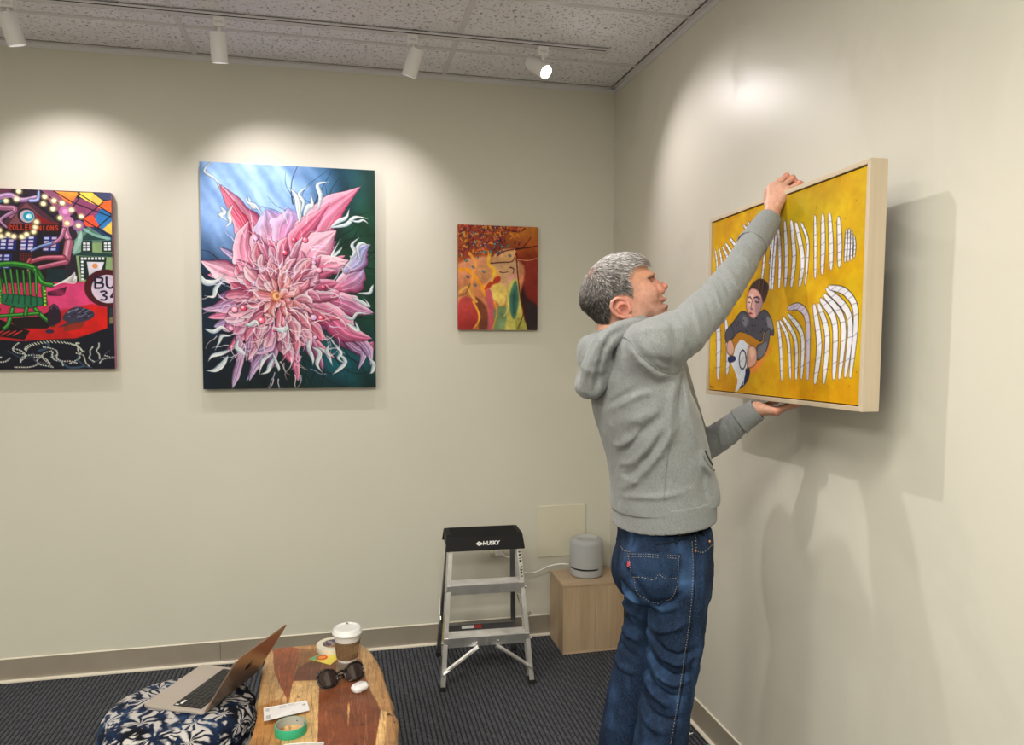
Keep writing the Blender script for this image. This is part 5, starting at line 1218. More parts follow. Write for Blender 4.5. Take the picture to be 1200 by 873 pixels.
for i in range(len(rows)-1):
    for k in range(n): b.faces.new((rows[i][k], rows[i][(k+1) % n], rows[i+1][(k+1) % n], rows[i+1][k]))
b.faces.new(rows[-1])
EDGE = wood_mat('live_edge_bark_side', (.30, .17, .08), (.62, .42, .22), 14, 1, .5, 6)
obj('slab_edge', b, EDGE, t, smooth=True)
for x_, y_ in ((-.20, 1.62), (.07, 1.62), (-.20, 2.80), (.03, 2.80)):
    b = B(); box(b, (x_, y_, (TZ-.056)/2), (.07, .07, TZ-.056), taper=(1.1, 1.1)); obj('leg', b, EDGE, t, bevel=.006)

# ---------------------------------------------------------------- things on the table
cu_ = Vector((.010, 2.830, TZ))
KX, KZ = 1.19, .95
_l = lathe
def lathe(bm, prof, c, n=40, axis=None, close=False):
    _l(bm, [(r_*KX, z_*KZ) for r_, z_ in prof] if axis is None else prof, c, n, axis, close)
t = thing('coffee_cup', 'white paper coffee cup with brown sleeve and lid, at the far end of the table', 'cup', cu_)
PAPER = mat('white_paper_cup', (.74, .72, .70), .55)
b = B(); lathe(b, [(0, .004), (.028, .004), (.0285, 0), (.030, 0), (.0425, .112), (.0412, .112), (.029, .006)], cu_, 44); obj('cup', b, PAPER, t, smooth=True, sharp=50)
b = B(); lathe(b, [(.0322, .012), (.0335, .012), (.0412, .082), (.0398, .082)], cu_, 44); sl_ = obj('sleeve', b, mat('corrugated_card', (.20, .115, .055), .8, build=lambda n: n.bump(n.noise(n.coord(scale=(1, 1, .1)), 300, 2), .4, .001)), t, smooth=True, sharp=50)
b = B(); r = random.Random(3)
for k in range(26):
    a0 = -2.6+k*.085; z0 = .020+r.random()*.02; pts = [cu_+Vector((1.19*(.0338+(z)*.110)*math.cos(a0+(z-.02)*6), 1.19*(.0338+(z)*.110)*math.sin(a0+(z-.02)*6), z)) for z in (z0, z0+.015, z0+.03)]; tube(b, pts, .0006, 4)
obj('line_print', b, mat('brown_print', (.42, .28, .14), .7), sl_)
b = B(); lathe(b, [(.0425, .1085), (.0468, .1085), (.0472, .112), (.0462, .116), (.0448, .1175), (.0438, .126), (.0405, .1315), (.037, .132), (.0355, .1285), (0, .1275)], cu_, 48); lid_ = obj('lid', b, mat('white_cup_lid', (.84, .84, .84), .32), t, smooth=True, sharp=60)
b = B(); lathe(b, [(0, .002), (.004, .0018), (.004, 0)], cu_+Vector((.0, .036, .1246)), 12); obj('sip_hole', b, mat('sip_shadow', (.25, .25, .25), .6), lid_)  # grey disc in place of a hole, shade put into its colour
lathe = _l
tp = Vector((-.045, 2.935, TZ)); t = thing('masking_tape_roll', 'cream roll of masking tape lying flat behind the coffee cup', 'tape roll', tp)
b = B(); lathe(b, [(.0385, 0), (.0615, 0), (.062, .001), (.062, .022), (.0615, .023), (.0385, .023)], tp, 56, close=True); obj('tape', b, mat('cream_masking_tape', (.80, .76, .62), .6), t, smooth=True, sharp=40)
b = B(); lathe(b, [(.0370, 0), (.0384, 0), (.0384, .0234), (.0370, .0234)], tp, 56, close=True); obj('core', b, mat('printed_card_core', (.42, .38, .42), .7, build=lambda n: n.color(n.ramp(n.noise(n.coord(), 90, 2), [(.45, (.45, .40, .36)), (.55, (.16, .13, .24))]))), t, smooth=True, sharp=40)
gp = Vector((-.164, 2.338, TZ)); t = thing('green_tape_roll', 'green roll of painter\'s tape beside the white printed card', 'tape roll', gp)
b = B(); lathe(b, [(.0455, 0), (.0478, 0), (.0482, .001), (.0482, .0265), (.0478, .0275), (.0455, .0275)], gp, 56, close=True); obj('tape', b, mat('green_tape', (.03, .38, .19), .5), t, smooth=True, sharp=40)
b = B(); lathe(b, [(.0438, 0), (.0454, 0), (.0454, .0279), (.0438, .0279)], gp, 56, close=True); co_ = obj('core', b, mat('grey_card_core', (.40, .41, .37), .75), t, smooth=True, sharp=40)
for a_, w_, h_ in ((68, .0035, .004), (20, .010, .009)):
    b = B(); 
    q = [gp+Vector((.0437*math.cos(math.radians(a_)+s_*w_/.044), .0437*math.sin(math.radians(a_)+s_*w_/.044), .014+v_*h_)) for s_, v_ in ((-.5, -.5), (.5, -.5), (.5, .5), (-.5, .5))]; b.faces.new([b.verts.new(v) for v in q]); obj('core_print', b, BLACK, co_)
# printed card standing a little off the wood
c_tl, c_tr, c_br, c_bl = Vector((-.257, 2.468, TZ+.022)), Vector((-.123, 2.490, TZ+.022)), Vector((-.112, 2.442, TZ+.012)), Vector((-.247, 2.382, TZ+.022))
t = thing('printed_card', 'white folded card with grey small print, left of the green tape roll', 'card', (-.185, 2.44, TZ))
b = B(); vs = [b.verts.new(v) for v in (c_tl, c_tr, c_br, c_bl)]+[b.verts.new(v-Vector((0, 0, .001))) for v in (c_tl, c_tr, c_br, c_bl)]
for f in ((0, 1, 2, 3), (7, 6, 5, 4), (0, 4, 5, 1), (1, 5, 6, 2), (2, 6, 7, 3), (3, 7, 4, 0)): b.faces.new([vs[i] for i in f])
CARD = mat('white_card', (.80, .78, .79), .6); o1 = obj('face', b, CARD, t)
b = B(); vs = [b.verts.new(v) for v in (c_tl, c_tr, Vector((-.12, 2.487, TZ+.0005)), Vector((-.255, 2.465, TZ+.0005)))]; b.faces.new(vs); vs = [b.verts.new(v+Vector((0, -.001, 0))) for v in (c_tl, c_tr, Vector((-.12, 2.487, TZ+.0005)), Vector((-.255, 2.465, TZ+.0005)))]; b.faces.new(vs); obj('fold', b, CARD, t)
GI = mat('grey_ink', (.38, .37, .38), .6)
b = B()
def cq(u, v): return c_tl*(1-u)*(1-v)+c_tr*u*(1-v)+c_br*u*v+c_bl*(1-u)*v+Vector((0, 0, .0004))
def cr(u0, u1, v0, v1): b.faces.new([b.verts.new(cq(u, v)) for u, v in ((u0, v0), (u1, v0), (u1, v1), (u0, v1))])
for k in range(6):
    for j in range(6):
        if (k*7+j*5+k*j) % 3: cr(.05+k*.016, .064+k*.016, .64+j*.045, .68+j*.045)
r = random.Random(5)
for k in range(4): cr(.05, .13, .12+k*.06, .14+k*.06)
for k in range(9): cr(.36, .48+r.random()*.05, .10+k*.085, .125+k*.085); cr(.56, .66+r.random()*.07, .10+k*.085, .125+k*.085)
obj('small_print', b, GI, o1, kind='stuff')
b = B(); cc = cq(.90, .35); lathe(b, [(.002, 0), (.0055, 0), (.0055, .0003), (.002, .0003)], cc, 14, close=True); obj('round_mark', b, GI, o1)
t = thing('sticker', 'small green and yellow sticker with a red disc, in front of the masking tape', 'sticker', (-.075, 2.85, TZ))
pts = [(-.132, 2.863), (-.089, 2.902), (-.025, 2.868), (-.023, 2.847), (-.052, 2.793)]
b = B(); prism(b, pts, TZ+.0003, TZ+.0010); o1 = obj('sheet', b, mat('yellow_sticker', (.86, .70, .10), .45), t)
b = B(); prism(b, [(-.130, 2.863), (-.089, 2.900), (-.066, 2.886), (-.104, 2.840)], TZ+.0010, TZ+.0013); obj('green_half', b, mat('green_print', (.14, .45, .22), .5), o1)
b = B(); lathe(b, [(0, 0), (.021, 0), (.021, .0003)], (-.084, 2.862, TZ+.0014), 24); o2 = obj('red_disc', b, mat('red_print', (.72, .08, .03), .5), o1)
b = B(); lathe(b, [(0, 0), (.014, 0)], (-.084, 2.862, TZ+.0019), 24); obj('orange_disc', b, mat('orange_print', (.90, .32, .05), .5), o1)
# sunglasses: fronts up, standing on their lower rims, temples folded behind
t = thing('sunglasses', 'dark tortoiseshell sunglasses folded on the table in front of the coffee cup', 'sunglasses', (-.01, 2.63, TZ))
TORT = mat('dark_tortoiseshell', rough=.12, build=lambda n: n.color(n.ramp(n.noise(n.coord(), 70, 3, .6), [(.50, (.006, .005, .005)), (.62, (.018, .010, .007)), (.74, (.22, .17, .13))])))
LENSM = mat('brown_lens', (.035, .020, .018), .04, 0, .8)
ga, gb = Vector((-.086, 2.588, 0)), Vector((.076, 2.655, 0)); gx = (gb-ga).normalized(); gy = Vector((-gx.y, gx.x, 0)); tilt = math.radians(58); gup = (gy*math.cos(tilt)+Vector((0, 0, 1))*math.sin(tilt)); gn = gx.cross(gup)
def gp_(x, y, z=0): return ga+Vector((0, 0, TZ+.004))+gx*x+gup*y+gn*z
Wg = (gb-ga).length
for k, cx_ in enumerate((.034+.005, Wg-.039)):
    prof_ = []
    for j in range(32):
        a_ = 2*math.pi*j/32; ca, sa = math.cos(a_), math.sin(a_); rx = .035*(abs(ca)**(.85))*(1 if ca > 0 else -1); ry = .029*(abs(sa)**.8)*(1 if sa > 0 else -1)
        prof_.append((cx_+rx, .031+ry+(.004*rx/.035*(1 if k else -1)*(1 if sa > 0 else .3)), -.006*(rx/.035)**2*(1)))
    b = B(); tube(b, [gp_(*p) for p in prof_], .0042, 8, closed=True); obj('rim', b, TORT, t, smooth=True)
    b = B(); c_ = b.verts.new(gp_(cx_, .031, .002)); vs = [b.verts.new(gp_(*p)) for p in prof_]
    for j in range(32): b.faces.new((c_, vs[j], vs[(j+1) % 32]))
    obj('lens', b, LENSM, t, smooth=True)
b = B(); tube(b, [gp_(.068, .040), gp_(Wg/2, .044, .002), gp_(Wg-.068, .040)], .0045, 8); obj('bridge', b, TORT, t, smooth=True)
for s_, y_ in ((0, .044), (1, .034)):
    x0 = .004 if not s_ else Wg-.004; x1 = Wg-.02 if not s_ else .02
    b = B(); P_ = [gp_(x0, y_, 0), gp_(x0+(.002 if s_ else -.002), y_-.002, -.012), gp_(x0*.9+x1*.1, y_-.006, -.018-.004*s_), gp_(x0*.4+x1*.6, y_-.012, -.020-.004*s_), gp_(x1, y_-.024, -.020-.004*s_)]
    tube(b, spline(P_, 5), .0035, 8); obj('temple', b, TORT, t, smooth=True)
ep = Vector((.050, 2.567, TZ)); t = thing('earbud_case', 'small glossy white earbud case right in front of the sunglasses', 'earbud case', ep)
RM = Matrix.Rotation(math.radians(38), 3, 'Z')
def pill(z0, z1, rr):
    b = B(); L = []
    for fz, ins in ((0, .008), (.12, .003), (.3, .0008), (.5, 0), (.7, .0008), (.88, .003), (1, .008)):
        z = z0+(z1-z0)*fz; L.append([b.verts.new(ep+RM @ Vector((x_, y_, z))) for x_, y_ in rrect(-.030+ins, .030-ins, -.0225+ins, .0225-ins, rr-ins*.5, 6)])
    return b, L
b = B(); L = []
for fz, ins in ((0.0, .010), (.10, .004), (.28, .001), (.5, 0), (.58, 0)):
    L.append([b.verts.new(ep+RM @ Vector((x_, y_, (.026*fz)))) for x_, y_ in rrect(-.030+ins, .030-ins, -.0225+ins, .0225-ins, .018-ins*.5, 6)])
for i in range(len(L)-1):
    for k in range(len(L[0])): b.faces.new((L[i][k], L[i][(k+1) % len(L[0])], L[i+1][(k+1) % len(L[0])], L[i+1][k]))
b.faces.new(L[0]); b.faces.new(L[-1]); GL = mat('glossy_white_plastic', (.85, .83, .84), .12); obj('base', b, GL, t, smooth=True, sharp=60)
b = B(); L = []
for fz, ins in ((.60, 0), (.72, .001), (.9, .0045), (1.0, .011)):
    L.append([b.verts.new(ep+RM @ Vector((x_, y_, (.026*fz)))) for x_, y_ in rrect(-.030+ins, .030-ins, -.0225+ins, .0225-ins, .018-ins*.5, 6)])
for i in range(len(L)-1):
    for k in range(len(L[0])): b.faces.new((L[i][k], L[i][(k+1) % len(L[0])], L[i+1][(k+1) % len(L[0])], L[i+1][k]))
b.faces.new(L[0]); b.faces.new(L[-1]); obj('flip_lid', b, GL, t, smooth=True, sharp=60)
b = B(); lathe(b, [(0, -.0006), (.0016, -.0006), (.0016, .001)], ep+RM @ Vector((-.008, -.0225, .009)), 10, (0, 1, 0)); obj('status_light', b, BLACK, t)
t = thing('clear_sleeve', 'flat clear plastic sleeve on the table at the bottom edge of the photo', 'plastic sleeve', (-.12, 2.2, TZ))
b = B(); prism(b, [(-.178, 2.268), (-.062, 2.255), (-.07, 2.14), (-.19, 2.15)], TZ+.0004, TZ+.0014); obj('sheet', b, mat('clear_film', (.80, .78, .76), .2, Alpha=.55), t)
b = B(); tube(b, [(-.179, 2.2675, TZ+.002), (-.12, 2.263, TZ+.0024), (-.062, 2.2545, TZ+.002)], .0012, 6); obj('sealed_edge', b, WHITE_P, t)
# ---------------------------------------------------------------- scraps on the floor by the right wall
gt = Vector((1.440, 2.700, 0)); t = thing('green_tape_scrap', 'crumpled scrap of green tape on the carpet against the right wall base', 'tape scrap', gt)
b = B(); r = random.Random(8)
g_ = [[b.verts.new(gt+Vector((-.035+.012*i+r.uniform(-.003, .003), -.03+.012*j+r.uniform(-.003, .003), .004+r.uniform(0, .012)+.006*math.sin(i+j)))) for j in range(5)] for i in range(6)]
for i in range(5):
    for j in range(4): b.faces.new((g_[i][j], g_[i+1][j], g_[i+1][j+1], g_[i][j+1]))
o = obj('film', b, bpy.data.materials['green_tape'], t); md = o.modifiers.new('thick', 'SOLIDIFY'); md.thickness = .0008
wt = Vector((1.425, 2.835, 0)); t = thing('white_paper_scrap', 'tiny torn white scrap on the dark carpet beside the jeans', 'paper scrap', wt)
b = B(); pts = [(-.014, -.006), (-.004, -.001), (-.002, .010), (.003, .001), (.016, .004), (.012, -.002), (.001, -.005), (-.010, -.011)]; prism(b, [(wt.x+a, wt.y+c_) for a, c_ in pts], .0015, .003); obj('torn_piece', b, WHITE_INK, t)
# ---------------------------------------------------------------- the man
NEAR, FAR, MID = 1.93, 2.21, 2.07
def c3(v): return (v[0], v[1], v[2])
def P(px, py, y=MID): return np.array(at(px, py, y))
def row(lpx, rpx, py, y=MID, b=.19, k=1.0, phi=.385):
    """oval section whose outline meets the two pixels, b = half breadth across the body"""
    a_, c_ = P(lpx, py, y), P(rpx, py, y); w2 = np.linalg.norm(a_-c_)/2*math.cos(phi)-.002
    w_ = math.sqrt(max((w2*math.cos(0))**2-(b*math.sin(phi))**2, .0016))/math.cos(phi)*k; m = (a_+c_)/2
    return (m[2], m[0], m[1], w_, b)
VR = (math.cos(.385), -math.sin(.385))        # image-right direction at the man, on the floor plane
FEET = P(765, 985, MID)
man = thing('person', 'grey-haired man in grey hoodie and blue jeans lifting the yellow framed painting', 'person', (.84, MID, 0))

# head frame: s forward, t towards the far side, z up
PSI = -.25
HC = P(735, 345, MID-.005); hf = np.array((math.cos(PSI), math.sin(PSI), 0)); hl = np.array((-math.sin(PSI), math.cos(PSI), 0))
def HZ(a, b_, t=0.0):
    """sagittal plane coordinates (s, z) of a point given in the enlarged profile view"""
    px, py = 670+a/7.273, 280+b_/7.273
    d = np.array(_f*FPX+_r2*(px-600)+_u2*(436.5-py)); o = np.array(EYE)
    k = ((HC-o)@hl+t)/(d@hl); q = o+d*k-HC
    return np.array((q@hf, q[2]))
def H3(a, b_, t): s_, z_ = HZ(a, b_, t); return np.array((s_, t, z_))
prof = [(85, 520), (97, 430), (140, 325), (190, 250), (250, 195), (330, 155), (420, 138), (520, 138), (585, 170), (625, 222), (655, 268), (684, 292), (694, 308), (692, 330), (700, 352), (716, 400), (742, 450), (765, 482), (783, 497), (797, 512), (796, 528), (776, 545), (786, 558), (808, 568), (812, 588), (803, 606), (806, 630), (812, 660), (803, 700), (770, 735), (700, 745), (600, 720), (500, 735), (400, 760), (300, 745), (240, 712), (170, 640), (108, 580)]
pr2 = np.array([HZ(a, b_) for a, b_ in prof])
def head_field(extra=0.0, h=.0016):
    F = Field((-.155, -.112, -.20), (.150, .112, .150), h)
    s_ = F.ax[0][:, None]; z_ = F.ax[2][None, :]
    q = smooth([tuple(p) for p in pr2], 5, True); d = np.full((len(F.ax[0]), len(F.ax[2])), 1e9, np.float32); ins = np.zeros(d.shape, bool); n = len(q)
    for i in range(n):
        ax_, ay = q[i]; dx, dy = q[(i+1) % n]-q[i]; L = dx*dx+dy*dy+1e-12
        t = np.clip(((s_-ax_)*dx+(z_-ay)*dy)/L, 0, 1); d = np.minimum(d, (s_-ax_-t*dx)**2+(z_-ay-t*dy)**2)
        if abs(dy) > 1e-12: ins ^= ((ay > z_) != (ay+dy > z_)) & (s_ < dx*(z_-ay)/dy+ax_)
    D = np.where(ins, np.sqrt(d), -np.sqrt(d)).astype(np.float32)+extra
    sg = s_+0*z_; zg = z_+0*s_
    W = np.interp(sg, [-.14, -.06, 0, .05, .09, .12], [.083, .084, .080, .070, .062, .055])-.10*np.clip(-zg-.045, 0, .1)*np.clip(1.0, 0, 1)+extra
    x = np.clip(D/.088, 0, 1); w_ = W*(1-(1-x)**2.25)**(1/2.25)
    T = F.ax[1][None, :, None]
    f = np.abs(T)-w_[:, None, :]; f = f*.62
    out = np.maximum(-D, 0)[:, None, :]
    F.F = np.where(D[:, None, :] > 0, f, np.sqrt(out**2+np.maximum(np.abs(T)*.62, 0)**2)).astype(np.float32)
    return F
HFld = head_field()
F = HFld
# nose, lips, brow, cheeks, chin, eye sockets
F.chain([H3(702, 345, 0), H3(738, 378, 0), H3(783, 398, 0)], (.005, .007, .008), .008)
F.ell(H3(792, 408, 0), (.0095, .0105, .009), .006)
for sg_ in (-1, 1):
    F.ell(H3(762, 440, sg_*.011), (.012, .0085, .0095), .006)
    F.ell(H3(778, 455, sg_*.0075), (.005, .0035, .0035), .002, sub=True)
    F.chain([H3(735, 400, sg_*.012), H3(755, 445, sg_*.016)], (.010, .007), .012)
    F.chain([H3(690, 304, sg_*.012), H3(672, 298, sg_*.030), H3(625, 318, sg_*.047)], (.0065, .0075, .007), .010)
    F.ell(H3(672, 368, sg_*.033), (.019, .016, .0115), .010, sub=True)
    F.ell(H3(645, 455, sg_*.046), (.028, .016, .020), .022)
    F.ell(H3(640, 373, sg_*.032), (.0132, .0135, .0132), .002)
    F.chain([H3(672, 352, sg_*.021), H3(662, 343, sg_*.033), H3(628, 366, sg_*.0445)], (.0026, .0034, .0026), .0025)
    F.chain([H3(676, 385, sg_*.021), H3(664, 396, sg_*.033), H3(628, 384, sg_*.0445)], (.0026, .003, .0026), .0035)
    F.chain([H3(740, 455, sg_*.022), H3(742, 520, sg_*.030)], (.003, .003), .012)
    F.ell(H3(520, 690, sg_*.058), (.035, .014, .022), .03)
F.ell(H3(657, 369, -.034), (.011, .0085, .0030), .0012, sub=True)
F.chain([H3(770, 512, -.021), H3(791, 511, -.009), H3(795, 514, 0), H3(791, 511, .009), H3(770, 512, .021)], (.003, .0048, .005, .0048, .003), .003)
F.chain([H3(772, 566, -.020), H3(798, 574, -.009), H3(804, 575, 0), H3(798, 574, .009), H3(772, 566, .020)], (.003, .0056, .0062, .0056, .003), .003)
F.ell(H3(785, 545, 0), (.013, .019, .0030), .002, sub=True)
F.ell(H3(800, 660, 0), (.012, .020, .014), .016)
# neck
NB = [H3(400, 560, 0), H3(420, 700, 0), H3(390, 800, 0), H3(370, 920, 0)]
F.chain(NB, (.062, .059, .062, .070), .014)
F.chain([H3(330, 640, -.045), H3(560, 860, -.020)], (.012, .012), .02)
# ears
for sg_ in (-1, 1):
    e = lambda a, b_, t: H3(a, b_, sg_*t)
    F.ell(e(420, 590, .0795), (.027, .0065, .030), .006, R=Matrix.Rotation(sg_*.22, 3, 'Z') @ Matrix.Rotation(.35, 3, 'Y'))
    F.chain([e(470, 565, .080), e(462, 528, .084), e(425, 506, .087), e(380, 508, .091), e(343, 535, .094), e(334, 580, .094), e(352, 622, .091), e(395, 655, .087), e(440, 672, .083)], (.003, .0042, .0046, .005, .005, .0048, .0045, .0045, .004), .002)
    F.ell(e(487, 664, .081), (.013, .0055, .0085), .005)
    F.chain([e(450, 560, .083), e(410, 555, .087), e(385, 590, .088), e(410, 630, .086), e(455, 640, .083)], (.0022, .0032, .0032, .0028, .0025), .0025)
    F.ell(e(446, 597, .089), (.0125, .0085, .013), .003, sub=True)
    F.ell(e(398, 540, .093), (.015, .0055, .007), .003, sub=True)
    F.ell(e(497, 605, .082), (.006, .0055, .008), .003)
Vh, Qh = F.mesh('head'); Vh = relax(Vh, Qh, 2)
def h2w(V): return HC+V[:, :1]*hf+V[:, 1:2]*hl+V[:, 2:]*np.array((0, 0, 1))

def inpoly(pts, X, Z):
    q = np.array(pts); r_ = np.zeros(len(X), bool); n = len(q)
    for i in range(n):
        ax_, ay = q[i]; bx_, by = q[(i+1) % n]
        if abs(by-ay) > 1e-12: r_ ^= ((ay > Z) != (by > Z)) & (X < (bx_-ax_)*(Z-ay)/(by-ay)+ax_)
    return r_
def near_(V, c_, r_): return np.exp(-(((V-np.array(c_))/np.array(r_))**2).sum(1))
hairline = [(40, 560), (60, 420), (110, 290), (180, 200), (250, 140), (330, 100), (420, 90), (520, 90), (600, 130), (650, 215), (628, 222), (600, 232), (540, 240), (490, 262), (462, 300), (452, 350), (462, 410), (482, 470), (484, 505), (455, 500), (430, 480), (385, 480), (340, 500), (318, 540), (305, 600), (298, 660), (290, 715), (250, 735), (190, 680), (90, 600)]
hz = [tuple(HZ(a, b_)) for a, b_ in hairline]
skin = np.tile(np.array((.775, .575, .495)), (len(Vh), 1))
def tint(V, C_, c_, r_, col, a): w_ = (near_(V, c_, r_)*a)[:, None]; C_[:] = C_*(1-w_)+np.array(col)*w_
for sg_ in (-1, 1):
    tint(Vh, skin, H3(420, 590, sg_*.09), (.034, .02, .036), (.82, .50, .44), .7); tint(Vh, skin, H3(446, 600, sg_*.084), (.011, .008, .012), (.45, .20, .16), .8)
    tint(Vh, skin, H3(690, 440, sg_*.035), (.035, .02, .03), (.80, .50, .42), .5)
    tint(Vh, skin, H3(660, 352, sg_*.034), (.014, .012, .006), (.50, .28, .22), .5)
tint(Vh, skin, H3(780, 415, 0), (.028, .025, .026), (.82, .47, .41), .6); tint(Vh, skin, H3(560, 280, -.05), (.05, .04, .03), (.83, .60, .45), .6)
tint(Vh, skin, H3(796, 512, 0), (.010, .022, .006), (.72, .36, .33), .85); tint(Vh, skin, H3(804, 575, 0), (.011, .022, .007), (.76, .38, .35), .9); tint(Vh, skin, H3(782, 545, 0), (.014, .020, .004), (.14, .04, .04), .95)
stub = np.clip(near_(Vh, H3(620, 660, 0), (.075, .2, .028))*1.2+near_(Vh, H3(790, 620, 0), (.03, .05, .02))+near_(Vh, H3(780, 490, 0), (.012, .03, .006)), 0, 1)*np.clip(.45+vnoise(Vh, 900, 3)*1.1, 0, 1)
skin = skin*(1-.50*stub[:, None])+np.array((.50, .43, .40))*.50*stub[:, None]
hm = inpoly(hz, Vh[:, 0], Vh[:, 2]); skin[hm] = skin[hm]*.55+np.array((.60, .50, .47))*.45
skin *= (1+.10*vnoise(Vh, 160, 4)+.06*vnoise(Vh, 60, 5))[:, None]

# hands: chains of phalanges over a padded palm, in world space
def hand(wrist, palm, fingers, thumb, lo, hi, arm):
    F = Field(lo, hi, .0016)
    F.chain(arm, [.0235, .0235, .0235], .01)
    for a, b_, ra, rb in palm: F.chain([a, b_], (ra, rb), .011)
    for pts, r0 in fingers: F.chain(pts, [r0*1.05, r0, r0*.96, r0*.80], .0030)
    for pts, r0 in fingers: F.ell(pts[1], (r0*1.13,)*3, .002)
    F.chain(thumb, (.0125, .0105, .0095, .0080), .006)
    V, Q = F.mesh('hand'); return relax(V, Q, 2), Q
# right hand: back of the hand to the room, fingers hooked over the top rail
wr = P(903.5, 253, 2.045); kn = [P(905, 219.5, 2.096), P(911, 217, 2.076), P(917.5, 218.5, 2.056), P(923.5, 222.5, 2.038)]
def off(p, x=0, y=0, z=0): return p+np.array((x, y, z))
ftop = 2.118
FR = []
for i, (k_, r_, up1, fx) in enumerate(zip(kn, (.0088, .0092, .0088, .0080), (.034, .038, .034, .026), (.0, .0, .0, .003))):
    pip = np.array((k_[0]+.030+fx, k_[1]-.004*i+.004, k_[2]+up1*(.78 if i else .7))); top = 2.1215+r_+(.0015)
    pip[2] = max(pip[2], top+.008); dip = np.array((pip[0]+.026, pip[1]-.003, top+.0055)); tip = np.array((dip[0]+.019+.004*(i == 3), dip[1]-.004, top-.004 if dip[0]+.02 > FX1+.01 else top+.001))
    FR.append(([k_, pip, dip, tip], r_))
kc = (kn[0]+kn[3])/2
PR_ = [(wr, kn[i], .0165, .0125) for i in range(4)]+[(off(wr, .004, .012, .008), kn[0], .016, .012)]
TH = [off(wr, .004, .012, .010), kn[0]+np.array((-.002, .008, -.046)), kn[0]+np.array((.004, .012, -.024)), kn[0]+np.array((.010, .012, -.008))]
TH = [np.array((min(q[0], FX0-.012), q[1], q[2])) for q in TH]
VR_, QR_ = hand(wr, PR_, FR, TH, (1.13, 1.95, 2.00), (1.42, 2.20, 2.25), [P(888, 278, 2.02), P(897, 264, 2.033), wr])
# left hand: palm up under the bottom rail
fb = 1.4845
wl = P(887, 479.5, 2.135); kl = [P(909, 480.5, 2.128), P(910.5, 481.5, 2.108), P(911, 482.5, 2.088), P(909, 482, 2.070)]
kl = [np.array((q[0], q[1], min(q[2], fb-.016-.010))) for q in kl]
FL = []
for i, (k_, r_) in enumerate(zip(kl, (.0086, .0090, .0086, .0078))):
    L1 = (.042, .046, .042, .034)[i]; zt = fb-r_-.004
    pip = np.array((k_[0]+L1, k_[1]-.002, zt-.006)); dip = np.array((pip[0]+L1*.55, pip[1]-.002, zt-.001)); tip = np.array((dip[0]+L1*.30, dip[1]-.002, zt+.001)); FL.append(([k_, pip, dip, tip], r_))
PL_ = [(wl, kl[i], .0165, .0120) for i in range(4)]
TL = [off(wl, .010, .018, .002), np.array((kl[0][0]-.012, kl[0][1]+.030, fb-.022)), np.array((kl[0][0]+.012, kl[0][1]+.042, fb-.014)), np.array((kl[0][0]+.034, kl[0][1]+.048, fb-.012))]
VL_, QL_ = hand(wl, PL_, FL, TL, (1.15, 1.98, 1.38), (1.455, 2.26, 1.54), [P(872, 488.5, 2.157), P(878, 485, 2.147), wl])
print('hands', wr, kn[0], [c3(f[0][-1]) for f in FR], wl, kl[0], FL[1][0][-1])

# joints
SHR, ELR = P(765, 405, 1.875), P(838, 352, 1.915); WRR = P(893, 270, 2.018)
SHL, ELL = P(775, 415, 2.245), P(817, 528, 2.275); WLL = P(879, 485.5, 2.145)
HIP = {'n': P(780, 665, 1.975), 'f': P(768, 665, 2.165)}
# body below the clothes, one grid
Fb = Field((.50, 1.72, -.01), (1.36, 2.40, 2.20), .0085)
Fb.column([row(722+6, 800-6, 445, b=.15), row(716+5, 820-5, 520, b=.145), row(732, 818, 600, b=.13), row(738, 815, 660, b=.13), row(748, 812, 680, b=.12)], .03)
Fb.chain([P(738, 395), P(745, 430), P(755, 470)], (.055, .075, .10), .04)
Fb.chain([SHR, ELR, WRR], (.044, .036, .025), .02); Fb.chain([SHL, P(795, 470, 2.27), ELL, P(850, 507, 2.20), P(868, 492, 2.165), WLL], (.044, .036, .030, .028, .026, .022), .02)
LEGN = [(672, 1.985), (735, 1.975), (800, 1.972), (873, 1.968), (978, 1.965)]
Fb.chain([P(790, 680, 1.985), P(780, 810, 1.972), P(768, 970, 1.968)], (.045, .036, .030), .02)
Fb.chain([P(768, 690, 2.165), P(746, 810, 2.165), P(724, 950, 2.17)], (.045, .034, .030), .02)
Vb, Qb = Fb.mesh('body'); Vb = relax(Vb, Qb, 2)
allV = [h2w(Vh), VR_, VL_, Vb]; allQ = [Qh, QR_, QL_, Qb]; o_ = 0; QQ = []
for v_, q_ in zip(allV, allQ): QQ.append(q_+o_); o_ += len(v_)
def handcol(V, kn_):
    c_ = np.tile(np.array((.78, .59, .50)), (len(V), 1)); w_ = np.zeros(len(V))
    for k_ in kn_: w_ += near_(V, k_, (.012,)*3)
    c_ = c_*(1-.6*np.clip(w_, 0, 1)[:, None])+np.array((.82, .44, .36))*.6*np.clip(w_, 0, 1)[:, None]
    return c_*(1+.12*vnoise(V, 120, 6)+.08*vnoise(V, 300, 7))[:, None]
cols = np.concatenate([skin, handcol(VR_, [f[0][1] for f in FR]+[f[0][-1] for f in FR]), handcol(VL_, [f[0][0] for f in FL]+[f[0][-1] for f in FL]+[wl]), np.tile(np.array((.78, .55, .45)), (len(Vb), 1))])
me = np_mesh('body', np.concatenate(allV), np.concatenate(QQ)); set_paint(me, np.clip(cols, 0, 1))
def _skin(n): n.color(n.attr('paint')); n.bump(n.noise(n.coord(), 900, 3), .12, .0004); n.bump(n.vor(n.coord(), 420), .10, .0003)
SKIN = mat('skin', rough=.50, spec=.4, Subsurface_Weight=.12, Subsurface_Scale=.01, build=_skin)
body = link('body', me, SKIN, man)
def skin_part(nm, bm, m, par=body, **k): return obj(nm, bm, m, par, **k)
def hw(p): return Vector(h2w(np.array([p]))[0])
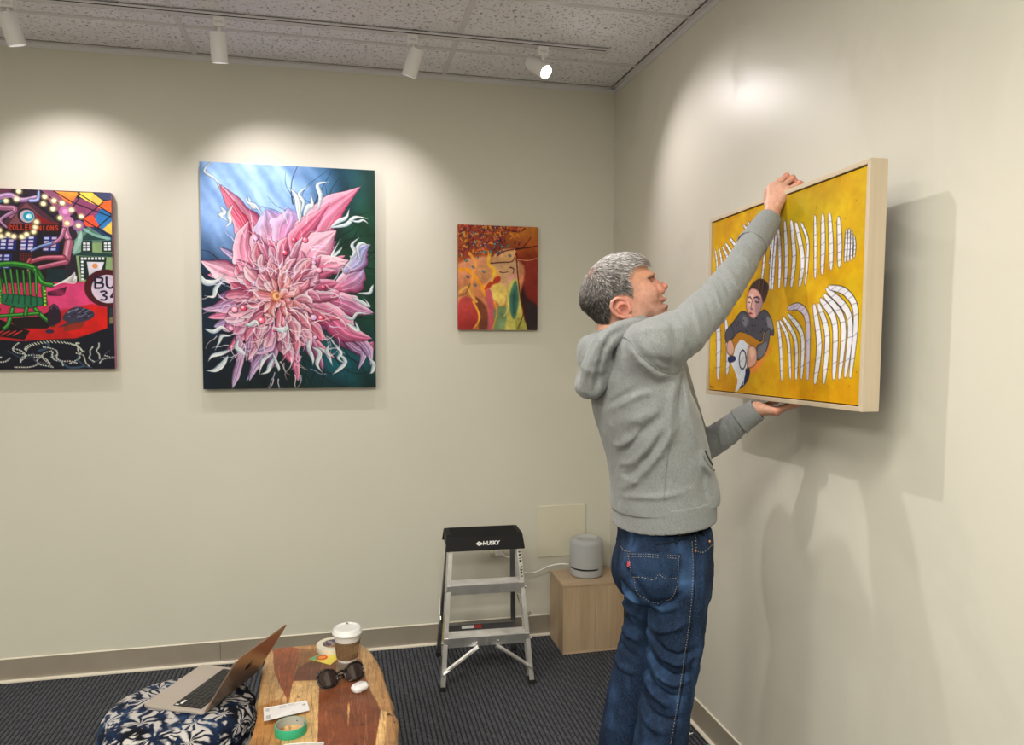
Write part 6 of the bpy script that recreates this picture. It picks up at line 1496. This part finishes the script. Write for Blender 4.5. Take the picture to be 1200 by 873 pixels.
# eyes, brows
EYEW = mat('eye_white', (.42, .38, .36), .15); IRIS = mat('dark_iris', (.03, .025, .02), .08)
for sg_ in (-1, 1):
    b = B(); bmesh.ops.create_uvsphere(b, u_segments=24, v_segments=16, radius=.0118, matrix=Matrix.Translation(hw(H3(644, 373, sg_*.0325)))); e_ = skin_part('eye', b, EYEW, smooth=True)
    b = B(); c_ = H3(644, 373, sg_*.0325); ax_ = Vector(hf*math.cos(sg_*.16)+hl*math.sin(sg_*.12)+np.array((0, 0, .28))).normalized()
    lathe(b, [(0, .0124), (.003, .0121), (.0056, .0109)], hw(c_), 20, ax_); obj('iris', b, IRIS, e_, smooth=True)
for sg_ in (-1, 1):
    b = B(); tube(b, [hw(H3(677, 357, sg_*.0225)), hw(H3(668, 350, sg_*.0335)), hw(H3(650, 356, sg_*.0415)), hw(H3(634, 372, sg_*.0455))], [.0008, .0013, .0013, .0008], 6); obj('eyelashes', b, mat('dark_lashes', (.05, .035, .03), .7), body, smooth=True)
HR = mat('salt_and_pepper_hair', rough=.55, spec=.35, build=lambda n: n.color(n.attr('paint')))
BT = BVHTree.FromPolygons([tuple(v) for v in h2w(Vh)], Qh.tolist())
rr = random.Random(6)
def strands(seeds, name, par):
    """short tapered locks: (root, direction, length, width, colour)"""
    V = []; Q = []; C_ = []
    for p, nrm, d, L, wd, col in seeds:
        sd = d.cross(nrm).normalized(); base = len(V)
        for k, (f_, lift, w_) in enumerate(((0, -.001, 1), (.35, .16*L, 1), (.7, .19*L, .7), (1, .12*L, .12))):
            q = p+d*L*f_+nrm*lift
            V += [q-sd*wd*w_/2, q+nrm*wd*.35*w_, q+sd*wd*w_/2]; C_ += [col]*3
        for k in range(3):
            a = base+k*3; Q += [(a, a+1, a+4, a+3), (a+1, a+2, a+5, a+4)]
    me = np_mesh(name, np.array([tuple(v) for v in V]), np.array(Q)); c_ = np.array(C_); 
    if len(me.vertices) == len(c_): set_paint(me, np.clip(c_, 0, 1))
    return link(name, me, HR, par)
# under-layer of hair: the head again, swollen inside the hairline
F2 = head_field(.0035, .0022); 

V2, Q2 = F2.mesh('hair'); V2 = relax(V2, Q2, 2)
keep = inpoly(hz, V2[:, 0], V2[:, 2]); nz = vnoise(V2, 90, 2)*.002+vnoise(V2*np.array((.5, 1, 1)), 420, 8)*.0010
dirn_ = V2-np.array((-.02, 0, -.02)); dirn_ /= np.linalg.norm(dirn_, axis=1)[:, None]; V2 = V2+dirn_*(nz[:, None]+.0005)
kq = keep[Q2].all(1); used = np.unique(Q2[kq]); mp = np.full(len(V2), -1); mp[used] = np.arange(len(used)); V2 = V2[used]; Q2 = mp[Q2[kq]]
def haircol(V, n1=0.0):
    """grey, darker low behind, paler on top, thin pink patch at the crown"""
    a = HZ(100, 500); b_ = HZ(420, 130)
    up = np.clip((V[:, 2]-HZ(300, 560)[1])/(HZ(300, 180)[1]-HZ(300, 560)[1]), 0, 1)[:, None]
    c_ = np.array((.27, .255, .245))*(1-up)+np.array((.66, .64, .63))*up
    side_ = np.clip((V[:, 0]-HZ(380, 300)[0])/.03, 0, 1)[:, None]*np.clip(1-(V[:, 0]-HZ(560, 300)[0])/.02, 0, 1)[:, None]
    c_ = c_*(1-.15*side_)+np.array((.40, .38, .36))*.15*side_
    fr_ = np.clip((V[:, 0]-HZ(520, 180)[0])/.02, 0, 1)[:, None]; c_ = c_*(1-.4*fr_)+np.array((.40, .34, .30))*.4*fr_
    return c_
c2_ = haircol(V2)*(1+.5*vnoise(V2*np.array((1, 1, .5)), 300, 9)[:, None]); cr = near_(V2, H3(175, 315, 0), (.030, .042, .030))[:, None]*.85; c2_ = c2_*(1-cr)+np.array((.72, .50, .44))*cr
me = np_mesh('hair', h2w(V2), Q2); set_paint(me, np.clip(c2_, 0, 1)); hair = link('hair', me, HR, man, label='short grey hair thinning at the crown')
seeds = []; W2 = h2w(V2); nrm_all = h2w(V2+dirn_[used])-W2
for i in rr.choices(range(len(V2)), k=9000):
    v = V2[i]; crn = float(near_(V2[i:i+1], H3(175, 315, 0), (.028, .05, .030))[0])
    if rr.random() < crn*.9: continue
    n_ = Vector(nrm_all[i]).normalized()
    # crown outwards: forward and down over the sides, forward on the top
    s0, z0 = HZ(190, 270); ds, dz = v[0]-s0, v[2]-z0; flow = Vector(hf*(ds+.02)+np.array((0, 0, 1))*dz+hl*v[1]*.35); flow = flow.normalized()+Vector(hf*.5+np.array((0, 0, .9)))*max(0, min(1, (v[0]-HZ(540, 150)[0])/.02))+Vector((rr.uniform(-.35, .35), rr.uniform(-.35, .35), rr.uniform(-.3, .3)))
    flow = (flow-n_*flow.dot(n_)).normalized()
    top_ = max(0, min(1, (v[2]-HZ(300, 400)[1])/.05)); L = rr.uniform(.009, .014)+.007*top_
    c_ = haircol(V2[i:i+1])[0]*rr.choice((.55, .8, 1, 1.25, 1.5))*rr.uniform(.8, 1.15)
    seeds.append((Vector(W2[i]), n_, flow, L, rr.uniform(.0009, .0017), tuple(np.clip(c_, .05, .92))))
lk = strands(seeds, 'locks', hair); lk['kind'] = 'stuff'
seeds = []
for sg_ in (-1, 1):
    for k in range(70):
        u = rr.random(); a = H3(692-66*u, 318+14*u*u-9*math.sin(u*2), sg_*(.012+.034*u)); q, n_, fi, di = BT.find_nearest(hw(a))
        if q is None: continue
        fl = Vector(-hf*.8+hl*sg_*.6+np.array((0, 0, .2-.5*u))).normalized(); fl = (fl-n_*fl.dot(n_)).normalized(); g_ = rr.uniform(.22, .46); seeds.append((q+Vector((0, 0, rr.uniform(-.002, .002))), n_, fl, .008, .0011, (g_, g_*.85, g_*.75)))
strands(seeds, 'eyebrows', hair)['kind'] = 'stuff'

# ---------------------------------------------------------------- hoodie
VRP = (VR[0], VR[1])
Fh = Field((.55, 1.68, 1.02), (1.345, 2.44, 2.12), .0052)
torso = [row(702, 795, 408, b=.165), row(690, 799, 435, b=.200), row(690, 804, 455, b=.208), row(692, 814, 478, b=.208), row(699, 822, 505, b=.20), row(708, 828, 532, b=.195), row(713, 833, 560, b=.19), row(714, 836, 588, b=.188), row(717, 834, 606, b=.186), row(719, 830, 622, b=.182)]
Fh.column(torso, .03, p=2.2)
Fh.chain([P(742, 402, 2.0), P(762, 404, 1.905)], (.060, .066), .05); Fh.chain([P(742, 402, 2.14), P(770, 410, 2.24)], (.058, .062), .05)
Fh.chain([SHR, P(803, 388, 1.888), ELR, P(868, 312, 1.965), P(884, 282, 2.0)], (.070, .063, .054, .046, .040), .022)
Fh.chain([SHL, P(795, 470, 2.27), ELL, P(850, 507, 2.20), P(868, 492, 2.165)], (.070, .060, .050, .046, .040), .03)
Fh.chain([P(760, 420, 1.93), P(785, 400, 1.90)], (.066, .060), .04)
# pouch pocket standing off the belly
Fh.ell(P(818, 578, 2.0), (.045, .09, .07), .03)
# cut the hem square to the body: slab rising towards the front
hn_ = [P(718, 636, 1.93), P(838, 612, 1.98)]
# folds
def fold(co, r, amp, y=1.87, **k):
    amp *= 1.25; Fh.ridge([P(a, b_, y) for a, b_ in zip(co[::2], co[1::2])], r, amp, VRP, side=k.get('side', 2.03))
z5 = lambda *co: [v for a, b_ in zip(co[::2], co[1::2]) for v in (640+a/3.0095, 360+b_/3.0103)]
fold(z5(235, 700, 300, 650, 370, 560, 430, 470, 465, 400), .012, .0085); fold(z5(240, 660, 320, 600, 390, 500, 420, 440), .009, -.006)
fold(z5(235, 600, 300, 570, 350, 510, 400, 430), .010, .007); fold(z5(240, 560, 300, 500, 360, 420), .008, -.005)
fold(z5(225, 520, 260, 510, 300, 480, 340, 420), .009, .006); fold(z5(210, 380, 260, 350, 330, 310, 380, 300), .010, .005); fold(z5(200, 370, 260, 330, 320, 290), .008, -.005)
fold(z5(470, 240, 440, 330, 430, 420, 420, 520), .012, .006); fold(z5(485, 240, 500, 330, 520, 440, 545, 520), .010, .006); fold(z5(478, 235, 470, 330, 470, 440), .008, -.006)
fold(z5(230, 640, 260, 640, 330, 640), .008, .006); fold(z5(232, 720, 300, 700, 400, 680, 500, 650), .008, .005)
fold(z5(330, 150, 380, 180, 450, 200, 475, 230), .010, -.005); fold(z5(300, 110, 330, 170, 400, 220), .010, -.006); fold(z5(290, 130, 330, 190, 390, 240, 460, 245), .010, .006)
fold(z5(380, 60, 420, 110, 440, 180, 430, 220), .009, .005); fold(z5(350, 75, 360, 130, 400, 180), .007, -.004); fold(z5(440, 50, 450, 110, 470, 160), .008, -.005); fold(z5(470, 40, 485, 90, 490, 140), .008, .006)
fold(z5(300, 90, 380, 70, 440, 80), .009, .004); fold(z5(560, 590, 555, 640, 570, 690), .008, -.005); fold(z5(545, 500, 560, 560, 590, 600), .008, .007)
fold(z5(250, 420, 330, 400, 400, 360), .016, .004); fold(z5(260, 470, 340, 440, 410, 380, 450, 300), .014, -.004)
# sleeve rings
for a_, b_, c_, d_, am in ((828, 322, 846, 380, .005), (838, 314, 858, 366, -.004), (846, 306, 868, 350, .005), (818, 334, 834, 398, -.004), (806, 345, 820, 410, .004), (862, 288, 884, 322, .004), (870, 274, 893, 308, -.004), (792, 358, 805, 425, -.004), (878, 262, 900, 294, .004)):
    fold((a_, b_, (a_+c_)/2+2, (b_+d_)/2+3, c_, d_), .006, am, 1.93, side=2.2)
for a_, b_, c_, d_, am in ((838, 495, 846, 528, .004), (848, 490, 858, 522, -.004), (856, 486, 868, 514, .004), (866, 482, 880, 506, -.003)): fold((a_, b_, c_, d_), .005, am, 2.2, side=2.6)
# hollow neck for the hood to sit on
Vc, Qc = Fh.mesh('hoodie'); Vc = relax(Vc, Qc, 2)
me = np_mesh('hoodie', Vc, Qc); w_ = vnoise(Vc, 28, 11)*.0035+vnoise(Vc, 75, 12)*.0016
nr = np.zeros(len(Vc)*3, np.float32); me.vertices.foreach_get('normal', nr); Vc = Vc+nr.reshape(-1, 3)*w_[:, None]; me.vertices.foreach_set('co', Vc.astype(np.float32).reshape(-1)); me.update()
def _fleece(n):
    v = n.coord(); s1 = n.noise(v, 900, 2, .8); s2 = n.noise(n.coord(scale=(1, 1, .3)), 420, 3, .7)
    c_ = n.ramp(s1, [(.34, (.12, .13, .13)), (.5, (.215, .23, .23)), (.66, (.36, .375, .37))])
    n.color(n.mix(.45, c_, n.ramp(s2, [(.35, (.165, .175, .18)), (.65, (.32, .335, .335))]))); n.bump(s2, .35, .0012); n.bump(n.noise(v, 60, 3), .12, .003)
FLEECE = mat('heather_grey_fleece', rough=.95, spec=.1, Sheen_Weight=.25, Sheen_Roughness=.5, build=_fleece)
def _rib(n):
    v = n.coord(); _fleece(n); wv = n.new('ShaderNodeTexWave'); wv.inputs['Scale'].default_value = 160; wv.bands_direction = 'X'; n.L(v, wv.inputs[0]); n.bump(wv.outputs['Fac'], .4, .0012)
RIB = mat('heather_grey_rib', rough=.95, spec=.1, Sheen_Weight=.25, build=_rib)
hoodie = link('hoodie', me, FLEECE, man)
def fpart(nm, fld, m, par=hoodie, amp=.0, label=None, it=2):
    V, Q = fld.mesh(nm); V = relax(V, Q, it)
    if amp: V = V+np.stack([vnoise(V, 45, k) for k in (1, 2, 3)], 1)*amp
    return link(nm, np_mesh(nm, V, Q), m, par, label)
# hem band
Fz = Field((.60, 1.80, 1.00), (1.15, 2.34, 1.32), .004)
hb = []
for py in range(568, 645, 4):
    t_ = (py-600)/40; hb.append(row(716.5+1*max(t_, 0), 834.5-1*max(t_, 0), py, b=.190-.002*t_))
Fz.column(hb, 0, p=2.2)
X_, Y_, Z_ = Fz.ax[0][:, None, None], Fz.ax[1][None, :, None], Fz.ax[2][None, None, :]
A_, C_ = P(718, 636, 1.93), P(838, 613, 1.93); sl2 = (C_[2]-A_[2])/((C_-A_)[0]*VR[0]+(C_-A_)[1]*VR[1])
lowz = A_[2]+sl2*((X_-A_[0])*VR[0]+(Y_-A_[1])*VR[1]); Fz.F = np.maximum(Fz.F, np.maximum(lowz-Z_, Z_-(lowz+.070)))
hemb = fpart('hem_band', Fz, RIB)
# trim the body of the hoodie just above the band's lower edge
bmh = B(); bmh.from_mesh(hoodie.data); inv = wm(man); Tm = Vector(man.location)
no = Vector((-sl2*VR[0], -sl2*VR[1], 1)).normalized(); pt = Vector(A_)-Tm+Vector((0, 0, .052))
bmesh.ops.bisect_plane(bmh, geom=bmh.verts[:]+bmh.edges[:]+bmh.faces[:], plane_co=pt, plane_no=no, clear_inner=True, clear_outer=False); bmh.to_mesh(hoodie.data); bmh.free(); hoodie.data.shade_smooth()
# seam above the band
# cuffs
for A3, B3, ra, rb in ((P(881, 287, 1.995), P(901.5, 257, 2.04), .0415, .0345), (P(866, 494, 2.166), P(887.5, 480, 2.134), .040, .0335)):
    Fz = Field(np.minimum(A3, B3)-.07, np.maximum(A3, B3)+.07, .003); d_ = (B3-A3)/np.linalg.norm(B3-A3); L_ = np.linalg.norm(B3-A3)
    X_, Y_, Z_ = Fz.ax[0][:, None, None]-A3[0], Fz.ax[1][None, :, None]-A3[1], Fz.ax[2][None, None, :]-A3[2]
    t_ = X_*d_[0]+Y_*d_[1]+Z_*d_[2]; rad_ = np.sqrt(np.maximum(X_**2+Y_**2+Z_**2-t_**2, 0)); f_ = rad_-(ra+(rb-ra)*t_/L_)-.0025*np.exp(-((t_-.004)/.006)**2)
    Fz.F = np.maximum(np.maximum(np.abs(f_)-.0028, -t_-.0), t_-L_).astype(np.float32); fpart('cuff', Fz, RIB)
# hood lying on the back: rolled bag, lip round the neck
Fz = Field((.54, 1.84, 1.42), (1.02, 2.30, 1.80), .0042)
def hp(px, py, y): return P(px, py, y)
for sg_, yy in ((-1, (1.985, 1.965, 1.985, 2.02)), (1, (2.15, 2.18, 2.16, 2.12))):
    Fz.chain([hp(752, 380, yy[0]), hp(728, 386, yy[1]), hp(708, 402, yy[1]), hp(694, 430, yy[2]), hp(690, 452, yy[3])], (.020, .027, .031, .031, .027), .02)
Fz.ell(hp(700, 425, MID), (.050, .095, .085), .03, R=Matrix.Rotation(-.40, 3, 'Y'))
Fz.ell(hp(690, 452, MID), (.034, .080, .040), .03)
Fz.chain([hp(722, 392, MID-.06), hp(706, 398, MID), hp(718, 390, MID+.07)], (.026, .030, .026), .02)
Fz.chain([hp(752, 378, 1.99), hp(775, 382, 2.01), hp(788, 392, MID)], (.018, .018, .018), .015)
Fz.chain([hp(752, 378, 2.16), hp(775, 384, 2.14), hp(788, 392, MID)], (.018, .018, .018), .015)
def hfold(co, r, amp): Fz.ridge([P(640+a/3.0095, 360+b_/3.0103, 1.95) for a, b_ in zip(co[::2], co[1::2])], r, amp, VRP, side=2.05)
hfold((285, 70, 230, 100, 200, 150, 180, 230, 165, 330), .007, -.010); hfold((250, 62, 190, 95, 160, 150, 130, 210), .010, .006); hfold((230, 70, 180, 110, 150, 170, 120, 230), .006, -.006)
hfold((215, 85, 180, 150, 150, 220, 130, 300), .009, .006); hfold((190, 130, 160, 200, 140, 280, 150, 330), .006, -.005)
Fz.ell(HC+hf*.0+np.array((.0, 0, -.13)), (.055, .056, .06), .01, sub=True)
fpart('hood', Fz, FLEECE, amp=.004)
# pocket opening: its shade put in as a dark strip, beside a folded lip
BH = BVHTree.FromPolygons([tuple(v) for v in Vc], Qc.tolist())
def onto(bv, px, py, lift=.0015):
    d = raydir(px, py); q, n_, i_, t_ = bv.ray_cast(EYE, d)
    if q is None: return None, None
    if n_.dot(d) > 0: n_ = -n_
    return q+n_*lift, n_
def seam(nm, bv, co, rad, m, par, lift=.0010, n=7, stitches=None, label=None):
    pts = [onto(bv, p[0], p[1], lift)[0] for p in smooth([(a, b_) for a, b_ in zip(co[::2], co[1::2])], n)]; pts = [p for p in pts if p is not None]
    if len(pts) < 2: return None
    b = B()
    if stitches:
        L_ = 0; q0 = pts[0]; acc = []
        for p, q in zip(pts, pts[1:]):
            m_ = max(1, int((q-p).length/stitches)); acc += [p.lerp(q, k/m_) for k in range(m_)]
        acc.append(pts[-1])
        for k in range(0, len(acc)-1, 2): tube(b, [acc[k], acc[k].lerp(acc[k+1], .75)], rad, 4)
    else: tube(b, pts, rad, 6)
    return obj(nm, b, m, par, label=label)
SEAMF = mat('grey_seam_thread', (.20, .21, .21), .9)
seam('shoulder_seam', BH, z5(240, 95, 290, 115, 330, 165, 390, 215, 450, 235, 480, 215), .0011, SEAMF, hoodie)
seam('side_seam', BH, z5(478, 240, 462, 340, 440, 450, 425, 560, 415, 680), .0010, SEAMF, hoodie)
seam('pocket_lip', BH, z5(548, 500, 556, 530, 575, 560, 592, 575), .0030, RIB, hoodie, lift=.001)
seam('pocket_opening', BH, z5(560, 508, 572, 535, 584, 556), .0026, mat('painted_pocket_shade', (.05, .055, .06), .95), hoodie, lift=.0015)  # dark tube painted as the shade inside the pocket

# ---------------------------------------------------------------- jeans
Fj = Field((.45, 1.78, .02), (1.16, 2.34, 1.22), .0052)
def lrow(l, r_, py, y, b_): return row(l, r_, py, y=y, b=b_)
Fj.column([lrow(724, 829, 612, MID, .165), lrow(724, 831, 630, MID, .172), lrow(722, 830, 652, MID, .18), lrow(724, 830, 672, MID, .178), lrow(734, 828, 690, MID, .165)], .02, p=2.3)
near_rows = [(748, 832, 672, .092), (759, 833, 700, .092), (758, 831, 725, .091), (758, 828, 750, .089), (757, 824, 775, .086), (754, 819, 800, .083), (748, 814, 830, .082), (743, 811, 860, .080), (739, 809, 885, .079), (734, 804, 930, .077), (730, 800, 980, .077)]
far_rows = [(730, 800, 672, .092), (729, 800, 700, .091), (731, 798, 718, .090), (727, 794, 740, .089), (720, 786, 765, .087), (714, 779, 790, .084), (708, 772, 820, .082), (702, 766, 850, .080), (698, 762, 880, .079), (690, 754, 920, .077), (686, 748, 962, .077)]
Fj.column([lrow(a+1, b_-5, c_, 1.975, d_) for a, b_, c_, d_ in near_rows], .012, p=2.15)
Fj.column([lrow(a+2, b_-1, c_, 2.17, d_) for a, b_, c_, d_ in far_rows], .012, p=2.15)
Fj.ell(P(758, 672, 1.985), (.078, .088, .085), .03); Fj.ell(P(744, 668, 2.15), (.070, .085, .085), .03)
z8 = lambda *co: [v for a, b_ in zip(co[::2], co[1::2]) for v in (690+a/3.2, 600+b_/3.198)]
def jf(co, r, amp, side=2.07):
    amp *= 2.0; r *= .9; Fj.ridge([P(a, b_, 1.89) for a, b_ in zip(z8(*co)[::2], z8(*co)[1::2])], r, amp, VRP, side=side)
jf((130, 240, 165, 265, 200, 300, 222, 345), .008, -.010); jf((230, 345, 270, 350, 320, 330, 370, 280), .009, -.005); jf((225, 380, 280, 385, 340, 350), .010, .005)
jf((225, 480, 260, 470, 320, 440, 380, 400), .010, .005); jf((230, 500, 290, 540, 340, 540, 400, 510), .009, -.006); jf((220, 520, 270, 560, 330, 570, 410, 540), .010, .007)
jf((215, 560, 260, 600, 320, 620, 380, 600), .009, -.006); jf((212, 590, 260, 640, 320, 650, 390, 620), .010, .006); jf((205, 640, 240, 680, 300, 700, 350, 690), .009, -.006); jf((200, 690, 250, 720, 310, 730), .010, .006)
jf((190, 740, 240, 780, 300, 790, 350, 770), .010, -.005); jf((180, 800, 230, 830, 300, 830), .012, .005)
jf((250, 110, 300, 230, 270, 300), .012, .004); jf((160, 210, 200, 250, 250, 260), .008, -.004); jf((440, 150, 430, 300, 415, 420), .012, .004); jf((400, 520, 380, 600, 400, 640), .008, -.004)
for co, am in (((120, 300, 150, 330, 200, 350), -.006), ((115, 340, 150, 370, 210, 390), .006), ((110, 420, 150, 420, 215, 400), .006), ((100, 450, 150, 470, 215, 480), -.006), ((95, 480, 140, 510, 215, 520), .007), ((85, 540, 130, 560, 210, 570), -.006), ((80, 590, 130, 610, 205, 610), .006), ((70, 650, 120, 670, 190, 680), -.005), ((60, 720, 110, 740, 180, 740), .005)):
    jf(co, .009, am, side=2.4)
Vj, Qj = Fj.mesh('jeans'); Vj = relax(Vj, Qj, 2)
me = np_mesh('jeans', Vj, Qj); nr = np.zeros(len(Vj)*3, np.float32); me.vertices.foreach_get('normal', nr); Vj = Vj+nr.reshape(-1, 3)*(vnoise(Vj, 40, 21)*.004+vnoise(Vj, 95, 22)*.0018)[:, None]; me.vertices.foreach_set('co', Vj.astype(np.float32).reshape(-1)); me.update()
# wear: faded seat and thighs, dark rinse elsewhere
fade = np.clip(vnoise(Vj, 14, 31)*1.2+.30*near_(Vj, P(765, 700, 1.88), (.10, .2, .16))+vnoise(Vj*np.array((1, 1, .35)), 60, 33)*.8+.16, 0, 1)[:, None]
set_paint(me, np.array((.04, .09, .185))*(1-fade)+np.array((.21, .32, .47))*fade)
def _denim(n):
    v = n.coord(); tw = n.noise(n.coord(scale=(1, 1, .35)), 520, 3, .75); tw2 = n.noise(v, 1100, 2, .8)
    n.color(n.mix(n.ramp(tw, [(.40, 0), (.75, .30)]), n.attr('paint'), (.10, .17, .27))); n.bump(tw, .35, .0009); n.bump(tw2, .2, .0005); n.bump(n.noise(v, 70, 3), .2, .003)
DENIM = mat('dark_blue_denim', rough=.85, spec=.15, build=_denim)
jeans = link('jeans', me, DENIM, man)
BJ = BVHTree.FromPolygons([tuple(v) for v in Vj], Qj.tolist())
THREAD = mat('tan_stitching', (.42, .36, .27), .8); COPPER = mat('copper_rivet', (.60, .28, .14), .35, 1)
seam('outseam', BJ, z8(392, 110, 398, 200, 395, 290, 386, 400, 372, 500, 358, 600, 342, 700, 326, 800, 314, 868), .0016, DENIM, jeans, lift=.0014)
seam('outseam_stitching', BJ, z8(386, 110, 390, 200, 387, 290, 378, 400, 364, 500, 350, 600, 334, 700, 318, 800, 306, 868), .0006, THREAD, jeans, lift=.0018, stitches=.0032)
seam('yoke_stitching', BJ, z8(120, 125, 135, 145, 160, 150), .0006, THREAD, jeans, lift=.0018, stitches=.003)
# back pocket: patch laid on the cloth, its rim stitched
pk = np.array([(147, 153), (343, 155), (325, 300), (300, 335), (262, 350), (228, 325), (212, 290), (216, 262), (170, 238), (150, 185)])/np.array([3.2, 3.198])+np.array([690, 600])
pk = np.array([(147, 153), (343, 155), (328, 300), (262, 352), (178, 300)])/np.array([3.2, 3.198])+np.array([690, 600])
b = B(); G = []; n1 = 22
for j in range(n1+1):
    v = j/n1; l_ = np.array([np.interp(v, [0, .72, 1], [pk[0][0], pk[4][0], pk[3][0]]), 0]); r_ = np.interp(v, [0, .72, 1], [pk[1][0], pk[2][0], pk[3][0]+.5])
    yl = np.interp(v, [0, .72, 1], [pk[0][1], pk[4][1], pk[3][1]]); yr = np.interp(v, [0, .72, 1], [pk[1][1], pk[2][1], pk[3][1]])
    G.append([onto(BJ, l_[0]+(r_-l_[0])*u/18, yl+(yr-yl)*u/18, .0028) for u in range(19)])
vg = [[(b.verts.new(q[0]) if q[0] is not None else None) for q in rw] for rw in G]
for j in range(n1):
    for i in range(18):
        f_ = [vg[j][i], vg[j+1][i], vg[j+1][i+1], vg[j][i+1]]
        if all(f_): b.faces.new(f_)
lay = b.verts.layers.float_color.new('paint')
for v in b.verts: v[lay] = (.006, .017, .048, 1)
pocket = obj('back_pocket', b, DENIM, jeans, smooth=True); md = pocket.modifiers.new('thick', 'SOLIDIFY'); md.thickness = .0035; md.offset = 0
def pst(co, ins): seam('stitching', BJ, z8(*co), .00065, THREAD, pocket, lift=.0052, stitches=.0032)
pst((150, 160, 345, 163), 0); pst((150, 170, 342, 173), 0); pst((337, 165, 322, 296, 264, 344), 0); pst((152, 165, 182, 296, 262, 344), 0); pst((170, 240, 240, 255, 262, 235, 290, 250, 330, 245), 0)
b = B(); q0 = [onto(BJ, *(np.array(p)/3.2+np.array((690, 600))), .0060)[0] for p in ((149, 188), (159, 191), (157, 207), (150, 205))]; b.faces.new([b.verts.new(q) for q in q0]); obj('red_tab', b, mat('red_tab_cloth', (.36, .05, .07), .8), pocket, label='small red tab')
# front pocket curve, rivets, waistband, loops, belt
seam('front_pocket_stitching', BJ, z8(400, 145, 430, 150, 462, 120), .0007, THREAD, jeans, lift=.0020, stitches=.003); seam('coin_pocket_stitching', BJ, z8(398, 70, 400, 100, 402, 140), .0007, THREAD, jeans, lift=.0020, stitches=.003)
for co in ((399, 145), (452, 110)):
    q, n_ = onto(BJ, 690+co[0]/3.2, 600+co[1]/3.198, .001)
    if q is not None: b = B(); lathe(b, [(0, .0026), (.0026, .0024), (.0042, .0012), (.0044, -.001)], q, 14, n_); obj('rivet', b, COPPER, jeans, smooth=True, label='copper rivet')
seam('waistband_edge', BJ, z8(250, 122, 330, 108, 400, 88, 455, 66), .0022, DENIM, jeans, lift=.0010)
for co in ((322, 80, 326, 100, 328, 118), (402, 62, 405, 80, 408, 98), (420, 56, 424, 72, 428, 90)): seam('belt_loop', BJ, z8(*co), .0042, DENIM, jeans, lift=.003)
seam('belt', BJ, z8(330, 92, 390, 78, 440, 60, 462, 50), .0060, mat('black_leather_belt', (.012, .011, .010), .45), man, lift=.002)
# shoes (below the photograph's edge)
SHOE = mat('dark_trainer', (.03, .03, .035), .7); SOLE = mat('pale_sole', (.55, .54, .52), .6)
for nm, fx_, y_ in (('n', float(P(768, 980, 1.97)[0]), 1.968), ('f', float(P(720, 962, 2.17)[0]), 2.172)):
    Fz = Field((fx_-.16, y_-.09, -.01), (fx_+.26, y_+.09, .16), .006)
    Fz.ell((fx_-.02, y_, .06), (.075, .042, .06), .03); Fz.ell((fx_+.10, y_, .042), (.10, .048, .040), .03); Fz.ell((fx_+.02, y_, .06), (.09, .040, .045), .03); Fz.F = np.maximum(Fz.F, .012-Fz.ax[2][None, None, :])
    sh = fpart('shoe', Fz, SHOE, par=man)
    b = B(); prism(b, [(fx_+.055+.145*math.cos(a), y_+(.046+.006*math.cos(a))*math.sin(a)) for a in [2*math.pi*k/36 for k in range(36)]], 0, .022); obj('sole', b, SOLE, sh, bevel=.004)
